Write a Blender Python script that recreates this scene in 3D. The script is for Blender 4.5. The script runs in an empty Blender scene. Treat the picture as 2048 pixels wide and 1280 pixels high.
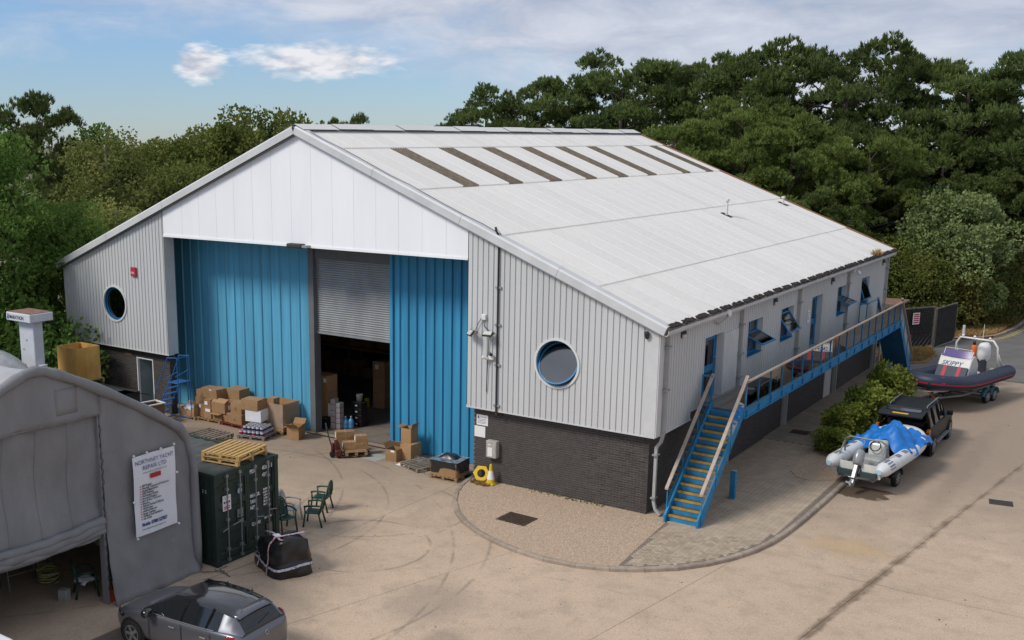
import bpy, bmesh, math, random
import numpy as np
from mathutils import Matrix, Vector

random.seed(7)
PI = math.pi
R = math.radians
scene = bpy.context.scene
COL = scene.collection

# ------------------------------------------------------------------ camera
cam_d = bpy.data.cameras.new('camera')
cam = bpy.data.objects.new('camera', cam_d)
COL.objects.link(cam)
cam.location = (12.257, -29.032, 11.109)
cam.rotation_euler = (R(90) - 0.21044, 0, 0.63353)
cam_d.sensor_width = 36.0
cam_d.lens = 2152.147 * 36.0 / 2048.0
cam_d.shift_x = 208.907 / 2048.0
cam_d.shift_y = 100.49 / 2048.0
cam_d.clip_start = 0.1
cam_d.clip_end = 3000
scene.camera = cam

# ------------------------------------------------------------------ light
SUN_AZ = R(208)      # where the sun stands, clockwise from +Y
SUN_EL = R(44)
sun_d = bpy.data.lights.new('sun', 'SUN')
sun_d.energy = 1.9
sun_d.angle = R(16)
sun_d.color = (1.0, 0.95, 0.88)
sun = bpy.data.objects.new('sun', sun_d)
COL.objects.link(sun)
sd = Vector((math.sin(SUN_AZ) * math.cos(SUN_EL), math.cos(SUN_AZ) * math.cos(SUN_EL), math.sin(SUN_EL)))
sun.rotation_euler = sd.to_track_quat('Z', 'Y').to_euler()
sun.location = (-20, -40, 60)

world = bpy.data.worlds.new('World')
scene.world = world
world.use_nodes = True


def build_world():
    nt = world.node_tree
    nt.nodes.clear()
    N = nt.nodes.new
    L = nt.links.new

    def val(x):
        return x

    def math_(op, a, b=None, c=None, clamp=False):
        n = N('ShaderNodeMath')
        n.operation = op
        n.use_clamp = clamp
        for i, q in enumerate((a, b, c)):
            if q is None:
                continue
            if isinstance(q, (int, float)):
                n.inputs[i].default_value = q
            else:
                L(q, n.inputs[i])
        return n.outputs[0]

    out = N('ShaderNodeOutputWorld')
    bg = N('ShaderNodeBackground')
    bg.inputs['Strength'].default_value = 0.12
    L(bg.outputs[0], out.inputs[0])
    sky = N('ShaderNodeTexSky')
    sky.sky_type = 'NISHITA'
    sky.sun_disc = False
    sky.sun_elevation = SUN_EL
    sky.sun_rotation = SUN_AZ
    sky.altitude = 10
    sky.air_density = 1.0
    sky.dust_density = 0.0
    sky.ozone_density = 3.0
    tc = N('ShaderNodeTexCoord')
    sep = N('ShaderNodeSeparateXYZ')
    L(tc.outputs['Generated'], sep.inputs[0])
    az = math_('ARCTAN2', sep.outputs[0], sep.outputs[1])
    el = math_('ARCSINE', sep.outputs[2])
    # cloud noise on the direction, flattened towards the horizon
    cmb = N('ShaderNodeCombineXYZ')
    L(sep.outputs[0], cmb.inputs[0])
    L(sep.outputs[1], cmb.inputs[1])
    L(math_('MULTIPLY', sep.outputs[2], 3.2), cmb.inputs[2])

    def noise(scale, detail, rough, dist=0.0):
        n = N('ShaderNodeTexNoise')
        n.inputs['Scale'].default_value = scale
        n.inputs['Detail'].default_value = detail
        n.inputs['Roughness'].default_value = rough
        n.inputs['Distortion'].default_value = dist
        L(cmb.outputs[0], n.inputs['Vector'])
        return n.outputs['Fac']

    n_big = noise(3.0, 6, 0.55, 0.3)
    n_mid = noise(11.0, 8, 0.62, 0.4)
    n_fine = noise(80.0, 5, 0.6, 0.3)
    n_puff = noise(30.0, 3, 0.55, 0.2)
    wob = math_('ADD', math_('MULTIPLY', math_('SUBTRACT', n_puff, 0.5), 1.5),
                math_('MULTIPLY', math_('SUBTRACT', n_fine, 0.5), 0.6))

    def blob(a, e, w, h, soft):
        dx = math_('DIVIDE', math_('SUBTRACT', az, a), w)
        dy = math_('DIVIDE', math_('SUBTRACT', el, e), h)
        d = math_('SQRT', math_('ADD', math_('MULTIPLY', dx, dx), math_('MULTIPLY', dy, dy)))
        t = math_('ADD', math_('SUBTRACT', 1.0, d), wob)
        return math_('MULTIPLY', t, 1.0 / soft, clamp=True)

    # two small cumulus clouds low over the trees
    c1 = blob(-0.817, 0.0655, 0.027, 0.017, 0.5)
    c2 = blob(-0.712, 0.069, 0.080, 0.0175, 0.6)
    cum = math_('MAXIMUM', c1, c2)
    # a broad grey and white layer higher up, thicker to the east
    layer = math_('ADD', math_('MULTIPLY', math_('SUBTRACT', el, 0.066), 10.0),
                  math_('MULTIPLY', math_('ADD', az, 0.72), 1.5))
    layer = math_('ADD', layer, math_('MULTIPLY', math_('SUBTRACT', n_big, 0.45), 3.0))
    layer = math_('ADD', layer, math_('MULTIPLY', math_('SUBTRACT', n_mid, 0.5), 1.1))
    layer = math_('MULTIPLY', layer, 1.1, clamp=True)
    layer = math_('MULTIPLY', layer, 0.93)

    ramp = N('ShaderNodeMapRange')
    ramp.inputs['From Min'].default_value = 0.36
    ramp.inputs['From Max'].default_value = 0.66
    L(math_('ADD', math_('MULTIPLY', n_mid, 0.7), math_('MULTIPLY', n_big, 0.3)), ramp.inputs['Value'])
    mixc = N('ShaderNodeMix')
    mixc.data_type = 'RGBA'
    mixc.inputs['A'].default_value = (2.4, 2.7, 3.4, 1)
    mixc.inputs['B'].default_value = (4.1, 4.25, 4.75, 1)
    L(ramp.outputs[0], mixc.inputs['Factor'])
    tint = N('ShaderNodeMix')
    tint.data_type = 'RGBA'
    tint.blend_type = 'MULTIPLY'
    tint.inputs['Factor'].default_value = 1.0
    L(sky.outputs[0], tint.inputs['A'])
    tl = N('ShaderNodeMix')
    tl.data_type = 'RGBA'
    tl.inputs['A'].default_value = SKY_LOW
    tl.inputs['B'].default_value = SKY_HIGH
    L(math_('MULTIPLY', el, 2.6, clamp=True), tl.inputs['Factor'])
    L(tl.outputs['Result'], tint.inputs['B'])
    m1 = N('ShaderNodeMix')
    m1.data_type = 'RGBA'
    L(layer, m1.inputs['Factor'])
    L(tint.outputs['Result'], m1.inputs['A'])
    L(mixc.outputs['Result'], m1.inputs['B'])
    m2 = N('ShaderNodeMix')
    m2.data_type = 'RGBA'
    L(cum, m2.inputs['Factor'])
    L(m1.outputs['Result'], m2.inputs['A'])
    cs = N('ShaderNodeMix')
    cs.data_type = 'RGBA'
    cs.inputs['A'].default_value = (3.0, 3.2, 3.8, 1)
    cs.inputs['B'].default_value = (4.9, 4.95, 5.2, 1)
    r3 = N('ShaderNodeMapRange')
    r3.inputs['From Min'].default_value = 0.38
    r3.inputs['From Max'].default_value = 0.6
    L(n_puff, r3.inputs['Value'])
    L(r3.outputs[0], cs.inputs['Factor'])
    L(cs.outputs['Result'], m2.inputs['B'])
    L(m2.outputs['Result'], bg.inputs['Color'])


SKY_LOW = (0.345, 0.425, 0.60, 1)
SKY_HIGH = (0.85, 0.90, 0.95, 1)
build_world()
world.cycles.sampling_method = 'MANUAL'
world.cycles.sample_map_resolution = 256
scene.view_settings.view_transform = 'Standard'
scene.view_settings.look = 'None'
scene.view_settings.exposure = 0.5
scene.view_settings.gamma = 1.0
scene.cycles.max_bounces = 4
scene.cycles.transparent_max_bounces = 12
scene.cycles.use_denoising = True


# ------------------------------------------------------------------ materials
def srgb(r, g, b):
    def f(c):
        c /= 255.0
        return c / 12.92 if c <= 0.04045 else ((c + 0.055) / 1.055) ** 2.4
    return (f(r), f(g), f(b), 1.0)


MATS = {}


def M(name, col, rough=0.6, metal=0.0, var=0.0, vscale=6.0, col2=None, bump=0.0, bscale=40.0, rnd=0.0,
      spec=0.4, alpha=None, trans=0.0, coat=0.0, detail=6.0, space='Object', stretch=None, lo=0.35, hi=0.65):
    """A procedural material: base colour varied by noise, per-object randomness, bump relief."""
    m = bpy.data.materials.new(name)
    m.use_nodes = True
    nt = m.node_tree
    b = nt.nodes['Principled BSDF']
    N, L = nt.nodes.new, nt.links.new
    if len(col) == 3:
        col = (*col, 1)
    b.inputs['Base Color'].default_value = col
    b.inputs['Roughness'].default_value = rough
    b.inputs['Metallic'].default_value = metal
    b.inputs['Specular IOR Level'].default_value = spec
    b.inputs['Coat Weight'].default_value = coat
    b.inputs['Transmission Weight'].default_value = trans
    tc = N('ShaderNodeTexCoord')
    if space == 'World':
        g = N('ShaderNodeNewGeometry')
        vec = g.outputs['Position']
    else:
        vec = tc.outputs[space]
    if stretch:
        mp = N('ShaderNodeMapping')
        mp.inputs['Scale'].default_value = stretch
        L(vec, mp.inputs['Vector'])
        vec = mp.outputs[0]
    last = None
    if var > 0 or col2:
        n = N('ShaderNodeTexNoise')
        n.inputs['Scale'].default_value = vscale
        n.inputs['Detail'].default_value = detail
        n.inputs['Roughness'].default_value = 0.6
        L(vec, n.inputs['Vector'])
        mr = N('ShaderNodeMapRange')
        mr.inputs['From Min'].default_value = lo
        mr.inputs['From Max'].default_value = hi
        L(n.outputs['Fac'], mr.inputs['Value'])
        mx = N('ShaderNodeMix')
        mx.data_type = 'RGBA'
        if col2 is None:
            col2 = tuple(c * (1 - var) for c in col[:3])
        mx.inputs['A'].default_value = col
        mx.inputs['B'].default_value = (*col2[:3], 1)
        L(mr.outputs[0], mx.inputs['Factor'])
        last = mx.outputs['Result']
    if rnd > 0:
        oi = N('ShaderNodeObjectInfo')
        mr = N('ShaderNodeMapRange')
        mr.inputs['To Min'].default_value = 1 - rnd
        mr.inputs['To Max'].default_value = 1 + rnd
        L(oi.outputs['Random'], mr.inputs['Value'])
        hs = N('ShaderNodeHueSaturation')
        L(mr.outputs[0], hs.inputs['Value'])
        if last is None:
            hs.inputs['Color'].default_value = col
        else:
            L(last, hs.inputs['Color'])
        last = hs.outputs[0]
    if last is not None:
        L(last, b.inputs['Base Color'])
    if bump > 0:
        n = N('ShaderNodeTexNoise')
        n.inputs['Scale'].default_value = bscale
        n.inputs['Detail'].default_value = 5
        L(vec, n.inputs['Vector'])
        bp = N('ShaderNodeBump')
        bp.inputs['Strength'].default_value = bump
        bp.inputs['Distance'].default_value = 0.02
        L(n.outputs['Fac'], bp.inputs['Height'])
        L(bp.outputs[0], b.inputs['Normal'])
    if alpha is not None:
        b.inputs['Alpha'].default_value = alpha
    MATS[name] = m
    return m


def glass_mat(name, col=(0.75, 0.85, 0.88), clear=0.72, rough=0.03):
    """Thin glass: mostly see-through with a mirror sheen (no refraction, so thin panes stay clear)."""
    m = bpy.data.materials.new(name)
    m.use_nodes = True
    nt = m.node_tree
    nt.nodes.clear()
    N, L = nt.nodes.new, nt.links.new
    o = N('ShaderNodeOutputMaterial')
    t = N('ShaderNodeBsdfTransparent')
    t.inputs[0].default_value = (*col, 1)
    g = N('ShaderNodeBsdfGlossy')
    g.inputs['Roughness'].default_value = rough
    fr = N('ShaderNodeFresnel')
    fr.inputs[0].default_value = 1.5
    mr = N('ShaderNodeMapRange')
    mr.inputs['To Min'].default_value = (1 - clear) * 0.5
    mr.inputs['To Max'].default_value = 1.0
    L(fr.outputs[0], mr.inputs['Value'])
    mx = N('ShaderNodeMixShader')
    L(mr.outputs[0], mx.inputs[0])
    L(t.outputs[0], mx.inputs[1])
    L(g.outputs[0], mx.inputs[2])
    L(mx.outputs[0], o.inputs[0])
    MATS[name] = m
    return m


# ------------------------------------------------------------------ mesh helpers
def I4():
    return Matrix.Identity(4)


def T(x, y, z):
    return Matrix.Translation((x, y, z))


def RZ(a):
    return Matrix.Rotation(a, 4, 'Z')


def RX(a):
    return Matrix.Rotation(a, 4, 'X')


def RY(a):
    return Matrix.Rotation(a, 4, 'Y')


def frame(o, right, up):
    r = Vector(right).normalized()
    u = Vector(up).normalized()
    n = r.cross(u)
    m = Matrix((r, u, n)).transposed().to_4x4()
    m.translation = Vector(o)
    return m


class MB:
    def __init__(s):
        s.v, s.f, s.mi = [], [], []

    def add(s, vs, fs, mi=0, mat=None):
        b = len(s.v)
        if mat is not None:
            vs = [tuple(mat @ Vector(p)) for p in vs]
        s.v += [tuple(p) for p in vs]
        s.f += [tuple(i + b for i in f) for f in fs]
        s.mi += [mi] * len(fs)
        return s

    def box(s, x0, x1, y0, y1, z0, z1, mi=0, mat=None):
        vs = [(x, y, z) for z in (z0, z1) for y in (y0, y1) for x in (x0, x1)]
        fs = [(0, 2, 3, 1), (4, 5, 7, 6), (0, 1, 5, 4), (2, 6, 7, 3), (0, 4, 6, 2), (1, 3, 7, 5)]
        return s.add(vs, fs, mi, mat)

    def cbox(s, cx, cy, cz, sx, sy, sz, mi=0, mat=None):
        return s.box(cx - sx / 2, cx + sx / 2, cy - sy / 2, cy + sy / 2, cz - sz / 2, cz + sz / 2, mi, mat)

    def bbox(s, x0, x1, y0, y1, z0, z1, b=0.02, mi=0, mat=None):
        """box with chamfered vertical and top edges"""
        p = [(x0 + b, y0), (x1 - b, y0), (x1, y0 + b), (x1, y1 - b), (x1 - b, y1), (x0 + b, y1), (x0, y1 - b), (x0, y0 + b)]
        cx, cy = (x0 + x1) / 2, (y0 + y1) / 2
        kx, ky = 1 - 2 * b / (x1 - x0), 1 - 2 * b / (y1 - y0)
        vs = [(x, y, z0) for x, y in p] + [(x, y, z1 - b) for x, y in p] + \
             [(cx + (x - cx) * kx, cy + (y - cy) * ky, z1) for x, y in p]
        fs = [tuple(range(7, -1, -1)), tuple(range(16, 24))]
        for k in (0, 8):
            for i in range(8):
                j = (i + 1) % 8
                fs.append((k + i, k + j, k + 8 + j, k + 8 + i))
        return s.add(vs, fs, mi, mat)

    def prism(s, poly, h, mat, mi=0):
        """poly in the XY plane of mat, extruded along its +Z by h (poly counter-clockwise)"""
        n = len(poly)
        vs = [(x, y, 0) for x, y in poly] + [(x, y, h) for x, y in poly]
        fs = [tuple(range(n - 1, -1, -1)), tuple(range(n, 2 * n))]
        for i in range(n):
            j = (i + 1) % n
            fs.append((i, j, n + j, n + i))
        return s.add(vs, fs, mi, mat)

    def tube(s, pts, r, n=8, mi=0, caps=True, closed=False, mat=None, up=None):
        pts = [Vector(p) for p in pts]
        m = len(pts)
        rr = r if isinstance(r, (list, tuple)) else [r] * m
        vs, fs = [], []
        a = None
        for i, p in enumerate(pts):
            if closed:
                t = pts[(i + 1) % m] - pts[i - 1]
            elif i == 0:
                t = pts[1] - pts[0]
            elif i == m - 1:
                t = pts[-1] - pts[-2]
            else:
                t = (pts[i + 1] - p).normalized() + (p - pts[i - 1]).normalized()
            t.normalize()
            if a is None:
                a = Vector(up) if up else (Vector((0, 0, 1)) if abs(t.z) < 0.9 else Vector((1, 0, 0)))
            a = (a - t * a.dot(t))
            if a.length < 1e-5:
                a = t.orthogonal()
            a.normalize()
            b = t.cross(a)
            off = PI / n if n == 4 else 0
            for k in range(n):
                w = 2 * PI * k / n + off
                vs.append(p + (a * math.cos(w) + b * math.sin(w)) * rr[i])
        seg = m if closed else m - 1
        for i in range(seg):
            for k in range(n):
                k2 = (k + 1) % n
                i2 = (i + 1) % m
                fs.append((i * n + k, i * n + k2, i2 * n + k2, i2 * n + k))
        if caps and not closed:
            fs.append(tuple(range(n - 1, -1, -1)))
            fs.append(tuple((m - 1) * n + k for k in range(n)))
        return s.add(vs, fs, mi, mat)

    def lathe(s, prof, n=16, mi=0, mat=None, cap=True):
        vs, fs = [], []
        for r, z in prof:
            for k in range(n):
                w = 2 * PI * k / n
                vs.append((r * math.cos(w), r * math.sin(w), z))
        m = len(prof)
        for i in range(m - 1):
            for k in range(n):
                k2 = (k + 1) % n
                fs.append((i * n + k, i * n + k2, (i + 1) * n + k2, (i + 1) * n + k))
        if cap:
            fs.append(tuple(range(n - 1, -1, -1)))
            fs.append(tuple((m - 1) * n + k for k in range(n)))
        return s.add(vs, fs, mi, mat)

    def grid(s, fn, nu, nv, mi=0, mat=None, wrap=False):
        vs = [fn(i / nu, j / nv) for j in range(nv + 1) for i in range(nu + (0 if wrap else 1))]
        w = nu if wrap else nu + 1
        fs = []
        for j in range(nv):
            for i in range(nu):
                i2 = (i + 1) % w
                fs.append((j * w + i, j * w + i2, (j + 1) * w + i2, (j + 1) * w + i))
        return s.add(vs, fs, mi, mat)

    def mesh(s, name, mats, smooth=False):
        me = bpy.data.meshes.new(name)
        me.from_pydata(s.v, [], s.f)
        ml = mats if isinstance(mats, (list, tuple)) else [mats]
        for m in ml:
            me.materials.append(MATS[m] if isinstance(m, str) else m)
        if len(ml) > 1:
            me.polygons.foreach_set('material_index', s.mi)
        if smooth:
            me.polygons.foreach_set('use_smooth', [True] * len(s.f))
        me.update()
        return me

    def build(s, name, mats, parent=None, smooth=False, loc=None):
        return obj(name, s.mesh(name, mats, smooth), parent, loc)


def obj(name, me, parent=None, loc=None, rz=0.0):
    o = bpy.data.objects.new(name, me)
    COL.objects.link(o)
    if parent is not None:
        o.parent = parent
    if loc is not None:
        o.location = loc
    if rz:
        o.rotation_euler = (0, 0, rz)
    return o


def tag(o, label=None, cat=None, group=None, kind=None):
    if label:
        o['label'] = label
    if cat:
        o['category'] = cat
    if group:
        o['group'] = group
    if kind:
        o['kind'] = kind
    return o


def thing(name, label, cat, loc=(0, 0, 0), rz=0.0, group=None):
    o = obj(name, None, None, loc, rz)
    o.empty_display_size = 0.3
    return tag(o, label, cat, group)


def copy_tree(o, parent=None):
    c = o.copy()
    COL.objects.link(c)
    c.parent = parent
    for ch in o.children:
        copy_tree(ch, c)
    return c


def smooth_angle(o, ang=40):
    """shade smooth but keep edges sharper than ang"""
    me = o.data
    bm = bmesh.new()
    bm.from_mesh(me)
    bmesh.ops.remove_doubles(bm, verts=bm.verts, dist=1e-5)
    for f in bm.faces:
        f.smooth = True
    for e in bm.edges:
        e.smooth = len(e.link_faces) == 2 and e.calc_face_angle(0) < R(ang)
    bm.to_mesh(me)
    bm.free()
    return o


def subsurf(o, lv=1):
    m = o.modifiers.new('subdivision', 'SUBSURF')
    m.levels = lv
    m.render_levels = lv
    for p in o.data.polygons:
        p.use_smooth = True
    return o


def bevel(o, w=0.01, seg=1):
    m = o.modifiers.new('bevel', 'BEVEL')
    m.width = w
    m.segments = seg
    m.limit_method = 'ANGLE'
    return o


_tc = []


def text_part(body, size, mat, frm, parent, name='lettering', align='LEFT', sx=1.0, extrude=0.0, bold=0.0, shear=0.0):
    """flat print: the words as a thin mesh laid on the surface given by frame frm"""
    cu = bpy.data.curves.new('lettering', 'FONT')
    cu.body = body
    cu.size = size
    cu.align_x = align
    cu.extrude = extrude
    cu.offset = bold
    cu.shear = shear
    cu.resolution_u = 2
    to = bpy.data.objects.new('lettering_source', cu)
    COL.objects.link(to)
    dg = bpy.context.evaluated_depsgraph_get()
    me = bpy.data.meshes.new_from_object(to.evaluated_get(dg))
    bpy.data.objects.remove(to)
    bpy.data.curves.remove(cu)
    me.transform(frm @ Matrix.Diagonal((sx, 1, 1, 1)))
    me.materials.clear()
    me.materials.append(MATS[mat])
    return obj(name, me, parent)


def mesh_np(name, v, f, mat, smooth=False):
    """mesh from numpy arrays; f is (n,3) or (n,4)"""
    me = bpy.data.meshes.new(name)
    v = np.asarray(v, np.float32)
    f = np.asarray(f, np.int32)
    n, k = f.shape
    me.vertices.add(len(v))
    me.vertices.foreach_set('co', v.ravel())
    me.loops.add(n * k)
    me.loops.foreach_set('vertex_index', f.ravel())
    me.polygons.add(n)
    me.polygons.foreach_set('loop_start', np.arange(0, n * k, k, dtype=np.int32))
    me.polygons.foreach_set('loop_total', np.full(n, k, np.int32))
    me.materials.append(MATS[mat] if isinstance(mat, str) else mat)
    me.update(calc_edges=True)
    if smooth:
        me.polygons.foreach_set('use_smooth', [True] * n)
    return me
# ================================================================== palette
M('ground_far', srgb(112, 108, 84), 0.95, var=0.4, vscale=0.05, space='World')
M('asphalt', (0.165, 0.158, 0.15), 0.9, var=0.25, vscale=0.7, space='World', bump=0.35, bscale=60)
M('joint_dark', (0.19, 0.155, 0.12), 0.95, var=0.3, vscale=3, space='World')
M('kerb_stone', (0.37, 0.30, 0.235), 0.9, var=0.3, vscale=5, rnd=0.12, bump=0.3, bscale=50, space='World')
M('paver_sand', (0.21, 0.175, 0.14), 0.95, var=0.3, vscale=4, space='World')
M('paver', (0.42, 0.34, 0.25), 0.9, var=0.3, vscale=2.2, col2=(0.34, 0.272, 0.202), rnd=0.16, bump=0.25, bscale=90, space='World')
M('gravel', (0.54, 0.405, 0.285), 0.95, var=0.4, vscale=14, col2=(0.34, 0.25, 0.18), bump=1.0, bscale=70, space='World', detail=10)
M('pebble', (0.62, 0.48, 0.36), 0.85, var=0.5, vscale=25, col2=(0.28, 0.20, 0.145), space='World', detail=2)
M('dry_grass', srgb(150, 122, 78), 0.95, var=0.5, vscale=1.2, col2=srgb(105, 78, 48), bump=0.8, bscale=20, space='World')
M('bark_litter', srgb(135, 92, 58), 0.95, var=0.5, vscale=2.0, col2=srgb(85, 58, 38), bump=0.8, bscale=14, space='World')
M('iron', (0.085, 0.055, 0.04), 0.75, metal=0.3, var=0.4, vscale=9, bump=0.3, bscale=60)
M('drain_grey', (0.07, 0.065, 0.06), 0.7, metal=0.4, var=0.3, vscale=9)
M('yellow_line', (0.55, 0.42, 0.10), 0.8, var=0.5, vscale=5, col2=(0.30, 0.24, 0.12), space='World')


def concrete_mat():
    """buff brushed concrete: mottling, aggregate, tyre arcs and old spills"""
    m = M('concrete', (0.40, 0.30, 0.213), 0.88, spec=0.25)
    nt = m.node_tree
    N, L = nt.nodes.new, nt.links.new
    b = nt.nodes['Principled BSDF']
    g = N('ShaderNodeNewGeometry')
    pos = g.outputs['Position']

    cache = {}

    def noise(s, d=6, r=0.6, st=None):
        s = {0.8: 0.9, 1.6: 1.7, 2.2: 1.7, 0.5: 0.9, 30: 75}.get(s, s)
        d = {0.22: 4, 0.9: 4, 1.7: 6, 75: 2}.get(s, 3)
        if s in cache:
            return cache[s]
        n = N('ShaderNodeTexNoise')
        n.inputs['Scale'].default_value = s
        n.inputs['Detail'].default_value = d
        n.inputs['Roughness'].default_value = r
        if st:
            mp = N('ShaderNodeMapping')
            mp.inputs['Scale'].default_value = st
            L(pos, mp.inputs['Vector'])
            L(mp.outputs[0], n.inputs['Vector'])
        else:
            L(pos, n.inputs['Vector'])
        cache[s] = n.outputs['Fac']
        return n.outputs['Fac']

    def mr(x, a, c, t0=0.0, t1=1.0):
        n = N('ShaderNodeMapRange')
        n.inputs['From Min'].default_value = a
        n.inputs['From Max'].default_value = c
        n.inputs['To Min'].default_value = t0
        n.inputs['To Max'].default_value = t1
        L(x, n.inputs['Value'])
        return n.outputs[0]

    def mixc(f, a, c):
        n = N('ShaderNodeMix')
        n.data_type = 'RGBA'
        L(f, n.inputs['Factor'])
        for k, q in (('A', a), ('B', c)):
            if isinstance(q, tuple):
                n.inputs[k].default_value = (*q, 1)
            else:
                L(q, n.inputs[k])
        return n.outputs['Result']

    def mul(a, c):
        n = N('ShaderNodeMath')
        n.operation = 'MULTIPLY'
        n.use_clamp = True
        for i, q in enumerate((a, c)):
            if isinstance(q, (int, float)):
                n.inputs[i].default_value = q
            else:
                L(q, n.inputs[i])
        return n.outputs[0]

    c = mixc(mr(noise(0.22), 0.38, 0.64), (0.61, 0.463, 0.335), (0.53, 0.40, 0.288))
    c = mixc(mr(noise(1.7, 8), 0.48, 0.74, 0, 0.6), c, (0.36, 0.285, 0.215))
    c = mixc(mr(noise(75, 3), 0.45, 0.7, 0, 0.9), c, (0.26, 0.20, 0.148))
    c = mixc(mr(noise(30, 3, 0.5), 0.42, 0.28, 0, 0.5), c, (0.62, 0.51, 0.40))
    # the trafficked lane by the shed doors is greyer and dirtier
    sx = N('ShaderNodeSeparateXYZ')
    L(pos, sx.inputs[0])

    def m2(op, a, c2):
        n = N('ShaderNodeMath')
        n.operation = op
        for i, q in enumerate((a, c2)):
            if isinstance(q, (int, float)):
                n.inputs[i].default_value = q
            else:
                L(q, n.inputs[i])
        return n.outputs[0]

    lane = m2('ADD', m2('MULTIPLY', sx.outputs[1], 1.0), m2('MULTIPLY', sx.outputs[0], -0.55))
    lane = m2('ADD', lane, m2('MULTIPLY', noise(0.5), 7.0))
    c = mixc(mr(lane, 0.5, 11.0, 0, 0.85), c, (0.285, 0.225, 0.17))

    def dist(cx, cy):
        n = N('ShaderNodeVectorMath')
        n.operation = 'DISTANCE'
        L(pos, n.inputs[0])
        n.inputs[1].default_value = (cx, cy, -0.1)
        return n.outputs['Value']

    def ring(cx, cy, r, w, k, a0=None):
        n = N('ShaderNodeMath')
        n.operation = 'COMPARE'
        d = dist(cx, cy)
        e = m2('ABSOLUTE', m2('SUBTRACT', d, r), 0)
        f = mr(e, w, w * 0.35, 0, k)
        f = mul(f, mr(noise(0.8, 4), 0.42, 0.58))
        return f

    for cx, cy, r, w, k in ((-7.2, -3.9, 2.6, 0.06, .4), (-8.9, -2.6, 4.4, 0.055, .4), (-5.9, -6.6, 2.0, 0.06, .4),
                            (-12.5, -7.0, 6.3, 0.06, .35), (-11.0, -9.0, 9.3, 0.06, .35),
                            (1.5, -13.5, 8.2, 0.08, .15), (-17, -9, 9.6, .06, .35), (-14, -12, 12.4, .06, .35)):
        c = mixc(ring(cx, cy, r, w, k), c, (0.085, 0.07, 0.058))

    def blot(cx, cy, rx, ry, k, col, soft=0.5, ns=2.2, amp=0.9):
        mp = N('ShaderNodeMapping')
        mp.vector_type = 'TEXTURE'
        mp.inputs['Location'].default_value = (cx, cy, -0.1)
        mp.inputs['Scale'].default_value = (rx, ry, 1)
        L(pos, mp.inputs['Vector'])
        ln = N('ShaderNodeVectorMath')
        ln.operation = 'LENGTH'
        L(mp.outputs[0], ln.inputs[0])
        d = m2('ADD', ln.outputs['Value'], m2('MULTIPLY', m2('SUBTRACT', noise(ns, 5), 0.5), amp * 2))
        return mixc(mr(d, 1.0, 1.0 - soft, 0, k), c, col)

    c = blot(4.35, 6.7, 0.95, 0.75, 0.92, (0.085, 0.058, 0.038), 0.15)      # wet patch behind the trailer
    c = blot(-2.0, -8.6, 1.3, 1.6, 0.35, (0.17, 0.15, 0.13))
    c = blot(-5.2, -11.0, 1.8, 1.2, 0.4, (0.16, 0.14, 0.12))
    c = blot(-0.6, -10.2, 0.6, 0.9, 0.4, (0.15, 0.13, 0.11))
    c = blot(5.3, 1.3, 1.3, 1.0, 0.45, (0.44, 0.30, 0.14))                 # rusty bloom by the kerb
    c = blot(6.6, 11.5, 0.5, 8.5, 0.3, (0.18, 0.14, 0.105), 0.6)
    # run-off line along the joint
    for x0, y0, x1, y1, w, k in ((5.99, -5.29, 7.21, 5.51, 0.17, .8), (7.21, 5.51, 8.22, 13.24, 0.14, .6), (5.6, -0.9, 11.0, -0.95, .05, .4)):
        dx, dy = x1 - x0, y1 - y0
        ln = math.hypot(dx, dy)
        e = m2('ADD', m2('MULTIPLY', sx.outputs[0], -dy / ln), m2('MULTIPLY', sx.outputs[1], dx / ln))
        e = m2('SUBTRACT', e, (-x0 * dy + y0 * dx) / ln)
        along = m2('ADD', m2('MULTIPLY', sx.outputs[0], dx / ln), m2('MULTIPLY', sx.outputs[1], dy / ln))
        along = m2('SUBTRACT', along, (x0 * dx + y0 * dy) / ln)
        e = m2('ADD', e, m2('MULTIPLY', m2('SUBTRACT', noise(1.6, 4), 0.5), 0.35))
        f = mr(m2('ABSOLUTE', e, 0), w, w * 0.4, 0, k)
        f = mul(f, mr(along, -0.2, 0.3))
        f = mul(f, mr(along, ln + 0.2, ln - 0.3))
        f = mul(f, mr(noise(0.9, 5), 0.40, 0.56, 0.25, 1.0))
        c = mixc(f, c, (0.16, 0.115, 0.075))
    L(c, b.inputs['Base Color'])
    bp = N('ShaderNodeBump')
    bp.inputs['Strength'].default_value = 0.6
    bp.inputs['Distance'].default_value = 0.012
    L(noise(75, 4), bp.inputs['Height'])
    L(bp.outputs[0], b.inputs['Normal'])


concrete_mat()
ZY = -0.1

# ================================================================== ground
g = MB()
g.add([(-1500, -1500, ZY - 0.03), (1500, -1500, ZY - 0.03), (1500, 1500, ZY - 0.03), (-1500, 1500, ZY - 0.03)], [(0, 1, 2, 3)])
tag(g.build('ground', 'ground_far'), kind='structure')
g = MB()
g.add([(-34, -40, ZY - 0.016), (30, -40, ZY - 0.016), (30, 28.2, ZY - 0.016), (-34, 28.2, ZY - 0.016)], [(0, 1, 2, 3)])
yard = tag(g.build('yard', 'joint_dark'), kind='structure')


def lerp(a, b, t):
    return a + (b - a) * t


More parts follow.
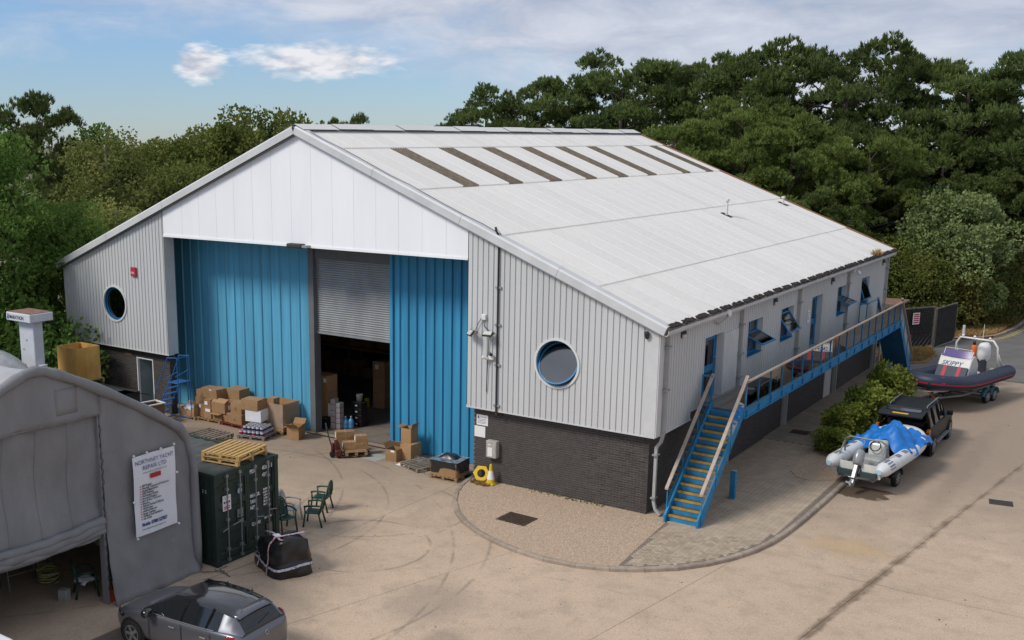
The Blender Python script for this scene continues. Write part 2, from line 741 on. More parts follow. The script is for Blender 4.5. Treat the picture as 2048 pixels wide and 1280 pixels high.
# concrete slabs between the long joints (x as a function of y)
JL = [lambda y: -33.0, lambda y: -27.0, lambda y: -20.5, lambda y: -13.6 + 0.02 * y, lambda y: -6.69 + 0.03 * y,
      lambda y: -0.915 + 0.268 * min(y, 0), lambda y: 3.28 + 0.1454 * min(y, 0), lambda y: 6.59 + 0.119 * y, lambda y: 13.5 + 0.1 * y, lambda y: 21 + 0.1 * y, lambda y: 29.5]
CUT = {0: [-40, -20, 0, 28], 1: [-40, -20, -4, 28], 2: [-40, -24, -14, 1.9], 3: [-40, -22, -12.0, -4.2, 1.9], 4: [-40, -24, -14, 0, 0.9],
       5: [-40, -22, -13, 0], 6: [-40, -20, -9.3, -0.1, 9.6, 19, 28], 7: [-40, -18, -0.15, 9.5, 19, 28], 8: [-40, -18, 0, 12, 28], 9: [-40, -18, 0, 12, 28]}
for k in range(10):
    cuts = CUT[k]
    for y0, y1 in zip(cuts, cuts[1:]):
        gp = 0.006
        f0, f1 = JL[k], JL[k + 1]
        m = MB()
        z1, z0 = ZY, ZY - 0.014
        P4 = [(f0(y0) + gp, y0 + gp), (f1(y0) - gp, y0 + gp), (f1(y1) - gp, y1 - gp), (f0(y1) + gp, y1 - gp)]
        if P4[1][0] - P4[0][0] < 0.3 or P4[2][0] - P4[3][0] < 0.3:
            continue
        m.prism(P4, z1 - z0, T(0, 0, z0))
        m.build('concrete_slab', 'concrete', yard)
# the old asphalt road beyond the concrete, verge and kerb
m = MB()
m.add([(-30, 28.21, ZY - 0.004), (40, 28.21, ZY - 0.004), (40, 140, ZY - 0.004), (-30, 140, ZY - 0.004)], [(0, 1, 2, 3)])
tag(m.build('road', 'asphalt'), kind='structure')
VK = [(-1.2, 38.6), (1.3, 38.7), (2.4, 39.4), (3.2, 40.6), (3.7, 43.0), (3.95, 47), (4.2, 56), (5.0, 80), (7, 120)]
m = MB()
poly = VK + [(-40, 120), (-40, 38.6)]
m.prism(poly, 0.10, T(0, 0, ZY - 0.003))
verge = tag(m.build('verge', 'bark_litter'), kind='structure')
# the bit of dry grass by the foot of the far stairs
m = MB()
m.prism([(-0.6, 29.2), (0.5, 29.0), (1.6, 30.5), (1.7, 33.0), (1.0, 35.0), (-0.3, 33.3), (-3, 33.3), (-3, 29.2)], 0.05, T(0, 0, ZY - 0.003))
tag(m.build('grass_strip', 'dry_grass'), kind='structure')
m = MB()
m.prism([(0.35, 30.6), (1.35, 31.4), (1.1, 33.0), (0.2, 32.0)], 0.07, T(0, 0, ZY - 0.003))
tag(m.build('concrete_pad', 'concrete'), kind='structure')


def resample(pts, step):
    pts = [Vector((*p, 0)) for p in pts]
    fine = []
    n = len(pts)
    for i in range(n - 1):
        p0, p1, p2, p3 = pts[max(i - 1, 0)], pts[i], pts[i + 1], pts[min(i + 2, n - 1)]
        for k in range(16):
            t = k / 16
            fine.append(0.5 * ((2 * p1) + (-p0 + p2) * t + (2 * p0 - 5 * p1 + 4 * p2 - p3) * t * t + (-p0 + 3 * p1 - 3 * p2 + p3) * t ** 3))
    fine.append(pts[-1])
    out, acc = [fine[0]], 0.0
    for a, b in zip(fine, fine[1:]):
        d = (b - a).length
        while acc + d >= step:
            t = (step - acc) / d
            a = a.lerp(b, t)
            out.append(a.copy())
            d = (b - a).length
            acc = 0.0
        acc += d
    return out


KP = [(-6.72, 1.35), (-6.72, .6), (-6.52, -.5), (-6.13, -1.5), (-5.62, -2.32), (-4.82, -3.2), (-3.77, -3.92), (-2.6, -4.4), (-1.51, -4.63), (-.57, -4.63),
      (.46, -4.34), (1.46, -3.72), (2.28, -2.93), (2.87, -1.98), (3.31, -.89), (3.59, .39), (3.72, 2.25), (3.76, 4.5), (3.77, 8), (3.77, 12), (3.77, 20), (3.77, 28.0)]


def kerb_run(name, path, step, w, z0, z1, left=True, mat='kerb_stone'):
    m = MB()
    m.box(0, 0.01, 0, 0.01, z0 - 0.02, z0)
    pts = resample(path, step)
    root = None
    for a, b in zip(pts, pts[1:]):
        t = (b - a).normalized()
        nrm = Vector((-t.y, t.x, 0)) if left else Vector((t.y, -t.x, 0))
        a2, b2 = a + t * 0.006, b - t * 0.006
        c = 0.02
        q = MB()
        prof = [(0, z0), (w, z0), (w, z1), (c, z1), (0, z1 - c * 1.4)]
        vs = [tuple(p + nrm * s) [:2] + (z,) for p in (a2, b2) for s, z in prof]
        n = 5
        fs = [tuple(range(n)), tuple(range(2 * n - 1, n - 1, -1))]
        for i in range(n):
            j = (i + 1) % n
            fs.append((i, i + n, j + n, j))
        q.add(vs, fs)
        if root is None:
            root = tag(obj(name, None), kind='structure')
            # continuous bedding under the stones
            bed = MB()
            for a_, b_ in zip(pts, pts[1:]):
                t_ = (b_ - a_).normalized()
                n_ = Vector((-t_.y, t_.x, 0)) if left else Vector((t_.y, -t_.x, 0))
                P = [a_ + n_ * 0.012, b_ + n_ * 0.012, b_ + n_ * (w + .03), a_ + n_ * (w + .03)]
                bed.add([(p.x, p.y, z1 - 0.02) for p in P] + [(p.x, p.y, z0) for p in P],
                        [(0, 1, 2, 3), (0, 4, 5, 1), (1, 5, 6, 2), (2, 6, 7, 3), (3, 7, 4, 0)])
            bed.build('bedding', 'joint_dark', root)
        q.build('kerb_stone', mat, root)
    return pts


kp = kerb_run('kerb', KP, 0.92, 0.14, ZY - 0.02, 0.012)
kerb_run('verge_kerb', VK[1:7], 1.6, 0.14, ZY - 0.02, 0.02)

# inner edge of the kerb as a fine polyline
fine = resample(KP, 0.25)
inner = []
for i, p in enumerate(fine):
    t = (fine[min(i + 1, len(fine) - 1)] - fine[max(i - 1, 0)]).normalized()
    inner.append((p.x - t.y * 0.15, p.y + t.x * 0.15))


def inside(poly, x, y):
    c = False
    j = len(poly) - 1
    for i in range(len(poly)):
        xi, yi = poly[i]
        xj, yj = poly[j]
        if (yi > y) != (yj > y) and x < (xj - xi) * (y - yi) / (yj - yi) + xi:
            c = not c
        j = i
    return c


split = min(range(len(inner)), key=lambda i: (inner[i][0] - 0.72) ** 2 + (inner[i][1] + 4.0) ** 2)
grav_poly = inner[:split + 1] + [(0.62, -2.0), (0.46, -0.05), (0.36, 0.55), (-0.29, 0.62), (-6.5, 0.32), (-6.6, 1.4)]
pave_poly = [inner[split]] + inner[split + 1:] + [(-0.32, 28.0), (-0.32, 0.6), (0.36, 0.55), (0.46, -0.05), (0.62, -2.0)]
m = MB()
m.prism(grav_poly, 0.09, T(0, 0, ZY))
gravel = tag(m.build('gravel_bed', 'gravel'), kind='structure')
m = MB()
m.prism(pave_poly, 0.086, T(0, 0, ZY))
paved = tag(m.build('paved_path', 'paver_sand'), kind='structure')

# far half of the path: blocks too small to tell apart, printed in the material
pm = M('paver_far', (0.34, 0.285, 0.225), 0.9, var=0.3, vscale=1.5, space='World', bump=0.4, bscale=35)
YP = 11.0
m = MB()
far = [(x, y) for x, y in pave_poly if y >= YP]
far = [(3.62, YP)] + [(3.62, 28.0), (-0.32, 28.0), (-0.32, YP)]
m.prism(far, 0.012, T(0, 0, -0.012))
m.build('far_paving', 'paver_far', paved)

# herringbone blocks
blk = MB()
bw, bl, bh, gp = 0.1, 0.2, 0.035, 0.004
blk.add([(gp, gp, -bh), (bl - gp, gp, -bh), (bl - gp, bw - gp, -bh), (gp, bw - gp, -bh),
         (gp + .004, gp + .004, 0), (bl - gp - .004, gp + .004, 0), (bl - gp - .004, bw - gp - .004, 0), (gp + .004, bw - gp - .004, 0)],
        [(4, 5, 6, 7), (0, 1, 5, 4), (1, 2, 6, 5), (2, 3, 7, 6), (3, 0, 4, 7)])
block_me = blk.mesh('paving_block', 'paver')
ca, sa = math.cos(R(45)), math.sin(R(45))
blocks = []
for i in range(-160, 160):
    for j in range(-160, 160):
        k = (i - j) % 4
        if k not in (0, 3):
            continue
        cs = [(i, j), (i + 2, j), (i + 2, j + 1), (i, j + 1)] if k == 0 else [(i, j), (i + 1, j), (i + 1, j + 2), (i, j + 2)]
        W4 = [((x * ca - y * sa) * 0.1 + 1.5, (x * sa + y * ca) * 0.1 + 3.0) for x, y in cs]
        if max(q[1] for q in W4) > YP or min(q[1] for q in W4) < -4.6 or max(q[0] for q in W4) > 3.75 or min(q[0] for q in W4) < -0.3:
            continue
        if all(inside(pave_poly, *q) for q in W4):
            blocks.append((W4, k))
cx0, cy0 = cam.location.x, cam.location.y
blocks.sort(key=lambda b: (b[0][0][0] - cx0) ** 2 + (b[0][0][1] - cy0) ** 2)
rest = MB()
rng = random.Random(3)
for n, (W4, k) in enumerate(blocks):
    z = rng.uniform(-0.003, 0.001)
    if n < 300:
        if k == 0:
            o = obj('paving_block', block_me, paved, (W4[0][0], W4[0][1], z), R(45))
        else:
            o = obj('paving_block', block_me, paved, (W4[1][0], W4[1][1], z), R(135))
    else:
        cxm = sum(q[0] for q in W4) / 4
        cym = sum(q[1] for q in W4) / 4
        top = [(cxm + (q[0] - cxm) * 0.93, cym + (q[1] - cym) * 0.93, z) for q in W4]
        bot = [(cxm + (q[0] - cxm) * 0.95, cym + (q[1] - cym) * 0.95, z - 0.02) for q in W4]
        rest.add(bot + top, [(4, 5, 6, 7), (0, 1, 5, 4), (1, 2, 6, 5), (2, 3, 7, 6), (3, 0, 4, 7)])
tag(rest.build('paving_block', 'paver', paved), kind='stuff')


def pebbles(name, poly, n, z, parent, seed, smin=0.012, smax=0.03, mat='pebble', test=None):
    rs = np.random.RandomState(seed)
    xs = [p[0] for p in poly]
    ys = [p[1] for p in poly]
    pts = []
    while len(pts) < n:
        x, y = rs.uniform(min(xs), max(xs)), rs.uniform(min(ys), max(ys))
        if inside(poly, x, y):
            pts.append((x, y))
    pts = np.array(pts)
    base = np.array([(1, 0, 0), (-.5, .87, 0), (-.5, -.87, 0), (0.1, 0.1, .7)])
    fs = np.array([(0, 1, 3), (1, 2, 3), (2, 0, 3)])
    a = rs.uniform(0, 2 * PI, n)
    s = rs.uniform(smin, smax, n)
    v = np.empty((n, 4, 3))
    for k in range(4):
        bx, by, bz = base[k]
        v[:, k, 0] = pts[:, 0] + s * (bx * np.cos(a) - by * np.sin(a))
        v[:, k, 1] = pts[:, 1] + s * (bx * np.sin(a) + by * np.cos(a))
        v[:, k, 2] = z + s * bz
    f = (np.arange(n)[:, None, None] * 4 + fs[None]).reshape(-1, 3)
    return tag(obj(name, mesh_np(name, v.reshape(-1, 3), f, mat), parent), kind='stuff')


pebbles('pebbles', grav_poly, 16000, -0.012, gravel, 1)
BED = [(1.85, 7.4), (2.25, 6.75), (2.75, 6.6), (3.45, 7.2), (3.5, 9.2), (3.35, 21.0), (1.9, 21.0), (1.75, 9.5)]
m = MB()
m.prism(BED, 0.03, T(0, 0, -0.012))
bed = tag(m.build('planting_bed', 'gravel'), kind='structure')
pebbles('pebbles', BED, 4000, 0.016, bed, 2, 0.015, 0.04)
M('litter', (0.06, 0.05, 0.04), 0.9)
pebbles('debris', [(-13, -13), (3, -12), (9, -6), (10, 20), (4, 20), (4, 0), (-6.8, -5), (-7, 1), (-14, 1)], 70, ZY + .001, yard, 8, 0.012, 0.04, 'litter')
pebbles('grit', [(-13, -13), (3, -12), (9, -6), (10, 26), (4, 26), (4, 0), (2, -3.5), (-2, -5), (-6.8, -2), (-7, 1), (-14, 1)], 2500, ZY + .001, yard, 9, 0.006, 0.016, 'litter')
# fine shingle spilled from the bed over the path and kerb
pebbles('pebbles', [(0.4, -0.6), (1.3, -0.3), (1.2, -1.6), (0.7, -3.2), (0.5, -2.0)], 500, 0.0, gravel, 5, 0.008, 0.016)


def plate(name, mat, cx, cy, sx, sy, rz, z, label, cat, ribs=0, frame_mat=None, group=None):
    t = thing(name, label, cat, (cx, cy, z), rz, group)
    m = MB()
    m.bbox(-sx / 2 + .03, sx / 2 - .03, -sy / 2 + .03, sy / 2 - .03, 0, 0.014, 0.004)
    m.build('cover_plate', mat, t)
    m = MB()
    for a in (-1, 1):
        m.box(a * sx / 2 - .025, a * sx / 2 + .025, -sy / 2 - .025, sy / 2 + .025, 0, 0.010)
        m.box(-sx / 2 + .026, sx / 2 - .026, a * sy / 2 - .025, a * sy / 2 + .025, 0, 0.010)
    m.build('frame', frame_mat or mat, t)
    if ribs:
        m = MB()
        for i in range(ribs):
            x = -sx / 2 + .06 + (sx - .12) * (i + .5) / ribs
            m.box(x - .01, x + .01, -sy / 2 + .05, sy / 2 - .05, 0.0142, 0.02)
        m.build('ribs', mat, t)
    return t


plate('manhole_cover', 'iron', -3.25, -2.37, 0.95, 0.78, R(-2), -0.008, 'rusty square manhole cover set in the gravel by the shed', 'manhole cover', 9)
plate('manhole_cover', 'iron', 0.62, 12.6, 0.62, 0.55, 0, 0.001, 'brown manhole cover in the paving under the walkway, nearer one', 'manhole cover', 6)
plate('manhole_cover', 'iron', 0.78, 17.7, 0.62, 0.55, 0, 0.001, 'brown manhole cover in the paving under the walkway, farther one', 'manhole cover', 6)
plate('drain_grate', 'drain_grey', 8.2, 8.18, 0.62, 0.48, R(10), ZY + .001, 'grey metal drain grate in the open concrete yard', 'drain', 7)

# double yellow lines curving along the verge kerb
for off, lab in ((0.25, 'yellow no-parking line nearest the verge kerb'), (0.42, 'yellow no-parking line a little out from the verge kerb')):
    pts = resample(VK[2:8], 0.8)
    m = MB()
    vs = []
    for i, p in enumerate(pts):
        t = (pts[min(i + 1, len(pts) - 1)] - pts[max(i - 1, 0)]).normalized()
        n_ = Vector((t.y, -t.x, 0))
        vs += [tuple(p + n_ * off)[:2] + (ZY + .001,), tuple(p + n_ * (off + .09))[:2] + (ZY + .001,)]
    fs = [(2 * i, 2 * i + 1, 2 * i + 3, 2 * i + 2) for i in range(len(pts) - 1)]
    m.add(vs, fs)
    tag(m.build('road_marking', 'yellow_line'), lab, 'road marking', 'double yellow lines')
# ================================================================== the shed
SW, SL, HE, HR, HB, HF, WA, EB = 27.82, 27.62, 5.83, 11.46, 2.52, 7.40, 6.647, 0.30
M('cladding', (0.56, 0.565, 0.56), 0.5, var=0.10, vscale=0.7, stretch=(1, 1, 0.15), space='World', spec=0.5)
M('cladding_smooth', (0.59, 0.595, 0.59), 0.5, var=0.12, vscale=1.5, space='World', spec=0.5)
M('white_panel', (0.86, 0.865, 0.88), 0.45, var=0.05, vscale=0.8, stretch=(1, 1, 0.2), space='World', rnd=0.012)
M('blue_pale', (0.115, 0.42, 0.63), 0.55, var=0.3, vscale=2.2, stretch=(2, 1, 0.07), space='World', spec=0.4, rnd=0.03)  # paler blue, used on the left sliding door
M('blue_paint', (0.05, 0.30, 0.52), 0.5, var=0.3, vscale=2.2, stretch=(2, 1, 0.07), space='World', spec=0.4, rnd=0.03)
M('blue_steel', (0.012, 0.19, 0.41), 0.5, var=0.25, vscale=4, space='World')
M('blue_dark', (0.012, 0.12, 0.27), 0.6, var=0.2, vscale=2, space='World')
M('white_frame', (0.75, 0.75, 0.74), 0.5, var=0.1, vscale=5)
M('zinc', (0.36, 0.37, 0.37), 0.45, metal=0.35, var=0.2, vscale=2.5, stretch=(1, 1, 0.3), space='World')
M('dark_metal', (0.04, 0.043, 0.05), 0.5, metal=0.2)
M('pipe_grey', (0.40, 0.40, 0.38), 0.55, var=0.15, vscale=3, space='World')
M('mortar', (0.20, 0.165, 0.145), 0.95, var=0.25, vscale=3, space='World')
M('brick', (0.040, 0.037, 0.038), 0.7, var=0.3, vscale=9, col2=(0.062, 0.053, 0.049), rnd=0.25, bump=0.3, bscale=60, space='World')
M('roof_cement', (0.63, 0.62, 0.60), 0.85, var=0.0, col2=(0.55, 0.54, 0.51), vscale=6, rnd=0.035, space='World', bump=0.2, bscale=40, detail=9, lo=.54, hi=.78)
M('roof_valley', (0.53, 0.52, 0.495), 0.9, var=0.2, vscale=3, space='World')
M('roof_light_valley', (0.075, 0.062, 0.048), 0.8, var=0.4, vscale=6, space='World')
M('roof_light', (0.175, 0.135, 0.092), 0.6, var=0.4, vscale=5, col2=(0.085, 0.07, 0.055), rnd=0.12, space='World', detail=9)
M('moss', (0.035, 0.028, 0.026), 0.95, var=0.4, vscale=20, bump=1.0, bscale=30, space='World')
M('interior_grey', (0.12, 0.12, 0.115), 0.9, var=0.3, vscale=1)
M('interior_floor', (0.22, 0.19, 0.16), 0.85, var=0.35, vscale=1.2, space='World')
M('black_plastic', (0.012, 0.012, 0.013), 0.45)
M('black_rubber', (0.018, 0.018, 0.018), 0.8)
M('white_plastic', (0.72, 0.72, 0.70), 0.45, var=0.06, vscale=6)
M('lens', (0.55, 0.55, 0.52), 0.25)
M('print_dark', (0.02, 0.03, 0.05), 0.7)
M('print_blue', (0.03, 0.05, 0.22), 0.7)
M('print_red', (0.42, 0.02, 0.03), 0.7)
M('sign_white', (0.74, 0.74, 0.74), 0.5)
M('sign_red', (0.42, 0.03, 0.06), 0.5)
glass_mat('pane_dark', (0.25, 0.28, 0.3), 0.82, 0.02)
glass_mat('pane_sky', (0.3, 0.33, 0.35), 0.55, 0.05)
glass_mat('pane_clear', (0.62, 0.74, 0.76), 0.80, 0.03)


def brick_mat():
    """dark engineering brick too far off for single bricks"""
    m = M('brick_far', (0.045, 0.041, 0.04), 0.75)
    nt = m.node_tree
    N, L = nt.nodes.new, nt.links.new
    b = nt.nodes['Principled BSDF']
    g = N('ShaderNodeNewGeometry')
    sp = N('ShaderNodeSeparateXYZ')
    L(g.outputs['Position'], sp.inputs[0])
    ad = N('ShaderNodeMath')
    L(sp.outputs[0], ad.inputs[0])
    L(sp.outputs[1], ad.inputs[1])
    cm = N('ShaderNodeCombineXYZ')
    L(ad.outputs[0], cm.inputs[0])
    L(sp.outputs[2], cm.inputs[1])
    t = N('ShaderNodeTexBrick')
    t.inputs['Scale'].default_value = 1.0
    t.inputs['Brick Width'].default_value = 0.225
    t.inputs['Row Height'].default_value = 0.075
    t.inputs['Mortar Size'].default_value = 0.006
    t.inputs['Color1'].default_value = (0.034, 0.032, 0.033, 1)
    t.inputs['Color2'].default_value = (0.06, 0.054, 0.052, 1)
    t.inputs['Mortar'].default_value = (0.15, 0.127, 0.112, 1)
    L(cm.outputs[0], t.inputs['Vector'])
    L(t.outputs['Color'], b.inputs['Base Color'])
    bp = N('ShaderNodeBump')
    bp.invert = True
    bp.inputs['Distance'].default_value = 0.01
    bp.inputs['Strength'].default_value = 0.6
    L(t.outputs['Fac'], bp.inputs['Height'])
    L(bp.outputs[0], b.inputs['Normal'])


brick_mat()


def hr(x):
    return HE + (HR - HE) * min(-x, SW + x) / (SW / 2)


shed = thing('boat_shed', 'large grey and white boat shed with blue sliding doors and pale corrugated roof', 'shed', (0, 0, 0))

PITCH = 0.2
PROF = [(0.0, 0.0), (0.05, 0.0), (0.10, 0.0), (0.152, 0.0), (0.162, -0.035), (0.19, -0.035)]


def cladding(parent, org, sdir, nrm, s0, s1, zb, zt, holes=(), circ=(), name='cladding_panel', mat='cladding', cover=1.0, step=None, dmul=1.0):
    """vertical ribbed sheets, one mesh per sheet; zb/zt give bottom and top at s; holes (s0,s1,z0,z1); circ (s,z,r)"""
    org, sdir, nrm = Vector(org), Vector(sdir), Vector(nrm)
    s = s0
    while s < s1 - 1e-6:
        e = min(s + cover, s1)
        if s1 - e < 0.25:
            e = s1
        pts = []
        k = 0
        while True:
            done = False
            for q, d in PROF:
                x = s + k * PITCH + q
                if x >= e - 1e-6:
                    done = True
                    break
                pts.append((x, d * dmul))
            k += 1
            if done:
                break
        pts.append((e, pts[-1][1] if False else 0.0))
        edges = sorted({h[0] for h in holes} | {h[1] for h in holes})
        xs = []
        for (xa, da), (xb, db) in zip(pts, pts[1:]):
            seg = [xa] + [w for w in edges if xa + 1e-4 < w < xb - 1e-4] + [xb]
            for wa, wb in zip(seg, seg[1:]):
                ta, tb = (wa - xa) / (xb - xa), (wb - xa) / (xb - xa)
                xs.append((wa, da + (db - da) * ta, wb, da + (db - da) * tb))
        m = MB()
        for xa, da, xb, db in xs:
            mid = (xa + xb) / 2
            iv = [((zb(xa), zb(xb)), (zt(xa), zt(xb)))]
            for h0, h1, z0, z1 in holes:
                if h0 < mid < h1:
                    new = []
                    for lo, hi in iv:
                        if lo[0] < z0:
                            new.append((lo, (min(z0, hi[0]), min(z0, hi[1]))))
                        if hi[0] > z1:
                            new.append(((max(z1, lo[0]), max(z1, lo[1])), hi))
                    iv = new
            for cs, cz, r in circ:
                if abs(mid - cs) < r:
                    new = []

                    def zz(x, sg):
                        return cz + sg * math.sqrt(max(r * r - (x - cs) ** 2, 0))
                    for lo, hi in iv:
                        new.append((lo, (zz(xa, -1), zz(xb, -1))))
                        new.append(((zz(xa, 1), zz(xb, 1)), hi))
                    iv = new
            for lo, hi in iv:
                a, b2 = org + sdir * xa + nrm * da, org + sdir * xb + nrm * db
                m.add([(a.x, a.y, lo[0]), (b2.x, b2.y, lo[1]), (b2.x, b2.y, hi[1]), (a.x, a.y, hi[0])], [(0, 1, 2, 3)])
        if m.f:
            m.build(name, mat, parent)
        s = e


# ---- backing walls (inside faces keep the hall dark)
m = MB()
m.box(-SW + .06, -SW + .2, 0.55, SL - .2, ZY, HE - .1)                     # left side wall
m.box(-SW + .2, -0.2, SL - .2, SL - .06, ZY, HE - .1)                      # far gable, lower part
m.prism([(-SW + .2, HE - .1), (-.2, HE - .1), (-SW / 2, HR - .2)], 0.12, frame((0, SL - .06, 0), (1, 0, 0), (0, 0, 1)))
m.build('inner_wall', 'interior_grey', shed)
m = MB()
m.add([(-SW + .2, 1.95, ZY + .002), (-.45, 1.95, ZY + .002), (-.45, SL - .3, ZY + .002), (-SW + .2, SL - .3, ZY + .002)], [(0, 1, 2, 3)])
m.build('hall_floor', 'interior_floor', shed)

# ---- side wall to the yard: brick below, cladding above
SIDE_HOLES = [(3.6, 5.19, 2.82, 4.97), (7.6, 9.12, 3.71, 4.96), (11.2, 12.7, 3.71, 4.95), (15.07, 16.55, 2.82, 4.95),
              (18.79, 20.2, 3.69, 4.94), (22.75, 24.15, 3.69, 4.93)]
m = MB()
m.box(-0.5, -EB, EB, SL - .1, ZY, 2.95)
sidebrick = m.build('brick_wall', 'brick_far', shed)
m = MB()
m.box(-0.60, -0.36, 0.3, SL - .25, 2.96, HE - .1)
m.build('inner_wall', 'interior_grey', shed)
m = MB()
m.box(-0.03, 0.02, 0.0, 0.34, HB, HE)                              # smooth corner trim
sidepart = m.build('cladding_wall', 'cladding_smooth', shed)
for h in SIDE_HOLES:      # reveals lining each opening
    y0, y1, z0, z1 = h
    side = MB()
    side.box(-0.34, 0.012, y0 - 0.03, y0, z0, z1)
    side.box(-0.34, 0.012, y1, y1 + 0.03, z0, z1)
    side.box(-0.34, 0.012, y0 - .03, y1 + .03, z1, z1 + 0.03)
    side.box(-0.34, 0.03, y0 - .03, y1 + .03, z0 - 0.03, z0)
    side.build('reveal', 'cladding_smooth', sidepart)
cladding(sidepart, (0, 0, 0), (0, 1, 0), (1, 0, 0), 0.34, SL, lambda y: HB + .0 if y < 2.7 else 2.80, lambda y: HE, SIDE_HOLES)
m = MB()
m.box(-0.33, 0.022, 0.3, 2.72, HB - .03, HB)                       # drip flashing
m.build('flashing', 'cladding_smooth', sidepart)
m = MB()
m.box(-0.33, 0.022, 2.72, SL, 2.76, 2.798)
m.build('flashing', 'cladding_smooth', sidepart)
m = MB()
m.box(-0.03, 0.024, SL - .12, SL + .03, 0.0, HE)
m.build('flashing', 'cladding_smooth', sidepart)

# ---- front wings
def wing(x0, x1, circ, nm):
    m = MB()
    m.box(x0, x1, -0.018, 0.29, HB - .035, HB)                     # bottom flashing
    m.box(x0, x0 + .07, -0.01, 0.5, HB, HB + .05)
    w = m.build('cladding_wall', 'cladding_smooth', shed)
    cladding(w, (0, 0, 0), (1, 0, 0), (0, -1, 0), x0, x1, lambda x: HB, lambda x: hr(x) - 0.02, (), circ)
    return w


CR, CLW = (-3.33, 4.35, 0.76), (-24.43, 4.36, 0.74)
wr = wing(-WA, -0.01, [CR], 'right')
wl = wing(-SW, -SW + WA, [CLW], 'left')
m = MB()
m.box(-WA, -WA + .02, 0.0, 0.52, HB, hr(-WA) - .02)
m.build('flashing', 'cladding_smooth', wr)
m = MB()
m.box(-0.36, -0.012, -0.016, -0.004, HB, HE - .02)                   # corner trim on the front
m.build('flashing', 'cladding_smooth', wr)
m = MB()
xa = -SW + WA
m.box(xa - .02, xa, 0.0, 0.51, HB, hr(xa) - .02)                     # return beside the doors
m.build('flashing', 'cladding_smooth', wl)
# dark lining behind the wings so nothing shines through
m = MB()
m.prism([(-SW + .1, 2.6), (-SW + WA - .05, 2.6), (-SW + WA - .05, hr(-SW + WA) - .25), (-SW + .1, HE - .25)], 0.03, frame((0, 0.56, 0), (1, 0, 0), (0, 0, 1)))
m.build('inner_wall', 'interior_grey', shed)
m = MB()
m.prism([(-WA + .05, 2.6), (-.1, 2.6), (-.1, HE - .25), (-WA + .05, hr(-WA) - .25)], 0.03, frame((0, 0.56, 0), (1, 0, 0), (0, 0, 1)))
m.build('inner_wall', 'interior_grey', shed)

# ---- round windows
M('ring_white', (0.62, 0.63, 0.62), 0.5)


def ring(m, c, r0, r1, y0, y1, n=40, mat=None):
    vs, fs = [], []
    for k in range(n):
        w = 2 * PI * k / n
        for r, y in ((r0, y0), (r1, y0), (r1, y1), (r0, y1)):
            vs.append((c[0] + r * math.cos(w), y, c[1] + r * math.sin(w)))
    for k in range(n):
        for q in range(4):
            a, b = k * 4 + q, k * 4 + (q + 1) % 4
            a2, b2 = ((k + 1) % n) * 4 + q, ((k + 1) % n) * 4 + (q + 1) % 4
            fs.append((a, a2, b2, b))
    m.add(vs, fs, 0, mat)


def disc(m, r, mat, n=40, mi=0):
    m.add([(r * math.cos(2 * PI * k / n), r * math.sin(2 * PI * k / n), 0) for k in range(n)], [tuple(range(n))], mi, mat)


def round_window(c, tilt, label=None):
    m = MB()
    ring(m, c[:2], c[2] - .035, c[2] + .035, -0.04, 0.03)
    w = m.build('round_window', 'ring_white', shed, True)
    smooth_angle(w, 35)
    m = MB()
    ring(m, c[:2], c[2] - .062, c[2] - .034, 0.03, 0.13)
    smooth_angle(m.build('frame', 'blue_steel' if label else 'blue_dark', w), 35)
    q = T(c[0], 0.12, c[1]) @ RX(R(tilt)) @ RZ(0)
    m = MB()
    ring(m, (0, 0), c[2] - .115, c[2] - .07, -0.02, 0.02, mat=q @ RY(R(-8)))
    smooth_angle(m.build('sash', 'blue_steel', w), 35)
    m = MB()
    disc(m, c[2] - .11, q @ RY(R(-8)) @ RX(R(90)))
    m.build('pane', 'pane_sky' if label else 'pane_dark', w)
    if label:
        w['label'] = label


round_window(CR, -26, 'open round window with its tilted pivot sash')
round_window(CLW, 0)

# ---- front-right brick plinth, brick by brick
m = MB()
m.box(-6.535, -EB - .004, EB + .003, EB + .2, ZY, HB - .04)
m.box(-EB - .2, -EB - .004, EB + .2, EB + .3, ZY, HB - .04)
wall = m.build('brick_wall', 'mortar', shed)
bm_ = MB()
bm_.add([(.007, 0, .008), (.218, 0, .008), (.218, 0, .067), (.007, 0, .067), (.007, .03, .008), (.218, .03, .008), (.218, .03, .067), (.007, .03, .067)],
        [(0, 1, 2, 3), (3, 2, 6, 7), (0, 4, 5, 1), (1, 5, 6, 2), (0, 3, 7, 4)])
brick_me = bm_.mesh('brick', 'brick')
bricks = []
for row in range(33):
    z = 0.004 + row * 0.075
    off = 0.1125 * (row % 2)
    x = -EB - 0.225 + (0.0 if off == 0 else -0.1125)
    if off:
        bricks.append((-EB - 0.1125, z, 0.1125 / 0.225))
    while x > -6.535:
        bricks.append((x, z, 1.0))
        x -= 0.225
    rest_w = x + 0.225 + 6.535
    if rest_w > 0.05:
        bricks.append((-6.535, z, rest_w / 0.225))
bricks.sort(key=lambda b: -b[0])
big = MB()
rb = random.Random(5)
for n, (x, z, k) in enumerate(bricks):
    dy = rb.uniform(-.002, .002)
    if n < 300:
        o = obj('brick', brick_me, wall, (x, EB - .004 + dy, z))
        o.scale = (k, 1, 1)
    else:
        w = .225 * k
        big.box(x + .006, x + w - .006, EB - .004 + dy, EB + .02, z + .008, z + .067)
tag(big.build('brick', 'brick', wall), kind='stuff')
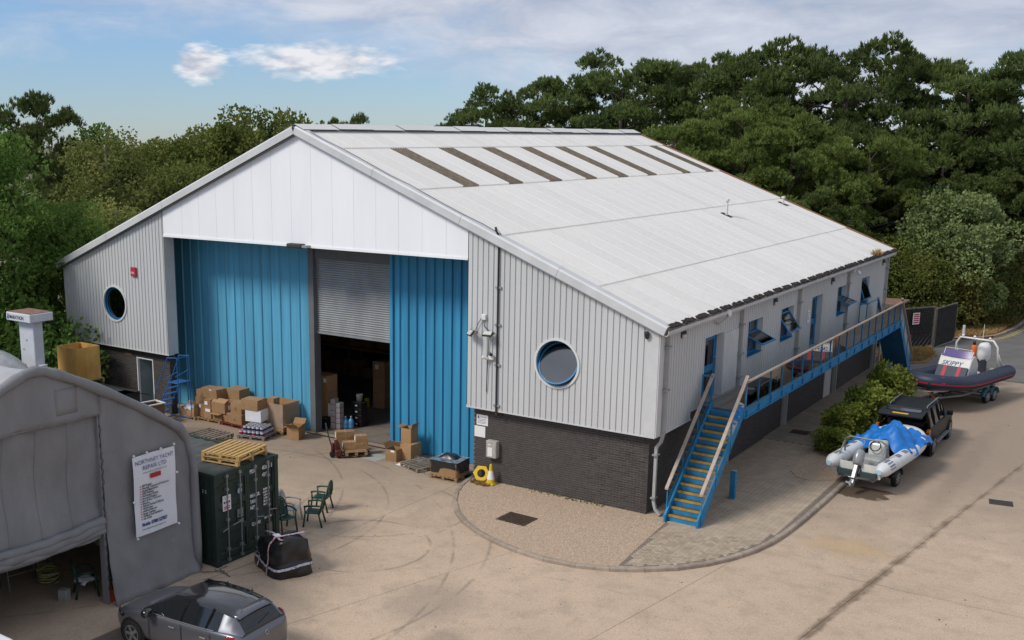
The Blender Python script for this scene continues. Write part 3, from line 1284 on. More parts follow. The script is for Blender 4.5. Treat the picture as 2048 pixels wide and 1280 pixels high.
# corner bricks seen end-on along the side
# ---- left brick plinth with its open doorway
DX0, DX1, DZ = -23.52, -22.58, 2.07
m = MB()
m.box(-SW + .3, DX0 - .05, EB, EB + .22, ZY, HB - .04)
m.box(DX1 + .05, -21.5, EB, EB + .22, ZY, HB - .04)
m.box(DX0 - .05, DX1 + .05, EB, EB + .22, DZ + .05, HB - .04)
m.box(-21.72, -21.5, EB + .22, .62, ZY, HB - .04)
m.build('brick_wall', 'brick_far', shed)
m = MB()
m.box(DX0 - .05, DX0, EB - .015, EB + .2, ZY, DZ + .05)
m.box(DX1, DX1 + .05, EB - .015, EB + .2, ZY, DZ + .05)
m.box(DX0, DX1, EB - .015, EB + .2, DZ, DZ + .05)
d = m.build('door', 'white_frame', shed)
d['label'] = 'white framed side door standing open in the dark brick'
M('door_grey', (0.16, 0.21, 0.22), 0.5, var=0.25, vscale=2)
m = MB()
q = T(DX0 + .02, EB + .1, ZY + .02) @ RZ(R(58))
m.box(0, 0.9, -0.02, 0.02, 0, DZ + .06, mat=q)
leaf = m.build('leaf', 'door_grey', d)
m = MB()
m.tube([(0.80, -0.05, 1.0), (0.66, -0.05, 1.0)], 0.012, 6, mat=q)
m.build('handle', 'zinc', d)
m = MB()
m.box(-27.4, -21.75, 1.86, 1.9, ZY, 4.0)
m.build('inner_wall', 'interior_grey', shed)
m = MB()
m.box(-24.3, -23.9, EB - .008, EB + .05, 2.14, 2.24)
M('terracotta', (0.24, 0.12, 0.055), 0.8)
m.build('air_brick', 'terracotta', shed)

# ---- white gable fascia, panel by panel
xl, xr = -SW + WA, -WA
m = MB()
m.box(xl, xr, 0.0, 0.06, HF, HF + .1)
m.prism([(xl, HF + .1), (xr, HF + .1), (xr, hr(xr) - .06), (-SW / 2, HR - .1), (xl, hr(xl) - .06)], 0.02, frame((0, 0.06, 0), (1, 0, 0), (0, 0, 1)))
fascia = m.build('gable_fascia', 'cladding_smooth', shed)
joints = [xr - .86 - .965 * i for i in range(14)] + [xl]
xs = [xr] + joints
xs[-1] = xl
for x1, x0 in zip(xs, xs[1:]):
    a, b = x0 + .004, x1 - .004
    poly = [(a, HF + .03), (b, HF + .03), (b, hr(b) - .07)]
    if a < -SW / 2 < b:
        poly.append((-SW / 2, HR - .07))
    poly.append((a, hr(a) - .07))
    m = MB()
    m.prism(poly, 0.025, frame((0, 0.02, 0), (1, 0, 0), (0, 0, 1)))
    m.build('fascia_panel', 'white_panel', fascia)
m = MB()
m.box(xl, xr, -0.03, 0.12, HF - .055, HF + .028)
m.build('drip_edge', 'white_panel', fascia)
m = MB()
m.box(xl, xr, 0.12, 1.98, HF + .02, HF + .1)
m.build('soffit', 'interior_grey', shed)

# ---- blue sliding doors
DY = 1.8


def sliding_door(x0, x1, n, z1, prof, mat='blue_paint'):
    m = MB()
    m.box(x0, x1, DY + .02, DY + .08, ZY, z1)
    d = m.build('sliding_door', 'blue_dark', shed)
    w = (x1 - x0) / n
    for i in range(n):
        a = x0 + i * w
        p = MB()
        pr = prof(w)
        vs = []
        for s, dep in pr:
            vs += [(a + s, DY - dep, ZY + .02), (a + s, DY - dep, z1)]
        p.add(vs, [(2 * k, 2 * k + 2, 2 * k + 3, 2 * k + 1) for k in range(len(pr) - 1)])
        p.build('door_panel', mat, d)
    return d


def prof_flat(w):
    return [(0.0, 0.0), (w - .06, 0.0), (w - .06, 0.05), (w - .03, 0.05), (w - .0, 0.0)]


def prof_trap(w):
    return [(0, 0), (w * .30, 0), (w * .36, .07), (w * .84, .07), (w * .92, 0), (w, 0)]


XP0, XP1 = -15.02, -14.76       # grey post between door and shutter
ld = sliding_door(-23.1, XP0, 16, HF, prof_flat, 'blue_pale')
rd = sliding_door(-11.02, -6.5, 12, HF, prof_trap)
m = MB()
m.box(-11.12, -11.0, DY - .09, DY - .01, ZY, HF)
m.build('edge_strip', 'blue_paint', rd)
m = MB()
m.box(XP0, XP1, DY - .12, DY + .25, ZY, HF)
m.box(XP1, -11.03, DY - .02, DY + .3, 6.72, HF)
M('frame_grey', (0.14, 0.145, 0.155), 0.6, var=0.15, vscale=2)
m.build('shutter_frame', 'frame_grey', shed)
# roller shutter, slat by slat
m = MB()
m.box(XP1, -11.03, DY + .1, DY + .12, 3.9, 6.72)
sh = m.build('roller_shutter', 'frame_grey', shed)
sl = MB()
w = -11.04 - XP1
h = 0.085
vs = []
for s, dd in ((0, 0), (.012, .022), (.045, .030), (.07, .022), (.083, 0)):
    vs += [(0, -dd, s), (w, -dd, s)]
sl.add(vs, [(2 * k, 2 * k + 1, 2 * k + 3, 2 * k + 2) for k in range(4)])
slat_me = sl.mesh('slat', 'zinc')
for i in range(33):
    obj('slat', slat_me, sh, (XP1, DY + .095, 3.93 + i * h))
m = MB()
m.box(XP1, -11.03, DY + .05, DY + .13, 3.84, 3.93)
m.build('bottom_bar', 'zinc', sh)
m = MB()
m.box(XP1 - .3, -10.7, DY - .35, DY - .25, ZY + .0005, ZY + .012)
m.build('floor_track', 'dark_metal', shed)

# ---- roof
SLP = math.atan2(HR - HE, SW / 2)
cs_, sn_ = math.cos(SLP), math.sin(SLP)


def on_roof(s, h=0.0):
    """point on the yard-side slope: s metres up from the eave, h above the plane (x, z)"""
    return (-s * cs_ + h * sn_, HE + s * sn_ + h * cs_)


m = MB()
n0 = on_roof(-.1, .03)
n1 = on_roof(SW / 2 / cs_, .03)
m.prism([(n0[0], n0[1] - .06), (n0[0], n0[1]), (n1[0], n1[1]), (-SW - n0[0], n0[1]), (-SW - n0[0], n0[1] - .06), (n1[0], n1[1] - .08)][::-1], SL - .16,
        frame((0, SL - .08, 0), (1, 0, 0), (0, 0, 1)))
roof = m.build('roof', 'interior_grey', shed)
rows = [(-0.22, 2.42), (2.36, 6.05), (5.99, 9.62), (9.56, 13.14), (13.08, 15.10)]
COVER, NCOR = 1.022, 7
y_start = -0.16
NSH = 27
cover = (SL + .2 - y_start) / NSH
LIGHTS = [2.65, 5.55, 9.5, 12.7, 15.75, 18.65, 22.4, 25.5]


def sheet_mesh(s0, s1, mat, name):
    p = MB()
    n = NCOR * 6
    vs = []
    for i in range(n + 1):
        y = cover * i / n
        c = 0.032 * math.cos(2 * PI * i / 6)
        xa, za = on_roof(s0, .082 + c + (.02 + .6 * c if c > 0 else 0))
        xb, zb = on_roof(s1, .075 + c)
        vs += [(xa, y, za), (xb, y, zb)]
    for i in range(n):          # valley faces of the corrugation take the darker second material
        p.f.append((2 * i, 2 * i + 2, 2 * i + 3, 2 * i + 1))
        p.mi.append(1 if i % 6 in (2, 3) else 0)
    p.v += vs
    # the cut lower edge, a few centimetres deep
    b = len(p.v)
    ev = []
    for i in range(n + 1):
        x, y, z = vs[2 * i]
        ev += [(x, y, z), (x - .002, y, z - .012)]
    p.add(ev, [(2 * i, 2 * i + 1, 2 * i + 3, 2 * i + 2) for i in range(n)])
    return p.mesh(name, [mat, 'roof_valley' if mat == 'roof_cement' else 'roof_light_valley'], True)


lit = set()
for ly in LIGHTS:
    lit.add(min(range(NSH), key=lambda i: abs(y_start + cover * i - ly)))
for r, (s0, s1) in enumerate(rows):
    me = sheet_mesh(s0, s1, 'roof_cement', 'roof_sheet')
    ml = sheet_mesh(s0, s1, 'roof_light', 'roof_light') if r == 3 else None
    for i in range(NSH):
        y = y_start + cover * i
        if r == 3 and i in lit:
            obj('roof_light', ml, roof, (0, y, 0))
        else:
            obj('roof_sheet', me, roof, (0, y, 0))
# far slope in one piece (never in view from the yard)
m = MB()
x0, z0 = on_roof(-.2, .08)
m.add([(-SW - x0, y_start, z0), (-SW / 2, y_start, HR + .09), (-SW / 2, SL + .2, HR + .09), (-SW - x0, SL + .2, z0)], [(0, 1, 2, 3)])
m.build('far_slope', 'roof_cement', roof)
# ridge capping, piece by piece
for i in range(14):
    y0 = y_start + (SL + .36) / 14 * i
    y1 = y0 + (SL + .36) / 14 - .02
    m = MB()
    k = 0.02 * (i % 2)
    xr_, zr_ = -SW / 2, HR + .19 + k
    P = [(xr_ + .45, zr_ - .45 * math.tan(SLP) + .02), (xr_ + .12, zr_ - .02), (xr_, zr_ + .03), (xr_ - .12, zr_ - .02), (xr_ - .45, zr_ - .45 * math.tan(SLP) + .02)]
    n = len(P)
    m.add([(x, y0, z) for x, z in P] + [(x, y1, z) for x, z in P], [(j, j + 1, n + j + 1, n + j) for j in range(n - 1)])
    m.build('ridge_cap', 'roof_cement', roof)
# verge trims along the front slopes
for sgn in (1, -1):
    for i in range(4):
        L_ = SW / 2 / cs_
        s0, s1 = -0.25 + (L_ + .3) * i / 4, -0.25 + (L_ + .3) * (i + 1) / 4 - .012
        if i == 3:
            s1 = L_ - .03
        m = MB()
        prof = [(-0.21, -0.12), (-0.21, 0.11), (-0.17, 0.165), (0.13, 0.17), (0.13, 0.14), (-0.16, 0.135), (-0.185, 0.10), (-0.185, -0.12)]
        vs = []
        for s in (s0, s1):
            for y, h in prof:
                x, z = on_roof(s, h)
                vs.append((x if sgn == 1 else -SW - x, y, z))
        n = len(prof)
        fs = [(j, (j + 1) % n, n + (j + 1) % n, n + j) for j in range(n)] + [tuple(range(n)), tuple(range(2 * n - 1, n - 1, -1))]
        m.add(vs, fs)
        m.build('verge_trim', 'cladding_smooth', roof)
    # dark shadow gap board under the verge
    m = MB()
    vs = []
    for s in (-.1, SW / 2 / cs_ - .02):
        for y, h in ((-.16, -.16), (-.16, -.02), (0.03, -.02), (0.03, -.16)):
            x, z = on_roof(s, h)
            vs.append((x if sgn == 1 else -SW - x, y, z))
    m.add(vs, [(0, 1, 5, 4), (1, 2, 6, 5), (2, 3, 7, 6), (3, 0, 4, 7), (0, 1, 2, 3), (7, 6, 5, 4)])
    m.build('barge_board', 'cladding_smooth' if sgn == 1 else 'frame_grey', roof)
# rear verge
m = MB()
for s0, s1 in ((-.25, SW / 2 / cs_),):
    vs = []
    for s in (s0, s1):
        for y, h in ((SL + .12, .0), (SL + .12, .17), (SL + .24, .17), (SL + .24, .0)):
            x, z = on_roof(s, h)
            vs.append((x, y, z))
    m.add(vs, [(0, 1, 5, 4), (1, 2, 6, 5), (2, 3, 7, 6), (3, 0, 4, 7), (0, 1, 2, 3), (7, 6, 5, 4)])
m.build('verge_trim', 'terracotta', roof)
# gutter
m = MB()
gx, gz = on_roof(-.27, .0)
P = [(gx - .10, gz - .02), (gx - .09, gz - .12), (gx + .02, gz - .13), (gx + .07, gz - .06), (gx + .075, gz + .03), (gx + .06, gz + .03), (gx + .055, gz - .05), (gx + .015, gz - .11), (gx - .08, gz - .10), (gx - .09, gz - .02)]
n = len(P)
m.add([(x, -.16, z) for x, z in P] + [(x, SL + .1, z) for x, z in P],
      [(j, n + j, n + (j + 1) % n, (j + 1) % n) for j in range(n)] + [tuple(range(n)), tuple(range(2 * n - 1, n - 1, -1))])
m.build('gutter', 'cladding_smooth', shed)
# black moss caught behind the sheet ends at the eave
rm = random.Random(11)
for i in range(NSH):
    y0 = y_start + cover * i + .14
    m = MB()
    nseg = 6
    for q in range(nseg):
        ya = y0 + (cover - .26) * q / nseg
        x, z = on_roof(-.25, .15 + rm.uniform(-.01, .02))
        m.cbox(x, ya + .06, z, .17 + rm.uniform(-.04, .03), .13, .05, mat=T(x, 0, z) @ RY(SLP) @ T(-x, 0, -z))
    m.build('moss_strip', 'moss', roof)
# short side laps showing dark near the eave
for i in range(1, NSH):
    m = MB()
    y = y_start + cover * i - .02
    s1 = rm.uniform(.3, 1.1)
    a, b = on_roof(-.1, .14), on_roof(s1, .112)
    m.add([(a[0], y, a[1]), (a[0], y + .010, a[1]), (b[0], y + .005, b[1]), (b[0], y, b[1])], [(0, 1, 2, 3)])
    m.build('side_lap', 'drain_grey', roof)
# two vent pipes and a tuft growing in the gutter
for s, y, hgt, lab in ((5.2, 18.0, .75, 'white vent pipe standing on the middle of the pale roof'), (5.45, 26.6, .4, 'short vent pipe on the pale roof near its far edge')):
    x, z = on_roof(s, .1)
    t = thing('vent_pipe', lab, 'vent pipe', (x, y, z - .02), 0, 'vent pipes on the roof')
    m = MB()
    m.lathe([(.055, -.1), (.055, hgt - .12), (.1, hgt - .11), (.1, hgt - .02), (.03, hgt)], 12)
    smooth_angle(m.build('pipe', 'white_plastic', t), 40)
    m = MB()
    m.cbox(0, 0, .03, .5, .34, .02, mat=RY(SLP))
    m.build('flashing', 'drain_grey', t)

# ---- downpipes on the long side
def downpipe(y, z0, kick=False):
    m = MB()
    if kick:
        pts = [(.10, y, HE - .18), (.10, y, HB + .12), (.02, y - .02, HB - .22), (-.10, y - .05, HB - .40), (-.10, y - .05, .42), (-.04, y - .05, .20), (.12, y - .05, .04)]
    else:
        pts = [(.08, y, HE - .2), (.08, y, 2.9), (.06, y, 2.6), (-.16, y, 2.35), (-.16, y, 0.05)]
    m.tube(pts, .062, 4)
    p = m.build('downpipe', 'pipe_grey', shed)
    for z in ([5.2, 3.9, 1.9, .55] if kick else [5.0, 4.0, 3.2]):
        m = MB()
        xx = .10 if z > 2.5 else -.10
        m.cbox(xx, y - (.05 if z < 2.5 else 0), z, .15, .24, .05)
        m.build('bracket', 'zinc', p)


downpipe(.42, 0, True)
for y in (6.75, 13.2, 20.25, 27.3):
    downpipe(y, 0)
m = MB()
for y in (6.75, 13.2, 20.25, 27.2):
    m = MB()
    m.box(-EB - .01, -EB + .10, y - .12, y + .12, 0.0, 2.62)
    m.build('pilaster', 'pipe_grey', shed)
# grey service door in the brick below the walkway
m = MB()
m.box(-EB, -EB + .03, 18.9, 19.9, .02, 2.1)
m.build('service_door', 'cladding_smooth', shed)
# small stepped notch where the cladding meets the brick near the stairs: handled by the flashing above

# ---- windows and doors on the long side
def side_window(y0, y1, z0, z1, tilt, lab=None):
    X = -0.26
    m = MB()
    f = .07
    m.box(X, X + .07, y0, y0 + f, z0, z1)
    m.box(X, X + .07, y1 - f, y1, z0, z1)
    m.box(X, X + .07, y0 + f, y1 - f, z1 - f, z1)
    m.box(X, X + .07, y0 + f, y1 - f, z0, z0 + f)
    zm = (z0 + z1) / 2
    ym = lerp(y0, y1, .5)
    m.box(X, X + .07, ym - .035, ym + .035, z0 + f, z1 - f)
    w = m.build('window', 'blue_steel', shed)
    if lab:
        w['label'] = lab
    m = MB()
    m.box(X, 0.05, y0, y1, z0, z0 + .02, mat=T(0, 0, .002))
    m.build('sill', 'blue_steel', w)
    m = MB()
    m.box(X + .02, X + .03, y0 + f, ym - .036, z0 + f, z1 - f)
    m.build('pane', 'pane_dark', w)
    if tilt is None:
        m = MB()
        m.box(X + .02, X + .03, ym + .036, y1 - f, z0 + f, z1 - f)
        m.build('pane', 'pane_dark', w)
        return
    # the opening light: top hung, pushed out
    zt = lerp(z0, z1, tilt[1])
    hh = tilt[2]
    q = T(X + .09, 0, zt) @ RY(R(-tilt[0]))
    m = MB()
    a, b = y0 + .12, y1 - .04
    m.box(-.02, .02, a, a + .06, -hh, 0, mat=q)
    m.box(-.02, .02, b - .06, b, -hh, 0, mat=q)
    m.box(-.02, .02, a + .06, b - .06, -.06, 0, mat=q)
    m.box(-.02, .02, a + .06, b - .06, -hh, -hh + .06, mat=q)
    s_ = m.build('sash', 'blue_steel', w)
    m = MB()
    m.box(-.006, .006, a + .06, b - .06, -hh + .06, -.06, mat=q)
    m.build('pane', 'pane_clear', w)
    m = MB()
    m.box(X - .02, X - .01, y0 + f, y1 - f, z0 + f, z1 - f)
    m.build('blind', 'interior_grey', w)


side_window(7.6, 9.12, 3.71, 4.96, (66, .62, .75))
side_window(11.2, 12.7, 3.71, 4.95, (36, .82, .85))
side_window(18.79, 20.2, 3.69, 4.94, (72, .60, .7))
side_window(22.75, 24.15, 3.69, 4.93, (20, .9, .95))


def side_door(y0, y1, z0, z1, lab):
    X = -0.28
    f = .09
    m = MB()
    m.box(X, X + .07, y0, y0 + f, z0, z1)
    m.box(X, X + .07, y1 - f, y1, z0, z1)
    m.box(X, X + .07, y0 + f, y1 - f, z1 - f, z1)
    d = m.build('door', 'blue_steel', shed)
    d['label'] = lab
    m = MB()
    a, b = y0 + f + .01, y1 - f - .01
    m.box(X + .01, X + .06, a, a + .11, z0 + .01, z1 - f - .01)
    m.box(X + .01, X + .06, b - .11, b, z0 + .01, z1 - f - .01)
    for za, zb in ((z0 + .01, z0 + .22), (z0 + .86, z0 + 1.08), (z1 - f - .13, z1 - f - .01)):
        m.box(X + .01, X + .06, a + .11, b - .11, za, zb)
    m.build('leaf', 'blue_steel', d)
    m = MB()
    m.box(X + .03, X + .04, a + .11, b - .11, z0 + .22, z0 + .86)
    m.box(X + .03, X + .04, a + .11, b - .11, z0 + 1.08, z1 - f - .13)
    m.build('pane', 'pane_dark', d)
    m = MB()
    m.tube([(X + .09, b - .06, z0 + .85), (X + .13, b - .06, z0 + .9), (X + .13, b - .06, z0 + 1.25), (X + .09, b - .06, z0 + 1.3)], .015, 6)
    m.build('handle', 'zinc', d)
    m = MB()
    m.box(-.34, .06, y0, y1, z0 - .04, z0)
    m.build('threshold', 'zinc', d)


side_door(3.6, 5.19, 2.84, 4.97, 'blue glazed door at the head of the near stairs')
side_door(15.07, 16.55, 2.84, 4.95, 'blue glazed door halfway along the walkway')
# flat infill beside the first door
m = MB()
m.box(0.012, .03, 5.24, 6.6, 2.84, 4.9)
m.build('infill_panel', 'cladding_smooth', sidepart)
# ================================================================== raised walkway with two flights of stairs
M('rail_timber', (0.46, 0.37, 0.30), 0.8, var=0.25, vscale=6, stretch=(1, 0.2, 1), space='World', bump=0.2, bscale=30)
M('deck_timber', (0.22, 0.205, 0.18), 0.85, var=0.3, vscale=5, stretch=(3, 0.2, 1), space='World', rnd=0.15)
M('tread_grit', (0.105, 0.085, 0.07), 0.95, var=0.3, vscale=8, space='World')
M('tread_nose', (0.46, 0.27, 0.055), 0.8, var=0.35, vscale=6, space='World')
M('beam_blue', (0.018, 0.225, 0.45), 0.5, var=0.3, vscale=3, space='World')
glass_mat('rail_glass', (0.72, 0.78, 0.78), 0.48, 0.02)
walk = thing('walkway', 'blue steel walkway with glass sides, timber handrail and stairs at both ends', 'walkway', (0, 0, 0))
DZ_ = 2.84
XI, XO = 0.42, 1.42
Y0, Y1 = 3.42, 24.5
for i in range(9):
    a = 0.10 + (XO - .02 - .10) / 9 * i
    m = MB()
    m.box(a + .004, a + (XO - .12) / 9 - .004, Y0, Y1, DZ_ - .04, DZ_)
    m.build('deck_plank', 'deck_timber', walk)
m = MB()
m.box(XO, XO + .05, Y0 - .1, Y1 + .1, DZ_ - .22, DZ_ + .07)
m.box(XO + .05, XO + .10, Y0 - .1, Y1 + .1, DZ_ - .22, DZ_ - .19)
m.box(XO + .05, XO + .10, Y0 - .1, Y1 + .1, DZ_ + .04, DZ_ + .07)
m.build('edge_beam', 'beam_blue', walk)
m = MB()
m.box(0.03, .09, Y0, Y1, DZ_ - .2, DZ_ - .05)
m.build('wall_beam', 'beam_blue', walk)
for y in np.arange(Y0 + .3, Y1, 2.33):
    m = MB()
    m.box(.09, XO, y - .04, y + .04, DZ_ - .18, DZ_ - .045)
    m.build('cross_beam', 'beam_blue', walk)
ys = [Y0 + .12 + (Y1 - Y0 - .2) / 18 * i for i in range(19)]
for i, y in enumerate(ys):
    m = MB()
    m.box(XO + .02, XO + .045, y - .009, y + .009, DZ_ - .25, 3.74)
    m.box(XO + .046, XO + .105, y - .03, y + .03, DZ_ - .24, DZ_ + .085)
    m.build('post', 'beam_blue', walk)
    if i:
        m = MB()
        m.box(XO + .005, XO + .015, ys[i - 1] + .015, y - .015, DZ_ + .10, 3.70)
        m.build('glass_panel', 'rail_glass', walk)
m = MB()
m.box(XO - .01, XO + .08, Y0 + .02, Y1 + .1, 3.74, 3.785)
m.build('handrail', 'rail_timber', walk)


def flight(ya, za, yb, zb, n, soffit):
    """stairs from the ground (ya, za) up to the deck (yb, zb)"""
    going = (yb - ya) / n
    rise = (zb - za) / n
    for k in range(n):
        y = ya + going * k
        z = za + rise * (k + 1)
        sg = 1 if going > 0 else -1
        if k < n - 1:
            m = MB()
            y2 = y + going
            m.box(XI + .03, XO - .03, min(y + sg * .055, y2 + sg * .02), max(y + sg * .055, y2 + sg * .02), z - .045, z)
            t = m.build('tread', 'tread_grit', walk)
            m = MB()
            a, b = sorted((y - sg * .02, y + sg * .054))
            m.box(XI + .03, XO - .03, a, b, z - .05, z + .006)
            m.build('nosing', 'tread_nose', t)
        m = MB()
        a, b = sorted((y + sg * .002, y + sg * .02))
        m.box(XI + .035, XO - .035, a, b, z - rise, z - .052 if k < n - 1 else z - .01)
        m.build('riser', 'beam_blue', walk)
    ln = math.hypot(yb - ya, zb - za)
    t = Vector((0, (yb - ya) / ln, (zb - za) / ln))
    up = Vector((0, -t.z * (1 if going > 0 else -1), abs(t.y)))
    for x0, x1 in ((XI - .03, XI + .03), (XO - .03, XO + .03)):
        m = MB()
        P = [Vector((0, ya - .16 * (1 if going > 0 else -1), za)), Vector((0, ya - .16 * (1 if going > 0 else -1), za + .22)),
             Vector((0, yb + .0, zb + .20)), Vector((0, yb + .0, zb - .14)), Vector((0, ya + .22 * (1 if going > 0 else -1), za))]
        pl = [(p.y, p.z) for p in P]
        if going < 0:
            pl = pl
        m.prism(pl, x1 - x0, frame((x0, 0, 0), (0, 1, 0), (0, 0, 1)))
        m.build('stringer', 'beam_blue', walk)
    if soffit:
        m = MB()
        o = -.16
        m.add([(XI, ya + .25 * (-1), za + .02), (XO, ya + .25 * (-1), za + .02), (XO, yb - .0, zb - .24), (XI, yb - .0, zb - .24)], [(0, 1, 2, 3)])
        for k in range(n):
            pass
        m.build('soffit', 'blue_dark', walk)
    # rails
    for x, y_in in ((XI, 0), (XO, 1)):
        h = 0.98
        sg = 1 if going > 0 else -1
        pa = Vector((x, ya + .05 * sg, za + .20))
        pb = Vector((x, yb, zb + .16))
        xo = x + (.035 if y_in else -.035)
        n_p = 4
        for q in range(n_p):
            f = q / (n_p - 1)
            p = pa.lerp(pb, f)
            if q == n_p - 1 and y_in:
                continue
            m = MB()
            m.box(xo - .014, xo + .014, p.y - .014, p.y + .014, max(p.z - .35, 0.0), p.z + h - .14)
            m.build('post', 'beam_blue', walk)
        m = MB()
        a = pa + Vector((0, .04 * sg, .02))
        b = pb + Vector((0, -.04 * sg, .02))
        m.add([(xo - .006, a.y, a.z), (xo - .006, b.y, b.z), (xo - .006, b.y, b.z + h - .25), (xo - .006, a.y, a.z + h - .25)], [(0, 1, 2, 3)])
        m.build('glass_panel', 'rail_glass', walk)
        m = MB()
        d = (pb - pa).normalized()
        a = pa + Vector((0, 0, h - .14)) - d * .12
        b = pb + Vector((0, 0, h - .14)) + d * (.12 if y_in else .02)
        P = [(a.y, a.z), (b.y, b.z), (b.y, b.z + .055), (a.y, a.z + .055)]
        if going < 0:
            P = P[::-1]
        m.prism(P, .10, frame((xo - .05, 0, 0), (0, 1, 0), (0, 0, 1)))
        m.build('handrail', 'rail_timber', walk)


flight(.16, 0.0, Y0, DZ_, 15, False)
flight(27.55, 0.0, Y1, DZ_, 15, True)
# inner guard frame at the head of each flight
for yy in (Y0 - .05, Y1 - 2.0):
    m = MB()
    m.box(.06, .10, yy - .02, yy + .02, DZ_, 3.82)
    m.box(XI - .05, XI - .01, yy - .02, yy + .02, DZ_, 3.82)
    m.box(.06, XI - .01, yy - .025, yy + .025, 3.80, 3.86)
    m.box(.10, XI - .05, yy - .02, yy + .02, DZ_ + .1, DZ_ + .15)
    m.build('guard_frame', 'beam_blue', walk)
m = MB()
m.tube([(XI, Y1 - 2, 3.84), (XI, Y1 - .1, 3.84), (XI, Y1 + .6, 3.25)], .03, 6)
m.build('guard_frame', 'beam_blue', walk)

# ================================================================== fixtures on the shed
def bulkhead(y, z, lab):
    t = thing('wall_light', lab, 'wall light', (0.0, y, z), 0, 'black half-dome lights under the eaves')
    m = MB()
    m.grid(lambda u, v: (.13 * math.sin(PI * v / 2 + .001) * math.sin(PI * u), -.12 * math.cos(PI * u), .20 * math.cos(PI * v / 2)), 10, 6)
    m.box(-.0, .02, -.12, .12, -.12, .18)
    smooth_angle(m.build('hood', 'dark_metal', t), 50)
    m = MB()
    m.box(.02, .10, -.09, .09, -.13, -.005)
    bevel(m.build('lens', 'lens', t), .02, 2)


bulkhead(1.68, 5.40, 'black half-dome wall light nearest the shed front corner')
bulkhead(10.28, 5.36, 'black half-dome wall light between the first two windows')
bulkhead(17.75, 5.33, 'black half-dome wall light between the second door and third window')
bulkhead(26.54, 5.33, 'black half-dome wall light near the far end of the wall')

t = thing('wireless_dish', 'small white dish antenna on an arm under the eaves near the first door', 'antenna', (0.02, 4.7, 5.55))
m = MB()
m.tube([(0, -.35, -.18), (.12, -.30, -.18), (.25, -.05, -.02), (.28, 0, .08)], .014, 6)
m.tube([(0, .1, -.3), (.02, -.35, -.2), (.02, -.75, .1)], .008, 5)
m.build('arm', 'zinc', t)
m = MB()
m.lathe([(.02, -.05), (.12, -.03), (.155, .0), (.14, .03), (.06, .05), (.01, .055)], 16, mat=T(.3, .02, .14) @ RY(R(70)))
smooth_angle(m.build('dish', 'white_plastic', t), 60)

t = thing('alarm_box', 'white security light fixed under the eaves between the last two windows', 'security light', (0.02, 20.9, 5.42))
m = MB()
m.box(0, .12, -.12, .12, -.02, .22)
bevel(m.build('housing', 'white_plastic', t), .02, 2)
m = MB()
m.lathe([(.02, 0), (.10, .02), (.11, .12), (.06, .16)], 12, mat=T(.16, .12, -.08) @ RY(R(60)))
smooth_angle(m.build('lamp_head', 'white_plastic', t), 50)

t = thing('notice', 'white notice on the wall left of the second blue door', 'notice', (0.012, 14.68, 4.0))
m = MB()
m.box(0, .012, -.17, .17, -.02, .48)
m.build('board', 'sign_white', t)
m = MB()
for k in range(5):
    m.box(.0125, .014, -.12, .10 - .03 * (k % 3), .38 - .07 * k, .40 - .07 * k)
tag(m.build('print', 'print_blue', t), kind='stuff')

# front: dark conduit, floodlights, cameras
t = thing('conduit', 'black conduit running down the grey cladding beside the blue door', 'conduit', (-5.47, 0, 2.45))
m = MB()
m.tube([(0, -.05, 0.0), (0, -.05, 5.72), (0.0, -.24, 5.92), (.0, -.26, 6.02)], .035, 8)
smooth_angle(m.build('pipe', 'dark_metal', t), 50)
for z in (.25, 1.6, 2.9, 4.1):
    m = MB()
    m.box(-.11, .11, -.06, -.005, z - .03, z + .03)
    m.build('clip', 'zinc', t)
m = MB()
s_top = 5.47 / cs_
pp = []
for q in range(12):
    s = s_top + (SW / 2 / cs_ - s_top - .6) * q / 11
    x, z = on_roof(s, .19 + .012 * (q % 2))
    pp.append((x + 5.47, -.03 + .06 * math.sin(q * 1.7), z - 2.45))
m.tube([(0, -.26, 6.02)] + pp, .009, 6)
m.build('cable', 'dark_metal', t)


def floodlight(x, z, tilt, yaw, lab):
    t = thing('floodlight', lab, 'floodlight', (x, -.02, z), 0, 'black floodlights on the grey cladding')
    q = T(0, -.22, 0) @ RZ(yaw) @ RX(tilt)
    m = MB()
    m.box(-.17, .17, -.04, .03, -.11, .11, mat=q)
    bevel(m.build('housing', 'dark_metal', t), .012, 1)
    m = MB()
    m.box(-.14, .14, -.05, -.041, -.085, .085, mat=q)
    m.build('lens', 'lens', t)
    m = MB()
    m.tube([(-.17, -.22, 0), (-.17, -.1, .0), (-.12, 0.0, .02), (.12, 0.0, .02), (.17, -.1, 0), (.17, -.22, 0)], .012, 5)
    m.build('bracket', 'dark_metal', t)


floodlight(-6.36, 5.03, R(-40), R(-35), 'black floodlight at the left edge of the grey cladding')
floodlight(-5.72, 5.06, R(-60), R(10), 'black floodlight beside the black conduit')
t = thing('junction_box', 'white cable box above the two floodlights on the cladding', 'cable box', (-5.98, -.01, 5.55))
m = MB()
m.box(-.08, .08, -.09, 0, -.08, .10)
bevel(m.build('housing', 'white_plastic', t), .015, 1)
m = MB()
m.tube([(-.07, -.05, 0), (-.2, -.06, -.2), (-.32, -.05, -.45), (-.42, -.12, -.5)], .011, 5)
m.tube([(0, -.06, -.1), (.03, -.05, -.3), (.2, -.05, -.42), (.24, -.1, -.48)], .016, 5)
m.tube([(.2, -.04, -.45), (.17, -.03, -1.2), (.15, -.04, -1.8), (.12, -.03, -2.45)], .014, 5)
m.build('cable', 'dark_metal', t)
t = thing('camera_cluster', 'white twin security cameras beside the black conduit', 'security camera', (-5.68, -.01, 4.28))
m = MB()
m.box(-.10, .10, -.08, 0, -.08, .06)
bevel(m.build('base', 'white_plastic', t), .01, 1)
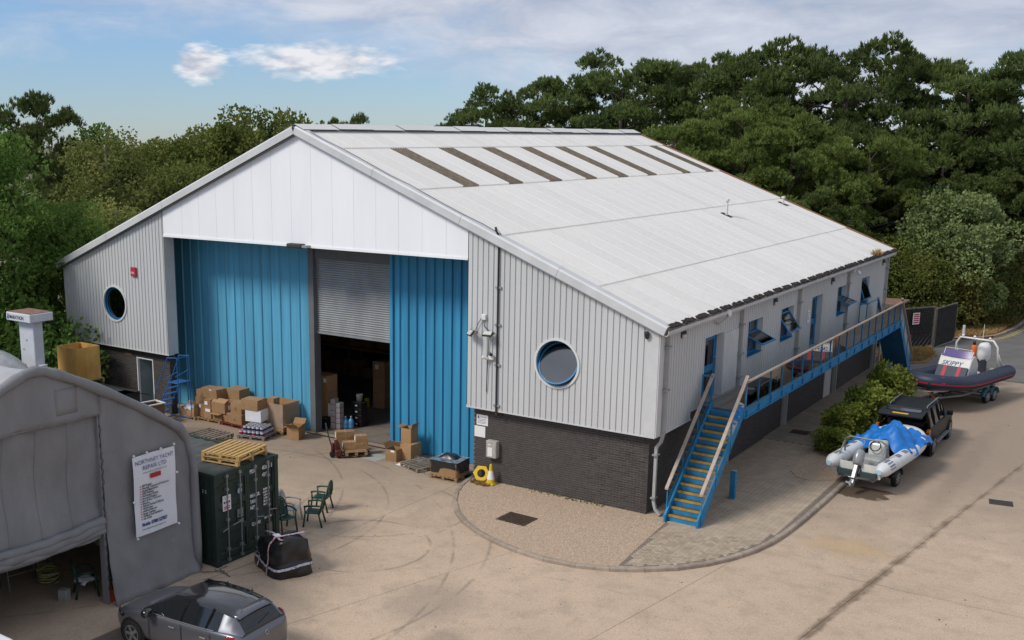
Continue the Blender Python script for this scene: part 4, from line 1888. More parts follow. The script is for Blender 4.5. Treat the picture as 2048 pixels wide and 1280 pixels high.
for sx_, zz in ((-.17, -.02), (.02, .12)):
    m = MB()
    m.lathe([(.0, -.10), (.05, -.09), (.06, .08), (.05, .10), (0.0, .10)], 10, mat=T(sx_, -.15, zz) @ RZ(sx_ * 4) @ RX(R(65)))
    smooth_angle(m.build('camera', 'white_plastic' if zz < 0 else 'dark_metal', t), 50)
t = thing('security_camera', 'small black camera high on the front corner under the verge', 'security camera', (-.37, -.01, 5.62))
m = MB()
m.lathe([(.05, -.16), (.075, -.06), (.075, .04), (.03, .06)], 10, mat=T(0, -.1, 0) @ RX(R(20)))
m.box(-.03, .03, -.09, 0, -.02, .03)
smooth_angle(m.build('housing', 'dark_metal', t), 50)
t = thing('fascia_light', 'grey floodlight hanging under the white gable edge', 'floodlight', (-13.9, -.05, HF - .02))
m = MB()
m.box(-.42, .30, -.22, .05, -.05, .10)
bevel(m.build('housing', 'drain_grey', t), .03, 1)
m = MB()
m.box(.32, .55, -.20, .02, -.02, .06)
m.build('bracket', 'zinc', t)
t = thing('alarm_box', 'red alarm box on the left grey cladding', 'alarm box', (-23.05, 0, 5.62))
m = MB()
m.box(-.16, .16, -.10, -.005, 0, .38)
bevel(m.build('housing', 'sign_red', t), .02, 1)
text_part('FIRE', .12, 'sign_white', frame((-.13, -.102, .11), (1, 0, 0), (0, 0, 1)), t)

# signs and meter box on the dark brick
t = thing('wall_sign', 'white sign with blue triangle emblem on the dark brick', 'sign', (-6.2, EB - .006, 1.86))
m = MB()
m.box(-.22, .22, -.012, 0, 0, .36)
m.build('board', 'sign_white', t)
m = MB()
q = frame((-.15, -.0125, .27), (1, 0, 0), (0, 0, 1))
m.prism([(-.05, -.035), (.05, -.035), (0, .055)], .001, q)
m.build('emblem', 'print_blue', t)
text_part('NORTHNEY', .062, 'print_blue', frame((-.09, -.0135, .255), (1, 0, 0), (0, 0, 1)), t, sx=.8)
m = MB()
for k in range(4):
    m.box(-.18, .17 - .04 * (k % 2), -.0135, -.0125, .20 - .045 * k, .212 - .045 * k)
tag(m.build('small_print', 'print_dark', t), kind='stuff')
t = thing('wall_sign', 'blank white board under the emblem sign on the brick', 'sign', (-6.29, EB - .006, 1.45))
m = MB()
m.box(-.21, .21, -.012, 0, 0, .37)
m.build('board', 'sign_white', t)
M('meter_grey', (0.42, 0.40, 0.36), 0.7, var=0.25, vscale=8)
t = thing('meter_box', 'grey meter box fixed to the dark brick wall', 'meter box', (-5.72, EB - .006, .86))
m = MB()
m.box(-.20, .20, -.22, 0, 0, .58)
bevel(m.build('housing', 'meter_grey', t), .02, 1)
m = MB()
m.box(-.13, .05, -.223, -.2205, .06, .36)
m.build('label_plate', 'sign_white', t)
m = MB()
m.box(-.12, .0, -.23, -.2205, .43, .47)
m.build('latch', 'white_plastic', t)
t = thing('outlet_pipe', 'short clay pipe end sticking out under the cladding', 'pipe', (-5.63, EB, 2.36))
m = MB()
m.lathe([(.055, 0), (.055, .1)], 12, mat=RX(R(90)))
smooth_angle(m.build('pipe', 'terracotta', t), 40)
m = MB()
m.lathe([(.02, .0), (.07, .01), (.07, .06), (.02, .07)], 10, mat=T(.15, 0, -.02) @ RX(R(90)))
m.build('vent_cap', 'dark_metal', t)

# cone, hexagonal block, bollards
M('cone_yellow', (0.72, 0.48, 0.02), 0.55, var=0.2, vscale=6)
t = thing('traffic_cone', 'yellow and white traffic cone standing against the brick wall', 'cone', (-5.66, .0, 0.0))
m = MB()
m.bbox(-.17, .17, -.17, .17, 0, .06, .03)
m.lathe([(.15, .05), (.128, .18)], 16, cap=False)
m.lathe([(.072, .46), (.05, .60), (.045, .615), (.045, .66), (.03, .68)], 16)
smooth_angle(m.build('cone_body', 'cone_yellow', t), 40)
m = MB()
m.lathe([(.128, .18), (.072, .46)], 16, cap=False)
smooth_angle(m.build('reflective_band', 'sign_white', t), 40)
t = thing('cone_base', 'yellow hexagonal cone weight leaning on edge beside the cone', 'cone weight', (-6.08, .1, .26), 0)
m = MB()
q = RZ(R(20)) @ RX(R(68))
P = [(.27 * math.cos(PI / 3 * k), .27 * math.sin(PI / 3 * k)) for k in range(6)]
Q = [(.14 * math.cos(2 * PI * k / 18), .14 * math.sin(2 * PI * k / 18)) for k in range(18)]
vs = [(x, y, z) for z in (-.05, .07) for x, y in [(.27 * math.cos(2 * PI * k / 18) / max(math.cos((2 * PI * k / 18) % (PI / 3) - PI / 6), .866) * .9, .27 * math.sin(2 * PI * k / 18) / max(math.cos((2 * PI * k / 18) % (PI / 3) - PI / 6), .866) * .9) for k in range(18)]]
vs += [(x, y, z) for z in (-.05, .07) for x, y in Q]
fs = []
for k in range(18):
    j = (k + 1) % 18
    fs += [(k, j, 18 + j, 18 + k), (36 + j, 36 + k, 54 + k, 54 + j), (18 + k, 18 + j, 54 + j, 54 + k), (j, k, 36 + k, 36 + j)]
m.add(vs, fs, 0, q)
m.build('hexagon_ring', 'cone_yellow', t)
for (x, y, h), lab in zip(((1.29, 3.3, .92), (1.25, 24.0, .92)), ('blue square bollard near the foot of the near stairs', 'blue square bollard by the shrubs near the far stairs')):
    t = thing('bollard', lab, 'bollard', (x, y, 0), R(4), 'blue bollards on the paved path')
    m = MB()
    m.bbox(-.085, .085, -.085, .085, 0, h, .012)
    m.build('post', 'beam_blue', t)
    m = MB()
    m.bbox(-.078, .078, -.078, .078, h + .0005, h + .012, .01)
    m.build('cap', 'pipe_grey', t)
# ================================================================== shipping container
M('container_green', (0.016, 0.034, 0.026), 0.55, var=0.3, vscale=2.5, col2=(0.028, 0.045, 0.036), bump=0.08, bscale=12, spec=0.35)
M('container_roof', (0.085, 0.095, 0.088), 0.75, var=0.35, vscale=2.5, col2=(0.055, 0.06, 0.055))
M('galv', (0.26, 0.27, 0.27), 0.5, metal=0.4, var=0.25, vscale=8)
M('sticker_blue', (0.35, 0.52, 0.62), 0.5)
ct = thing('shipping_container', 'dark green steel shipping container with white stencilled doors', 'container', (-7.88, -9.0, ZY))
LC, WC, HC = 6.06, 1.22, 2.59
for s in (-1, 1):
    m = MB()
    vs = []
    n = 44
    pts = []
    for i in range(n):
        x = -LC + .12 + (LC - .24) * i / (n - 1)
        pts.append((x, (0, 0, -.036, -.036)[i % 4]))
    for x, d in pts:
        y = s * (WC - .03 + d)
        vs += [(x, y, .12), (x, y, HC - .1)]
    fs = [(2 * i, 2 * i + 2, 2 * i + 3, 2 * i + 1) if s < 0 else (2 * i, 2 * i + 1, 2 * i + 3, 2 * i + 2) for i in range(n - 1)]
    m.add(vs, fs)
    m.build('side_panel', 'container_green', ct)
m = MB()
vs = []
pts = [(-LC + .1 + (LC - .25) * i / 55, (0, 0, -.02, -.02)[i % 4]) for i in range(56)]
for x, d in pts:
    vs += [(x, -WC + .04, HC - .02 + d), (x, WC - .04, HC - .02 + d)]
m.add(vs, [(2 * i, 2 * i + 2, 2 * i + 3, 2 * i + 1) for i in range(55)])
m.build('roof_panel', 'container_roof', ct)
m = MB()
m.box(-LC, -LC + .05, -WC + .05, WC - .05, .1, HC - .05)
m.build('end_panel', 'container_green', ct)
for x in (-.07, -LC + .07):
    for s in (-1, 1):
        m = MB()
        m.box(x - .07, x + .07, s * (WC - .07) - .07, s * (WC - .07) + .07, .118, HC - .118)
        p = m.build('corner_post', 'container_green', ct)
        for z in (0, HC - .118):
            m = MB()
            m.box(x - .088, x + .089, s * (WC - .081) - .085, s * (WC - .081) + .085, z, z + .118)
            m.build('corner_casting', 'container_green', p)
for s in (-1, 1):
    m = MB()
    m.box(-LC + .14, -.14, s * (WC - .05) - .045, s * (WC - .05) + .045, HC - .09, HC + .004)
    m.build('top_rail', 'container_green', ct)
    m = MB()
    m.box(-LC + .14, -.14, s * (WC - .05) - .045, s * (WC - .05) + .045, .01, .15)
    m.build('bottom_rail', 'container_green', ct)
m = MB()
m.box(-.12, .0, -WC + .14, WC - .14, HC - .12, HC + .002)
m.build('door_header', 'container_green', ct)
m = MB()
m.box(-.12, .0, -WC + .14, WC - .14, .02, .14)
m.build('door_sill', 'container_green', ct)
for s in (-1, 1):
    a, b = (-WC + .145, -.006) if s < 0 else (.006, WC - .145)
    m = MB()
    # door skin with three pressed recesses
    zs = [.15, .30, .34, .80, .84, .98, 1.02, 1.55, 1.59, 1.73, 1.77, 2.26, 2.30, HC - .125]
    dd = [0, 0, -.035, -.035, 0, 0, -.035, -.035, 0, 0, -.035, -.035, 0, 0]
    vs = []
    for z, d in zip(zs, dd):
        vs += [(-.03 + d, a, z), (-.03 + d, b, z)]
    m.add(vs, [(2 * i, 2 * i + 1, 2 * i + 3, 2 * i + 2) for i in range(len(zs) - 1)])
    for yy in (a, b - .06):
        m.box(-.06, -.022, yy, yy + .06, .15, HC - .125)
    leaf = m.build('door', 'container_green', ct)
    for k in (.27, .73):
        y = lerp(a, b, k)
        m = MB()
        m.tube([(.03, y, .08), (.03, y, HC - .06)], .019, 8)
        smooth_angle(m.build('lock_rod', 'galv', leaf), 50)
        for z in (.12, .42, 1.25, 2.1, HC - .12):
            m = MB()
            m.box(-.028, .055, y - .045, y + .045, z - .035, z + .035)
            m.build('rod_bracket', 'galv', leaf)
    m = MB()
    m.tube([(.05, lerp(a, b, .27), 1.02), (.06, lerp(a, b, .05 if s < 0 else .5), .98)], .016, 6)
    m.tube([(.05, lerp(a, b, .73), 1.10), (.06, lerp(a, b, .4 if s < 0 else .98), 1.06)], .016, 6)
    m.build('handle', 'galv', leaf)
    for z in (.35, .95, 1.6, 2.2):
        m = MB()
        yy = a if s < 0 else b
        m.tube([(.0, yy - s * -.0, z - .06), (.0, yy, z + .06)], .025, 6)
        m.build('hinge', 'container_green', leaf)


def ctext(s, y, z, size, sx=.8, mat='sign_white'):
    text_part(s, size, mat, frame((-.018, y, z), (0, 1, 0), (0, 0, 1)), ct, sx=sx, bold=.004)


ctext('PSSU', .12, 2.29, .16, .75)
ctext('403625  5', .60, 2.29, .16, .62)
ctext('42G1', .60, 2.09, .15, .75)
ctext('MAX.GR.', .10, 1.60, .14, .72)
ctext('TARE', .10, 1.43, .14, .72)
ctext('NET', .10, 1.26, .14, .72)
for k, l in enumerate(('30,480 KG', '67,200 LB', ' 2,350 KG', ' 5,180 LB', '28,130 KG', '62,020 LB')):
    ctext(l, .62, 1.69 - .088 * k, .075, .8)
ctext('CU.CAP.', .14, .78, .13, .75)
ctext('33.2 CU.M', .64, .85, .08, .8)
text_part('5 5', .14, 'sign_white', frame((-.50, -WC + .018, 2.02), (1, 0, 0), (0, 0, 1)), ct)
m = MB()
m.box(-.028, -.016, -.92, -.62, 1.50, 1.92)
st = m.build('sticker', 'sign_white', ct)
text_part('WILLBOX', .075, 'print_red', frame((-.0155, -.905, 1.83), (0, 1, 0), (0, 0, 1)), ct, sx=.75)
for k, c in enumerate(('print_blue', 'print_dark', 'print_red')):
    m = MB()
    disc(m, .035, frame((-.0155, -.86 + .09 * k, 1.73), (0, 1, 0), (0, 0, 1)), 14)
    m.build('sticker_dot', c, ct)
m = MB()
for k in range(2):
    m.box(-.0158, -.0153, -.89, -.66, 1.545 + .05 * k, 1.575 + .05 * k)
m.build('sticker_print', 'print_red', ct)
m = MB()
disc(m, .085, frame((-.016, -.28, 1.93), (0, 1, 0), (0, 0, 1)), 20)
m.build('sticker', 'sticker_blue', ct)
m = MB()
m.box(-.02, -.012, -.40, -.18, 1.18, 1.42)
m.build('data_plate', 'galv', ct)
m = MB()
m.box(-.02, -.012, -.38, -.18, 1.02, 1.12)
m.build('data_plate', 'galv', ct)
m = MB()
m.box(-.02, -.012, .72, .94, .40, .68)
m.build('paint_patch', 'mortar', ct)
m = MB()
m.box(-.018, -.012, .92, 1.06, .17, .24)
m.build('sticker', 'sign_white', ct)

# ================================================================== fabric workshop tent
M('tent_fabric', (0.235, 0.235, 0.24), 0.85, var=0.18, vscale=1.6, col2=(0.195, 0.195, 0.20), bump=0.55, bscale=22, space='World', stretch=(1, 1, .45))
M('tent_roof_fabric', (0.42, 0.42, 0.43), 0.8, var=0.2, vscale=0.8, bump=0.2, bscale=5, space='World')
M('banner_white', (0.70, 0.72, 0.77), 0.5, var=0.06, vscale=2)
tent = thing('workshop_tent', 'grey fabric workshop tent with its door curtain half rolled up', 'tent', (0, 0, 0))
FX = -8.32
CY = -15.12
half = [(-10.56, ZY), (-10.56, 2.6), (-10.60, 3.05), (-10.72, 3.48), (-11.0, 3.88), (-11.5, 4.22), (-12.1, 4.6), (-13.0, 5.12), (-13.9, 5.60), (-14.5, 5.88), (-14.85, 6.02), (CY, 6.06)]
outline = half + [(2 * CY - y, z) for y, z in half[-2::-1]]


def ztop(y):
    y = y if y > CY else 2 * CY - y
    for (ya, za), (yb, zb) in zip(half[1:], half[2:]):
        if yb <= y <= ya:
            return lerp(za, zb, (y - ya) / (yb - ya)) if yb != ya else za
    return 2.6


def fold(y, z):
    return .6 * (.022 * math.sin(3.1 * y + .6 * z) + .012 * math.sin(5.7 * z - 3.1 * y + 1) + .014 * math.sin(11 * y + 4 * z) + .01 * math.sin(9 * z + 7 * y + 2))


def tent_panel(name, y0, y1, zb, zt, nu, nv, xo=0.0, amp=1.0, hem=0.0):
    m = MB()

    def fn(u, v):
        y = lerp(y0, y1, u)
        a, b = zb(y), zt(y)
        z = lerp(a, b, v)
        k = amp * (1 + 1.5 * (1 - v) ** 3)
        return (FX + xo + fold(y, z) * k + hem * (1 - v) ** 6, y, z)
    m.grid(fn, nu, nv)
    o = m.build(name, 'tent_fabric', tent, True)
    sm = o.modifiers.new('thickness', 'SOLIDIFY')
    sm.thickness = .015
    return o


JR, JL_ = -13.40, -16.84
fr = tent_panel('front_panel', -10.60, JR, lambda y: ZY - .02, lambda y: ztop(y) - .03, 26, 30, amp=1.0, hem=.25)
fl = tent_panel('front_panel', JL_, 2 * CY + 10.60, lambda y: ZY - .02, lambda y: ztop(y) - .03, 20, 20, amp=1.6)
tent_panel('front_header', JR - .001, JL_ + .001, lambda y: 4.74, lambda y: ztop(y) - .03, 24, 8, xo=.03)
# the door curtain, slightly behind, sagging and bunched at its lower edge
m = MB()


def curtain(u, v):
    y = lerp(JR - .03, JL_ + .03, u)
    sag = .16 * math.sin(PI * u)
    z = lerp(2.0 - sag * .5, 4.80, v)
    belly = .22 * math.sin(PI * v) ** 2 * (.6 + .4 * math.sin(PI * u))
    return (FX - .10 - belly * .5 + 1.0 * fold(y * 1.3, z * .8) + .035 * math.sin(2.6 * z + 1.1 * y), y, z)


m.grid(curtain, 30, 24)
o = m.build('door_curtain', 'tent_fabric', tent, True)
m = MB()
for k, (dz, rr, dx) in enumerate(((0, .16, .0), (.14, .11, .05), (-.12, .10, .03))):
    pts = []
    for i in range(22):
        u = i / 21
        y = lerp(JR - .06, JL_ + .06, u)
        pts.append((FX - .06 + dx + .02 * math.sin(7 * y + k), y, 1.98 + dz - .10 * math.sin(PI * u) + .012 * math.sin(9 * y + 2 * k)))
    m.tube(pts, [rr * (1 + .08 * math.sin(i * 1.3 + k)) for i in range(22)], 10)
o = m.build('curtain_roll', 'tent_fabric', tent, True)
# hanging skirt under the roll
m = MB()
m.grid(lambda u, v: (FX - .10 + .05 * math.sin(4 * u * PI) * (1 - v) + .02 * math.sin(17 * u), lerp(JR - .08, JL_ + .08, u), lerp(1.66 - .04 * math.sin(PI * u), 1.98 - .1 * math.sin(PI * u), v)), 24, 4)
m.build('curtain_skirt', 'tent_fabric', tent, True)
# door jamb flaps with lacing
for yj in (JR, JL_):
    m = MB()
    m.box(FX - .22, FX - .03, yj - .05, yj + .02, ZY, 4.74)
    j = m.build('jamb', 'tent_fabric', tent)
    m = MB()
    zz = [ZY + .3 + .13 * i for i in range(34)]
    m.tube([(FX + .0, yj - .03 * (1 if i % 2 else -1), z) for i, z in enumerate(zz)], .008, 4)
    m.build('lacing', 'dark_metal', j)
# roof skin and the padded verge band
def tent_roof(name, pts, mat):
    m = MB()
    nx = 14
    D = 9.0
    vs, fs = [], []
    for i in range(nx + 1):
        f = i / nx
        x = FX - D * f
        for k, (y, z) in enumerate(pts):
            vs.append((x, y, z - .05 * math.sin(PI * f * 3) ** 2 * (1 if 1 < k else .3) + .01 * math.sin(k * 2.1 + i)))
    n = len(pts)
    for i in range(nx):
        for k in range(n - 1):
            fs.append((i * n + k, i * n + k + 1, (i + 1) * n + k + 1, (i + 1) * n + k))
    m.add(vs, fs)
    return m.build(name, mat, tent, True)


tent_roof('roof_skin', outline[:12], 'tent_roof_fabric')
tent_roof('roof_skin', outline[11:], 'tent_roof_fabric')
m = MB()
pts = [(FX + .05 + .012 * math.sin(1.7 * i), y, z + .03) for i, (y, z) in enumerate(outline)]
dense = []
for a, b in zip(pts, pts[1:]):
    for q in range(4):
        t_ = q / 4
        dense.append(tuple(lerp(a[i], b[i], t_) + (.012 * math.sin(q * 2 + b[1] * 6) if i == 0 else 0) for i in range(3)))
dense.append(pts[-1])
m.tube(dense, [.12 + .012 * math.sin(i * .9) for i in range(len(dense))], 10, up=(1, 0, 0))
m.build('verge_band', 'tent_fabric', tent, True)
m = MB()
m.box(FX - 9.0, FX - 8.95, 2 * CY + 10.7, -10.7, ZY, 4.0)
m.prism([(2 * CY + 10.9, 4.0), (-10.9, 4.0), (CY, 5.95)], .05, frame((FX - 9.0, 0, 0), (0, 1, 0), (0, 0, 1)))
m.build('back_wall', 'tent_fabric', tent)
# seams and hems
for ys_, z0_, z1_ in ((-12.05, ZY, 4.55), (-10.85, ZY, 3.6), (-18.2, ZY, 4.5)):
    m = MB()
    m.tube([(FX + 1.0 * fold(ys_, lerp(z0_, z1_, i / 24)) * (1 + 1.5 * (1 - i / 24) ** 3) + .25 * (1 - i / 24) ** 6, ys_, lerp(z0_, z1_, i / 24)) for i in range(25)], .009, 4)
    m.build('seam', 'tent_fabric', tent)
m = MB()
m.tube([(FX + .03 + fold(y, 4.78), y, 4.78) for y in [lerp(JR, JL_, i / 30) for i in range(31)]], .014, 4)
m.build('seam', 'tent_fabric', tent)
for k in range(1, 4):
    m = MB()
    m.tube([tuple(Vector(curtain(k / 4, i / 20)) + Vector((.004, 0, 0))) for i in range(21)], .008, 4)
    m.build('seam', 'tent_fabric', tent)
# sewn patch pockets
for (ya, yb, za, zb) in ((-14.62, -14.02, 4.95, 5.55), (-11.55, -11.05, .45, 1.0)):
    m = MB()
    m.grid(lambda u, v: (FX + .045 + 1.2 * fold(lerp(ya, yb, u), lerp(za, zb, v)), lerp(ya, yb, u), lerp(za, zb, v)), 4, 4)
    o = m.build('patch', 'tent_fabric', tent, True)
    sm = o.modifiers.new('thickness', 'SOLIDIFY')
    sm.thickness = .02
    sm.offset = 0
# ground anchor bits by the front corner
m = MB()
for a in range(3):
    m.tube([(FX + .35 + .12 * a, -10.7 + .35 * a, ZY + .03), (FX + .6, -10.5 + .1 * a, ZY + .05), (FX + .75 + .2 * a, -10.25 - .1 * a, ZY + .02)], .014, 5)
tag(m.build('rope'  , 'mortar'), 'loose grey rope lying at the front corner of the tent', 'rope')

# banner
ban = thing('banner', 'white vinyl banner listing boat repair services, tied to the grey tent', 'banner', (FX + .15, -12.63, 1.44))
BW, BH = 1.36, 2.06


def bn(u, v):
    return (.02 * math.sin(5 * u + 2 * v) + .012 * math.sin(9 * v + 1), u * BW, v * BH)


m = MB()
m.grid(bn, 10, 14)
b_ = m.build('sheet', 'banner_white', ban, True)
def bt(s, x, z, size, mat='print_blue', sx=.8, bold=0.0, al='LEFT'):
    text_part(s, size, mat, frame((.034, x, z), (0, 1, 0), (0, 0, 1)), ban, sx=sx, bold=bold, align=al)


bt('NORTHNEY YACHT', BW / 2, 1.84, .155, sx=.88, al='CENTER')
bt('REPAIR LTD', BW / 2, 1.68, .155, sx=.95, al='CENTER')
bt('www.northney-yachtrepairs.co.uk', BW / 2, 1.585, .065, 'print_dark', .85, al='CENTER')
m = MB()
m.box(.034, .0345, .52, .86, 1.42, 1.54)
m.build('logo_block', 'print_red', ban)
bt('BOATSHED', .69, 1.475, .06, 'sign_white', .85, al='CENTER', bold=.0)
for k, l in enumerate(('GRP Repairs', 'Osmosis Treatment & Prevention', 'Annual Maintenance', 'GRP Polishing', 'Hull Re-gel Coating', 'Structural Repairs', 'Bow & Stern Thrusters',
                       'Electrics', 'Gelcoat Peeling & Blasting', 'Hull Surveys', 'Antifoul Removal', 'Epoxy Coatings', 'Holding Tank Installation', 'Sea Cocks')):
    z = 1.255 - .0655 * k
    bt(l, .24, z, .072, 'print_dark', .88, .002)
    m = MB()
    m.box(.034, .0345, .175, .205, z + .008, z + .038)
    m.build('bullet', 'print_red', ban)
bt('Mobile: 07880 527807', .19, .235, .125, 'print_blue', .72, .005)
bt('Email: info@northney-yacht-repairs.co.uk', .19, .13, .06, 'print_dark', .75)
for u, v in ((.03, 1.02), (.33, 1.02), (.66, 1.02), (.98, 1.03), (1.02, .66), (1.01, -.01), (.02, -.02), (-.02, .45)):
    m = MB()
    m.lathe([(.001, -.035), (.03, -.02), (.036, 0), (.03, .02), (.001, .035)], 8, mat=T(.03, u * BW, v * BH))
    m.build('toggle', 'white_plastic', ban, True)

# ================================================================== pallets
M('pallet_new', (0.52, 0.34, 0.13), 0.85, var=0.25, vscale=5, stretch=(1, 4, 4), rnd=0.12)
M('pallet_grey', (0.25, 0.205, 0.155), 0.9, var=0.3, vscale=5, rnd=0.18)
M('pallet_brown', (0.36, 0.235, 0.125), 0.9, var=0.3, vscale=5, rnd=0.14)
M('pallet_red', (0.20, 0.035, 0.022), 0.85, var=0.3, vscale=5, rnd=0.1)
M('strap_red', (0.4, 0.05, 0.06), 0.6)
_pm = {}


def bar_mesh(nm, sx, sy, sz, mat):
    k = (nm, sx, sy, sz, mat)
    if k not in _pm:
        m = MB()
        m.cbox(0, 0, 0, sx, sy, sz)
        _pm[k] = m.mesh(nm, mat)
    return _pm[k]


def pallet(x, y, z, rz, mat, lab, L=1.2, W=1.0, nt=7, group='wooden pallets', tilt=(0, 0)):
    """L along local x, top boards run along y"""
    t = thing('pallet', lab, 'pallet', (x, y, z), rz, group)
    t.rotation_euler = (tilt[0], tilt[1], rz)
    rr = random.Random(int(abs(x * 91 + y * 37 + z * 11)))
    bwid = .098 if nt < 9 else .085
    for i in range(nt):
        o = obj('top_board', bar_mesh('top_board', bwid, W, .022, mat), t, (-L / 2 + bwid / 2 + (L - bwid) * i / (nt - 1), rr.uniform(-.006, .006), .133))
        o.rotation_euler = (0, 0, rr.uniform(-.006, .006))
    for j in (-1, 0, 1):
        obj('stringer', bar_mesh('stringer', L, .095, .02, mat), t, (0, j * (W / 2 - .05), .111))
        obj('bottom_board', bar_mesh('bottom_board', L, .095, .018, mat), t, (0, j * (W / 2 - .05), .009))
        for i in (-1, 0, 1):
            obj('block', bar_mesh('block', .10, .095, .08, mat), t, (i * (L / 2 - .055), j * (W / 2 - .05), .060))
    return t


zc = ZY + HC + .006
pallet(-8.62, -8.72, zc, R(8), 'pallet_new', 'lower pale pine pallet on top of the green container', L=1.25, W=1.35, nt=8, group='pine pallets on the container')
pallet(-8.60, -8.74, zc + .146, R(10), 'pallet_new', 'upper pale pine pallet on top of the green container', L=1.25, W=1.35, nt=8, group='pine pallets on the container')
for k in range(3):
    pallet(-16.75 - .06 * k, -2.35 + .10 * k, ZY + .145 * k, R(12 - 7 * k), 'pallet_grey',
           ('bottom', 'middle', 'top')[k] + ' grey weathered pallet of the stack behind the container', L=1.35, W=1.6, nt=7, group='grey pallets in a stack')

# ================================================================== cartons
M('card', (0.36, 0.215, 0.105), 0.85, var=0.14, vscale=3, rnd=0.14, bump=0.1, bscale=20)
M('card_dark', (0.22, 0.125, 0.06), 0.9, var=0.2, vscale=4)
M('tape', (0.42, 0.30, 0.17), 0.4)
M('white_card', (0.74, 0.75, 0.77), 0.6, var=0.05, vscale=3)
M('label_white', (0.75, 0.75, 0.76), 0.6)
M('film', (0.60, 0.60, 0.58), 0.2, var=0.3, vscale=5, alpha=.13, spec=.9)
M('cloth_blue', (0.36, 0.42, 0.60), 0.8, var=0.6, vscale=14, col2=(0.75, 0.77, 0.82), bump=.5, bscale=20)


def carton(x0, x1, y0, y1, z0, z1, lab, rz=0.0, label=None, openf=None, mat='card', tape=True, group='cardboard boxes', cat='box', side_label=None, lean=0.0, text=None):
    """axis-aligned carton, turned by rz about its own centre; openf: flaps standing open"""
    cx, cy = (x0 + x1) / 2, (y0 + y1) / 2
    t = thing('cardboard_box', lab, cat, (cx, cy, z0), rz, group)
    w, d, h = (x1 - x0) / 2, (y1 - y0) / 2, z1 - z0
    rr = random.Random(int(abs(x0 * 113 + z0 * 71 + y0 * 17)))
    j = lambda: rr.uniform(-.010, .010)
    B = [(-w, -d), (w, -d), (w, d), (-w, d)]
    bot = [(x, y, 0) for x, y in B]
    mid = [(x * (1.015) + j(), y * 1.015 + j(), h * .5) for x, y in B]
    top = [(x + j(), y + j(), h + j() * .5) for x, y in B]
    m = MB()
    fs = []
    for k in (0, 4):
        for i in range(4):
            i2 = (i + 1) % 4
            fs.append((k + i, k + i2, k + 4 + i2, k + 4 + i))
    fs.append((3, 2, 1, 0))
    if openf is None:
        fs.append((8, 9, 10, 11))
    m.add(bot + mid + top, fs)
    m.build('body', mat, t)
    if openf is None:
        if tape:
            m = MB()
            m.box(-w * .98, w * .98, -.025, .025, h + .004, h + .009)
            m.box(-w - .012, -w + .002, -.025, .025, h * .72, h + .004)
            m.box(w - .002, w + .013, -.025, .025, h * .72, h + .004)
            m.build('tape', 'tape', t)
    else:
        inn = MB()
        inn.box(-w + .012, w - .012, -d + .012, d - .012, .02, .03)
        inn.build('inside', 'card_dark', t)
        for side, ang in openf:
            ln = {'front': d, 'back': d, 'left': w, 'right': w}[side] * .95
            if side in ('front', 'back'):
                s = -1 if side == 'front' else 1
                q = T(0, s * d, h) @ RX(R(ang) * s)
                mm = MB()
                mm.box(-w * .98, w * .98, 0 if s > 0 else -ln, ln if s > 0 else 0, -.004, .004, mat=q)
            else:
                s = -1 if side == 'left' else 1
                q = T(s * w, 0, h) @ RY(-R(ang) * s)
                mm = MB()
                mm.box(0 if s > 0 else -ln, ln if s > 0 else 0, -d * .98, d * .98, -.004, .004, mat=q)
            mm.build('flap', mat, t)
    if label:
        a, b, c, e = label
        m = MB()
        m.box(-w + 2 * w * a, -w + 2 * w * b, -d * 1.015 - .013, -d * 1.015 - .008, h * c, h * e)
        m.build('shipping_label', 'label_white', t)
    if side_label:
        a, b, c, e = side_label
        m = MB()
        m.box(w * 1.015 + .008, w * 1.015 + .013, -d + 2 * d * a, -d + 2 * d * b, h * c, h * e)
        m.build('shipping_label', 'label_white', t)
    if text:
        text_part(text, h * .42, 'card_dark', frame((-w * .25, -d * 1.02 - .012, h * .3), (1, 0, 0), (0, 0, 1)), t, name='print')
    return t


ZP = ZY + .146
pallet(-20.45, .62, ZY, 0, 'pallet_brown', 'brown pallet under the boxes with the blue and white cloth', L=.95, W=.9)
pallet(-19.35, .86, ZY, R(2), 'pallet_brown', 'brown pallet under the labelled boxes by the left door', L=1.3, W=1.15)
pallet(-18.0, .82, ZY, R(-2), 'pallet_red', 'red painted pallet under the two large boxes by the left door', L=1.25, W=1.0, group='red pallets')
carton(-20.88, -20.48, .2, .62, ZP, ZP + .30, 'leftmost low box of the pile, cloth spilling over its rim', openf=[('back', 70)])
carton(-20.46, -20.04, .18, .62, ZP, ZP + .32, 'low open box under the blue and white cloth', openf=[('right', 80)])
t = thing('cloth', 'crumpled blue and white cloth heaped on the low boxes', 'cloth', (-20.42, .38, ZP + .31))
m = MB()
rr_ = random.Random(4)
m.grid(lambda u, v: ((u - .5) * .72 + .03 * math.sin(9 * v), (v - .5) * .42 + .02 * math.sin(8 * u),
                     .17 * (1 - (2 * u - 1) ** 2) * (1 - (2 * v - 1) ** 2) + .035 * math.sin(14 * u + 5 * v) * math.sin(11 * v + 2) - .03), 18, 12)
m.build('folds', 'cloth_blue', t, True)
carton(-20.0, -19.66, .42, .8, ZP, ZP + .27, 'small plain box at the bottom behind the cloth heap')
carton(-20.0, -19.68, .42, .8, ZP + .275, ZP + .56, 'small box with a white label just right of the cloth', label=(.1, .5, .35, .8))
carton(-20.75, -20.15, .95, 1.55, ZP + .0, ZP + .62, 'tall box at the back left of the pile against the blue door')
carton(-20.72, -20.18, .98, 1.5, ZP + .625, ZP + .92, 'box on top of the tall back-left box')
carton(-19.62, -19.2, .34, .8, ZP, ZP + .46, 'upright box with a wide white label at the front', label=(.25, .9, .62, .88))
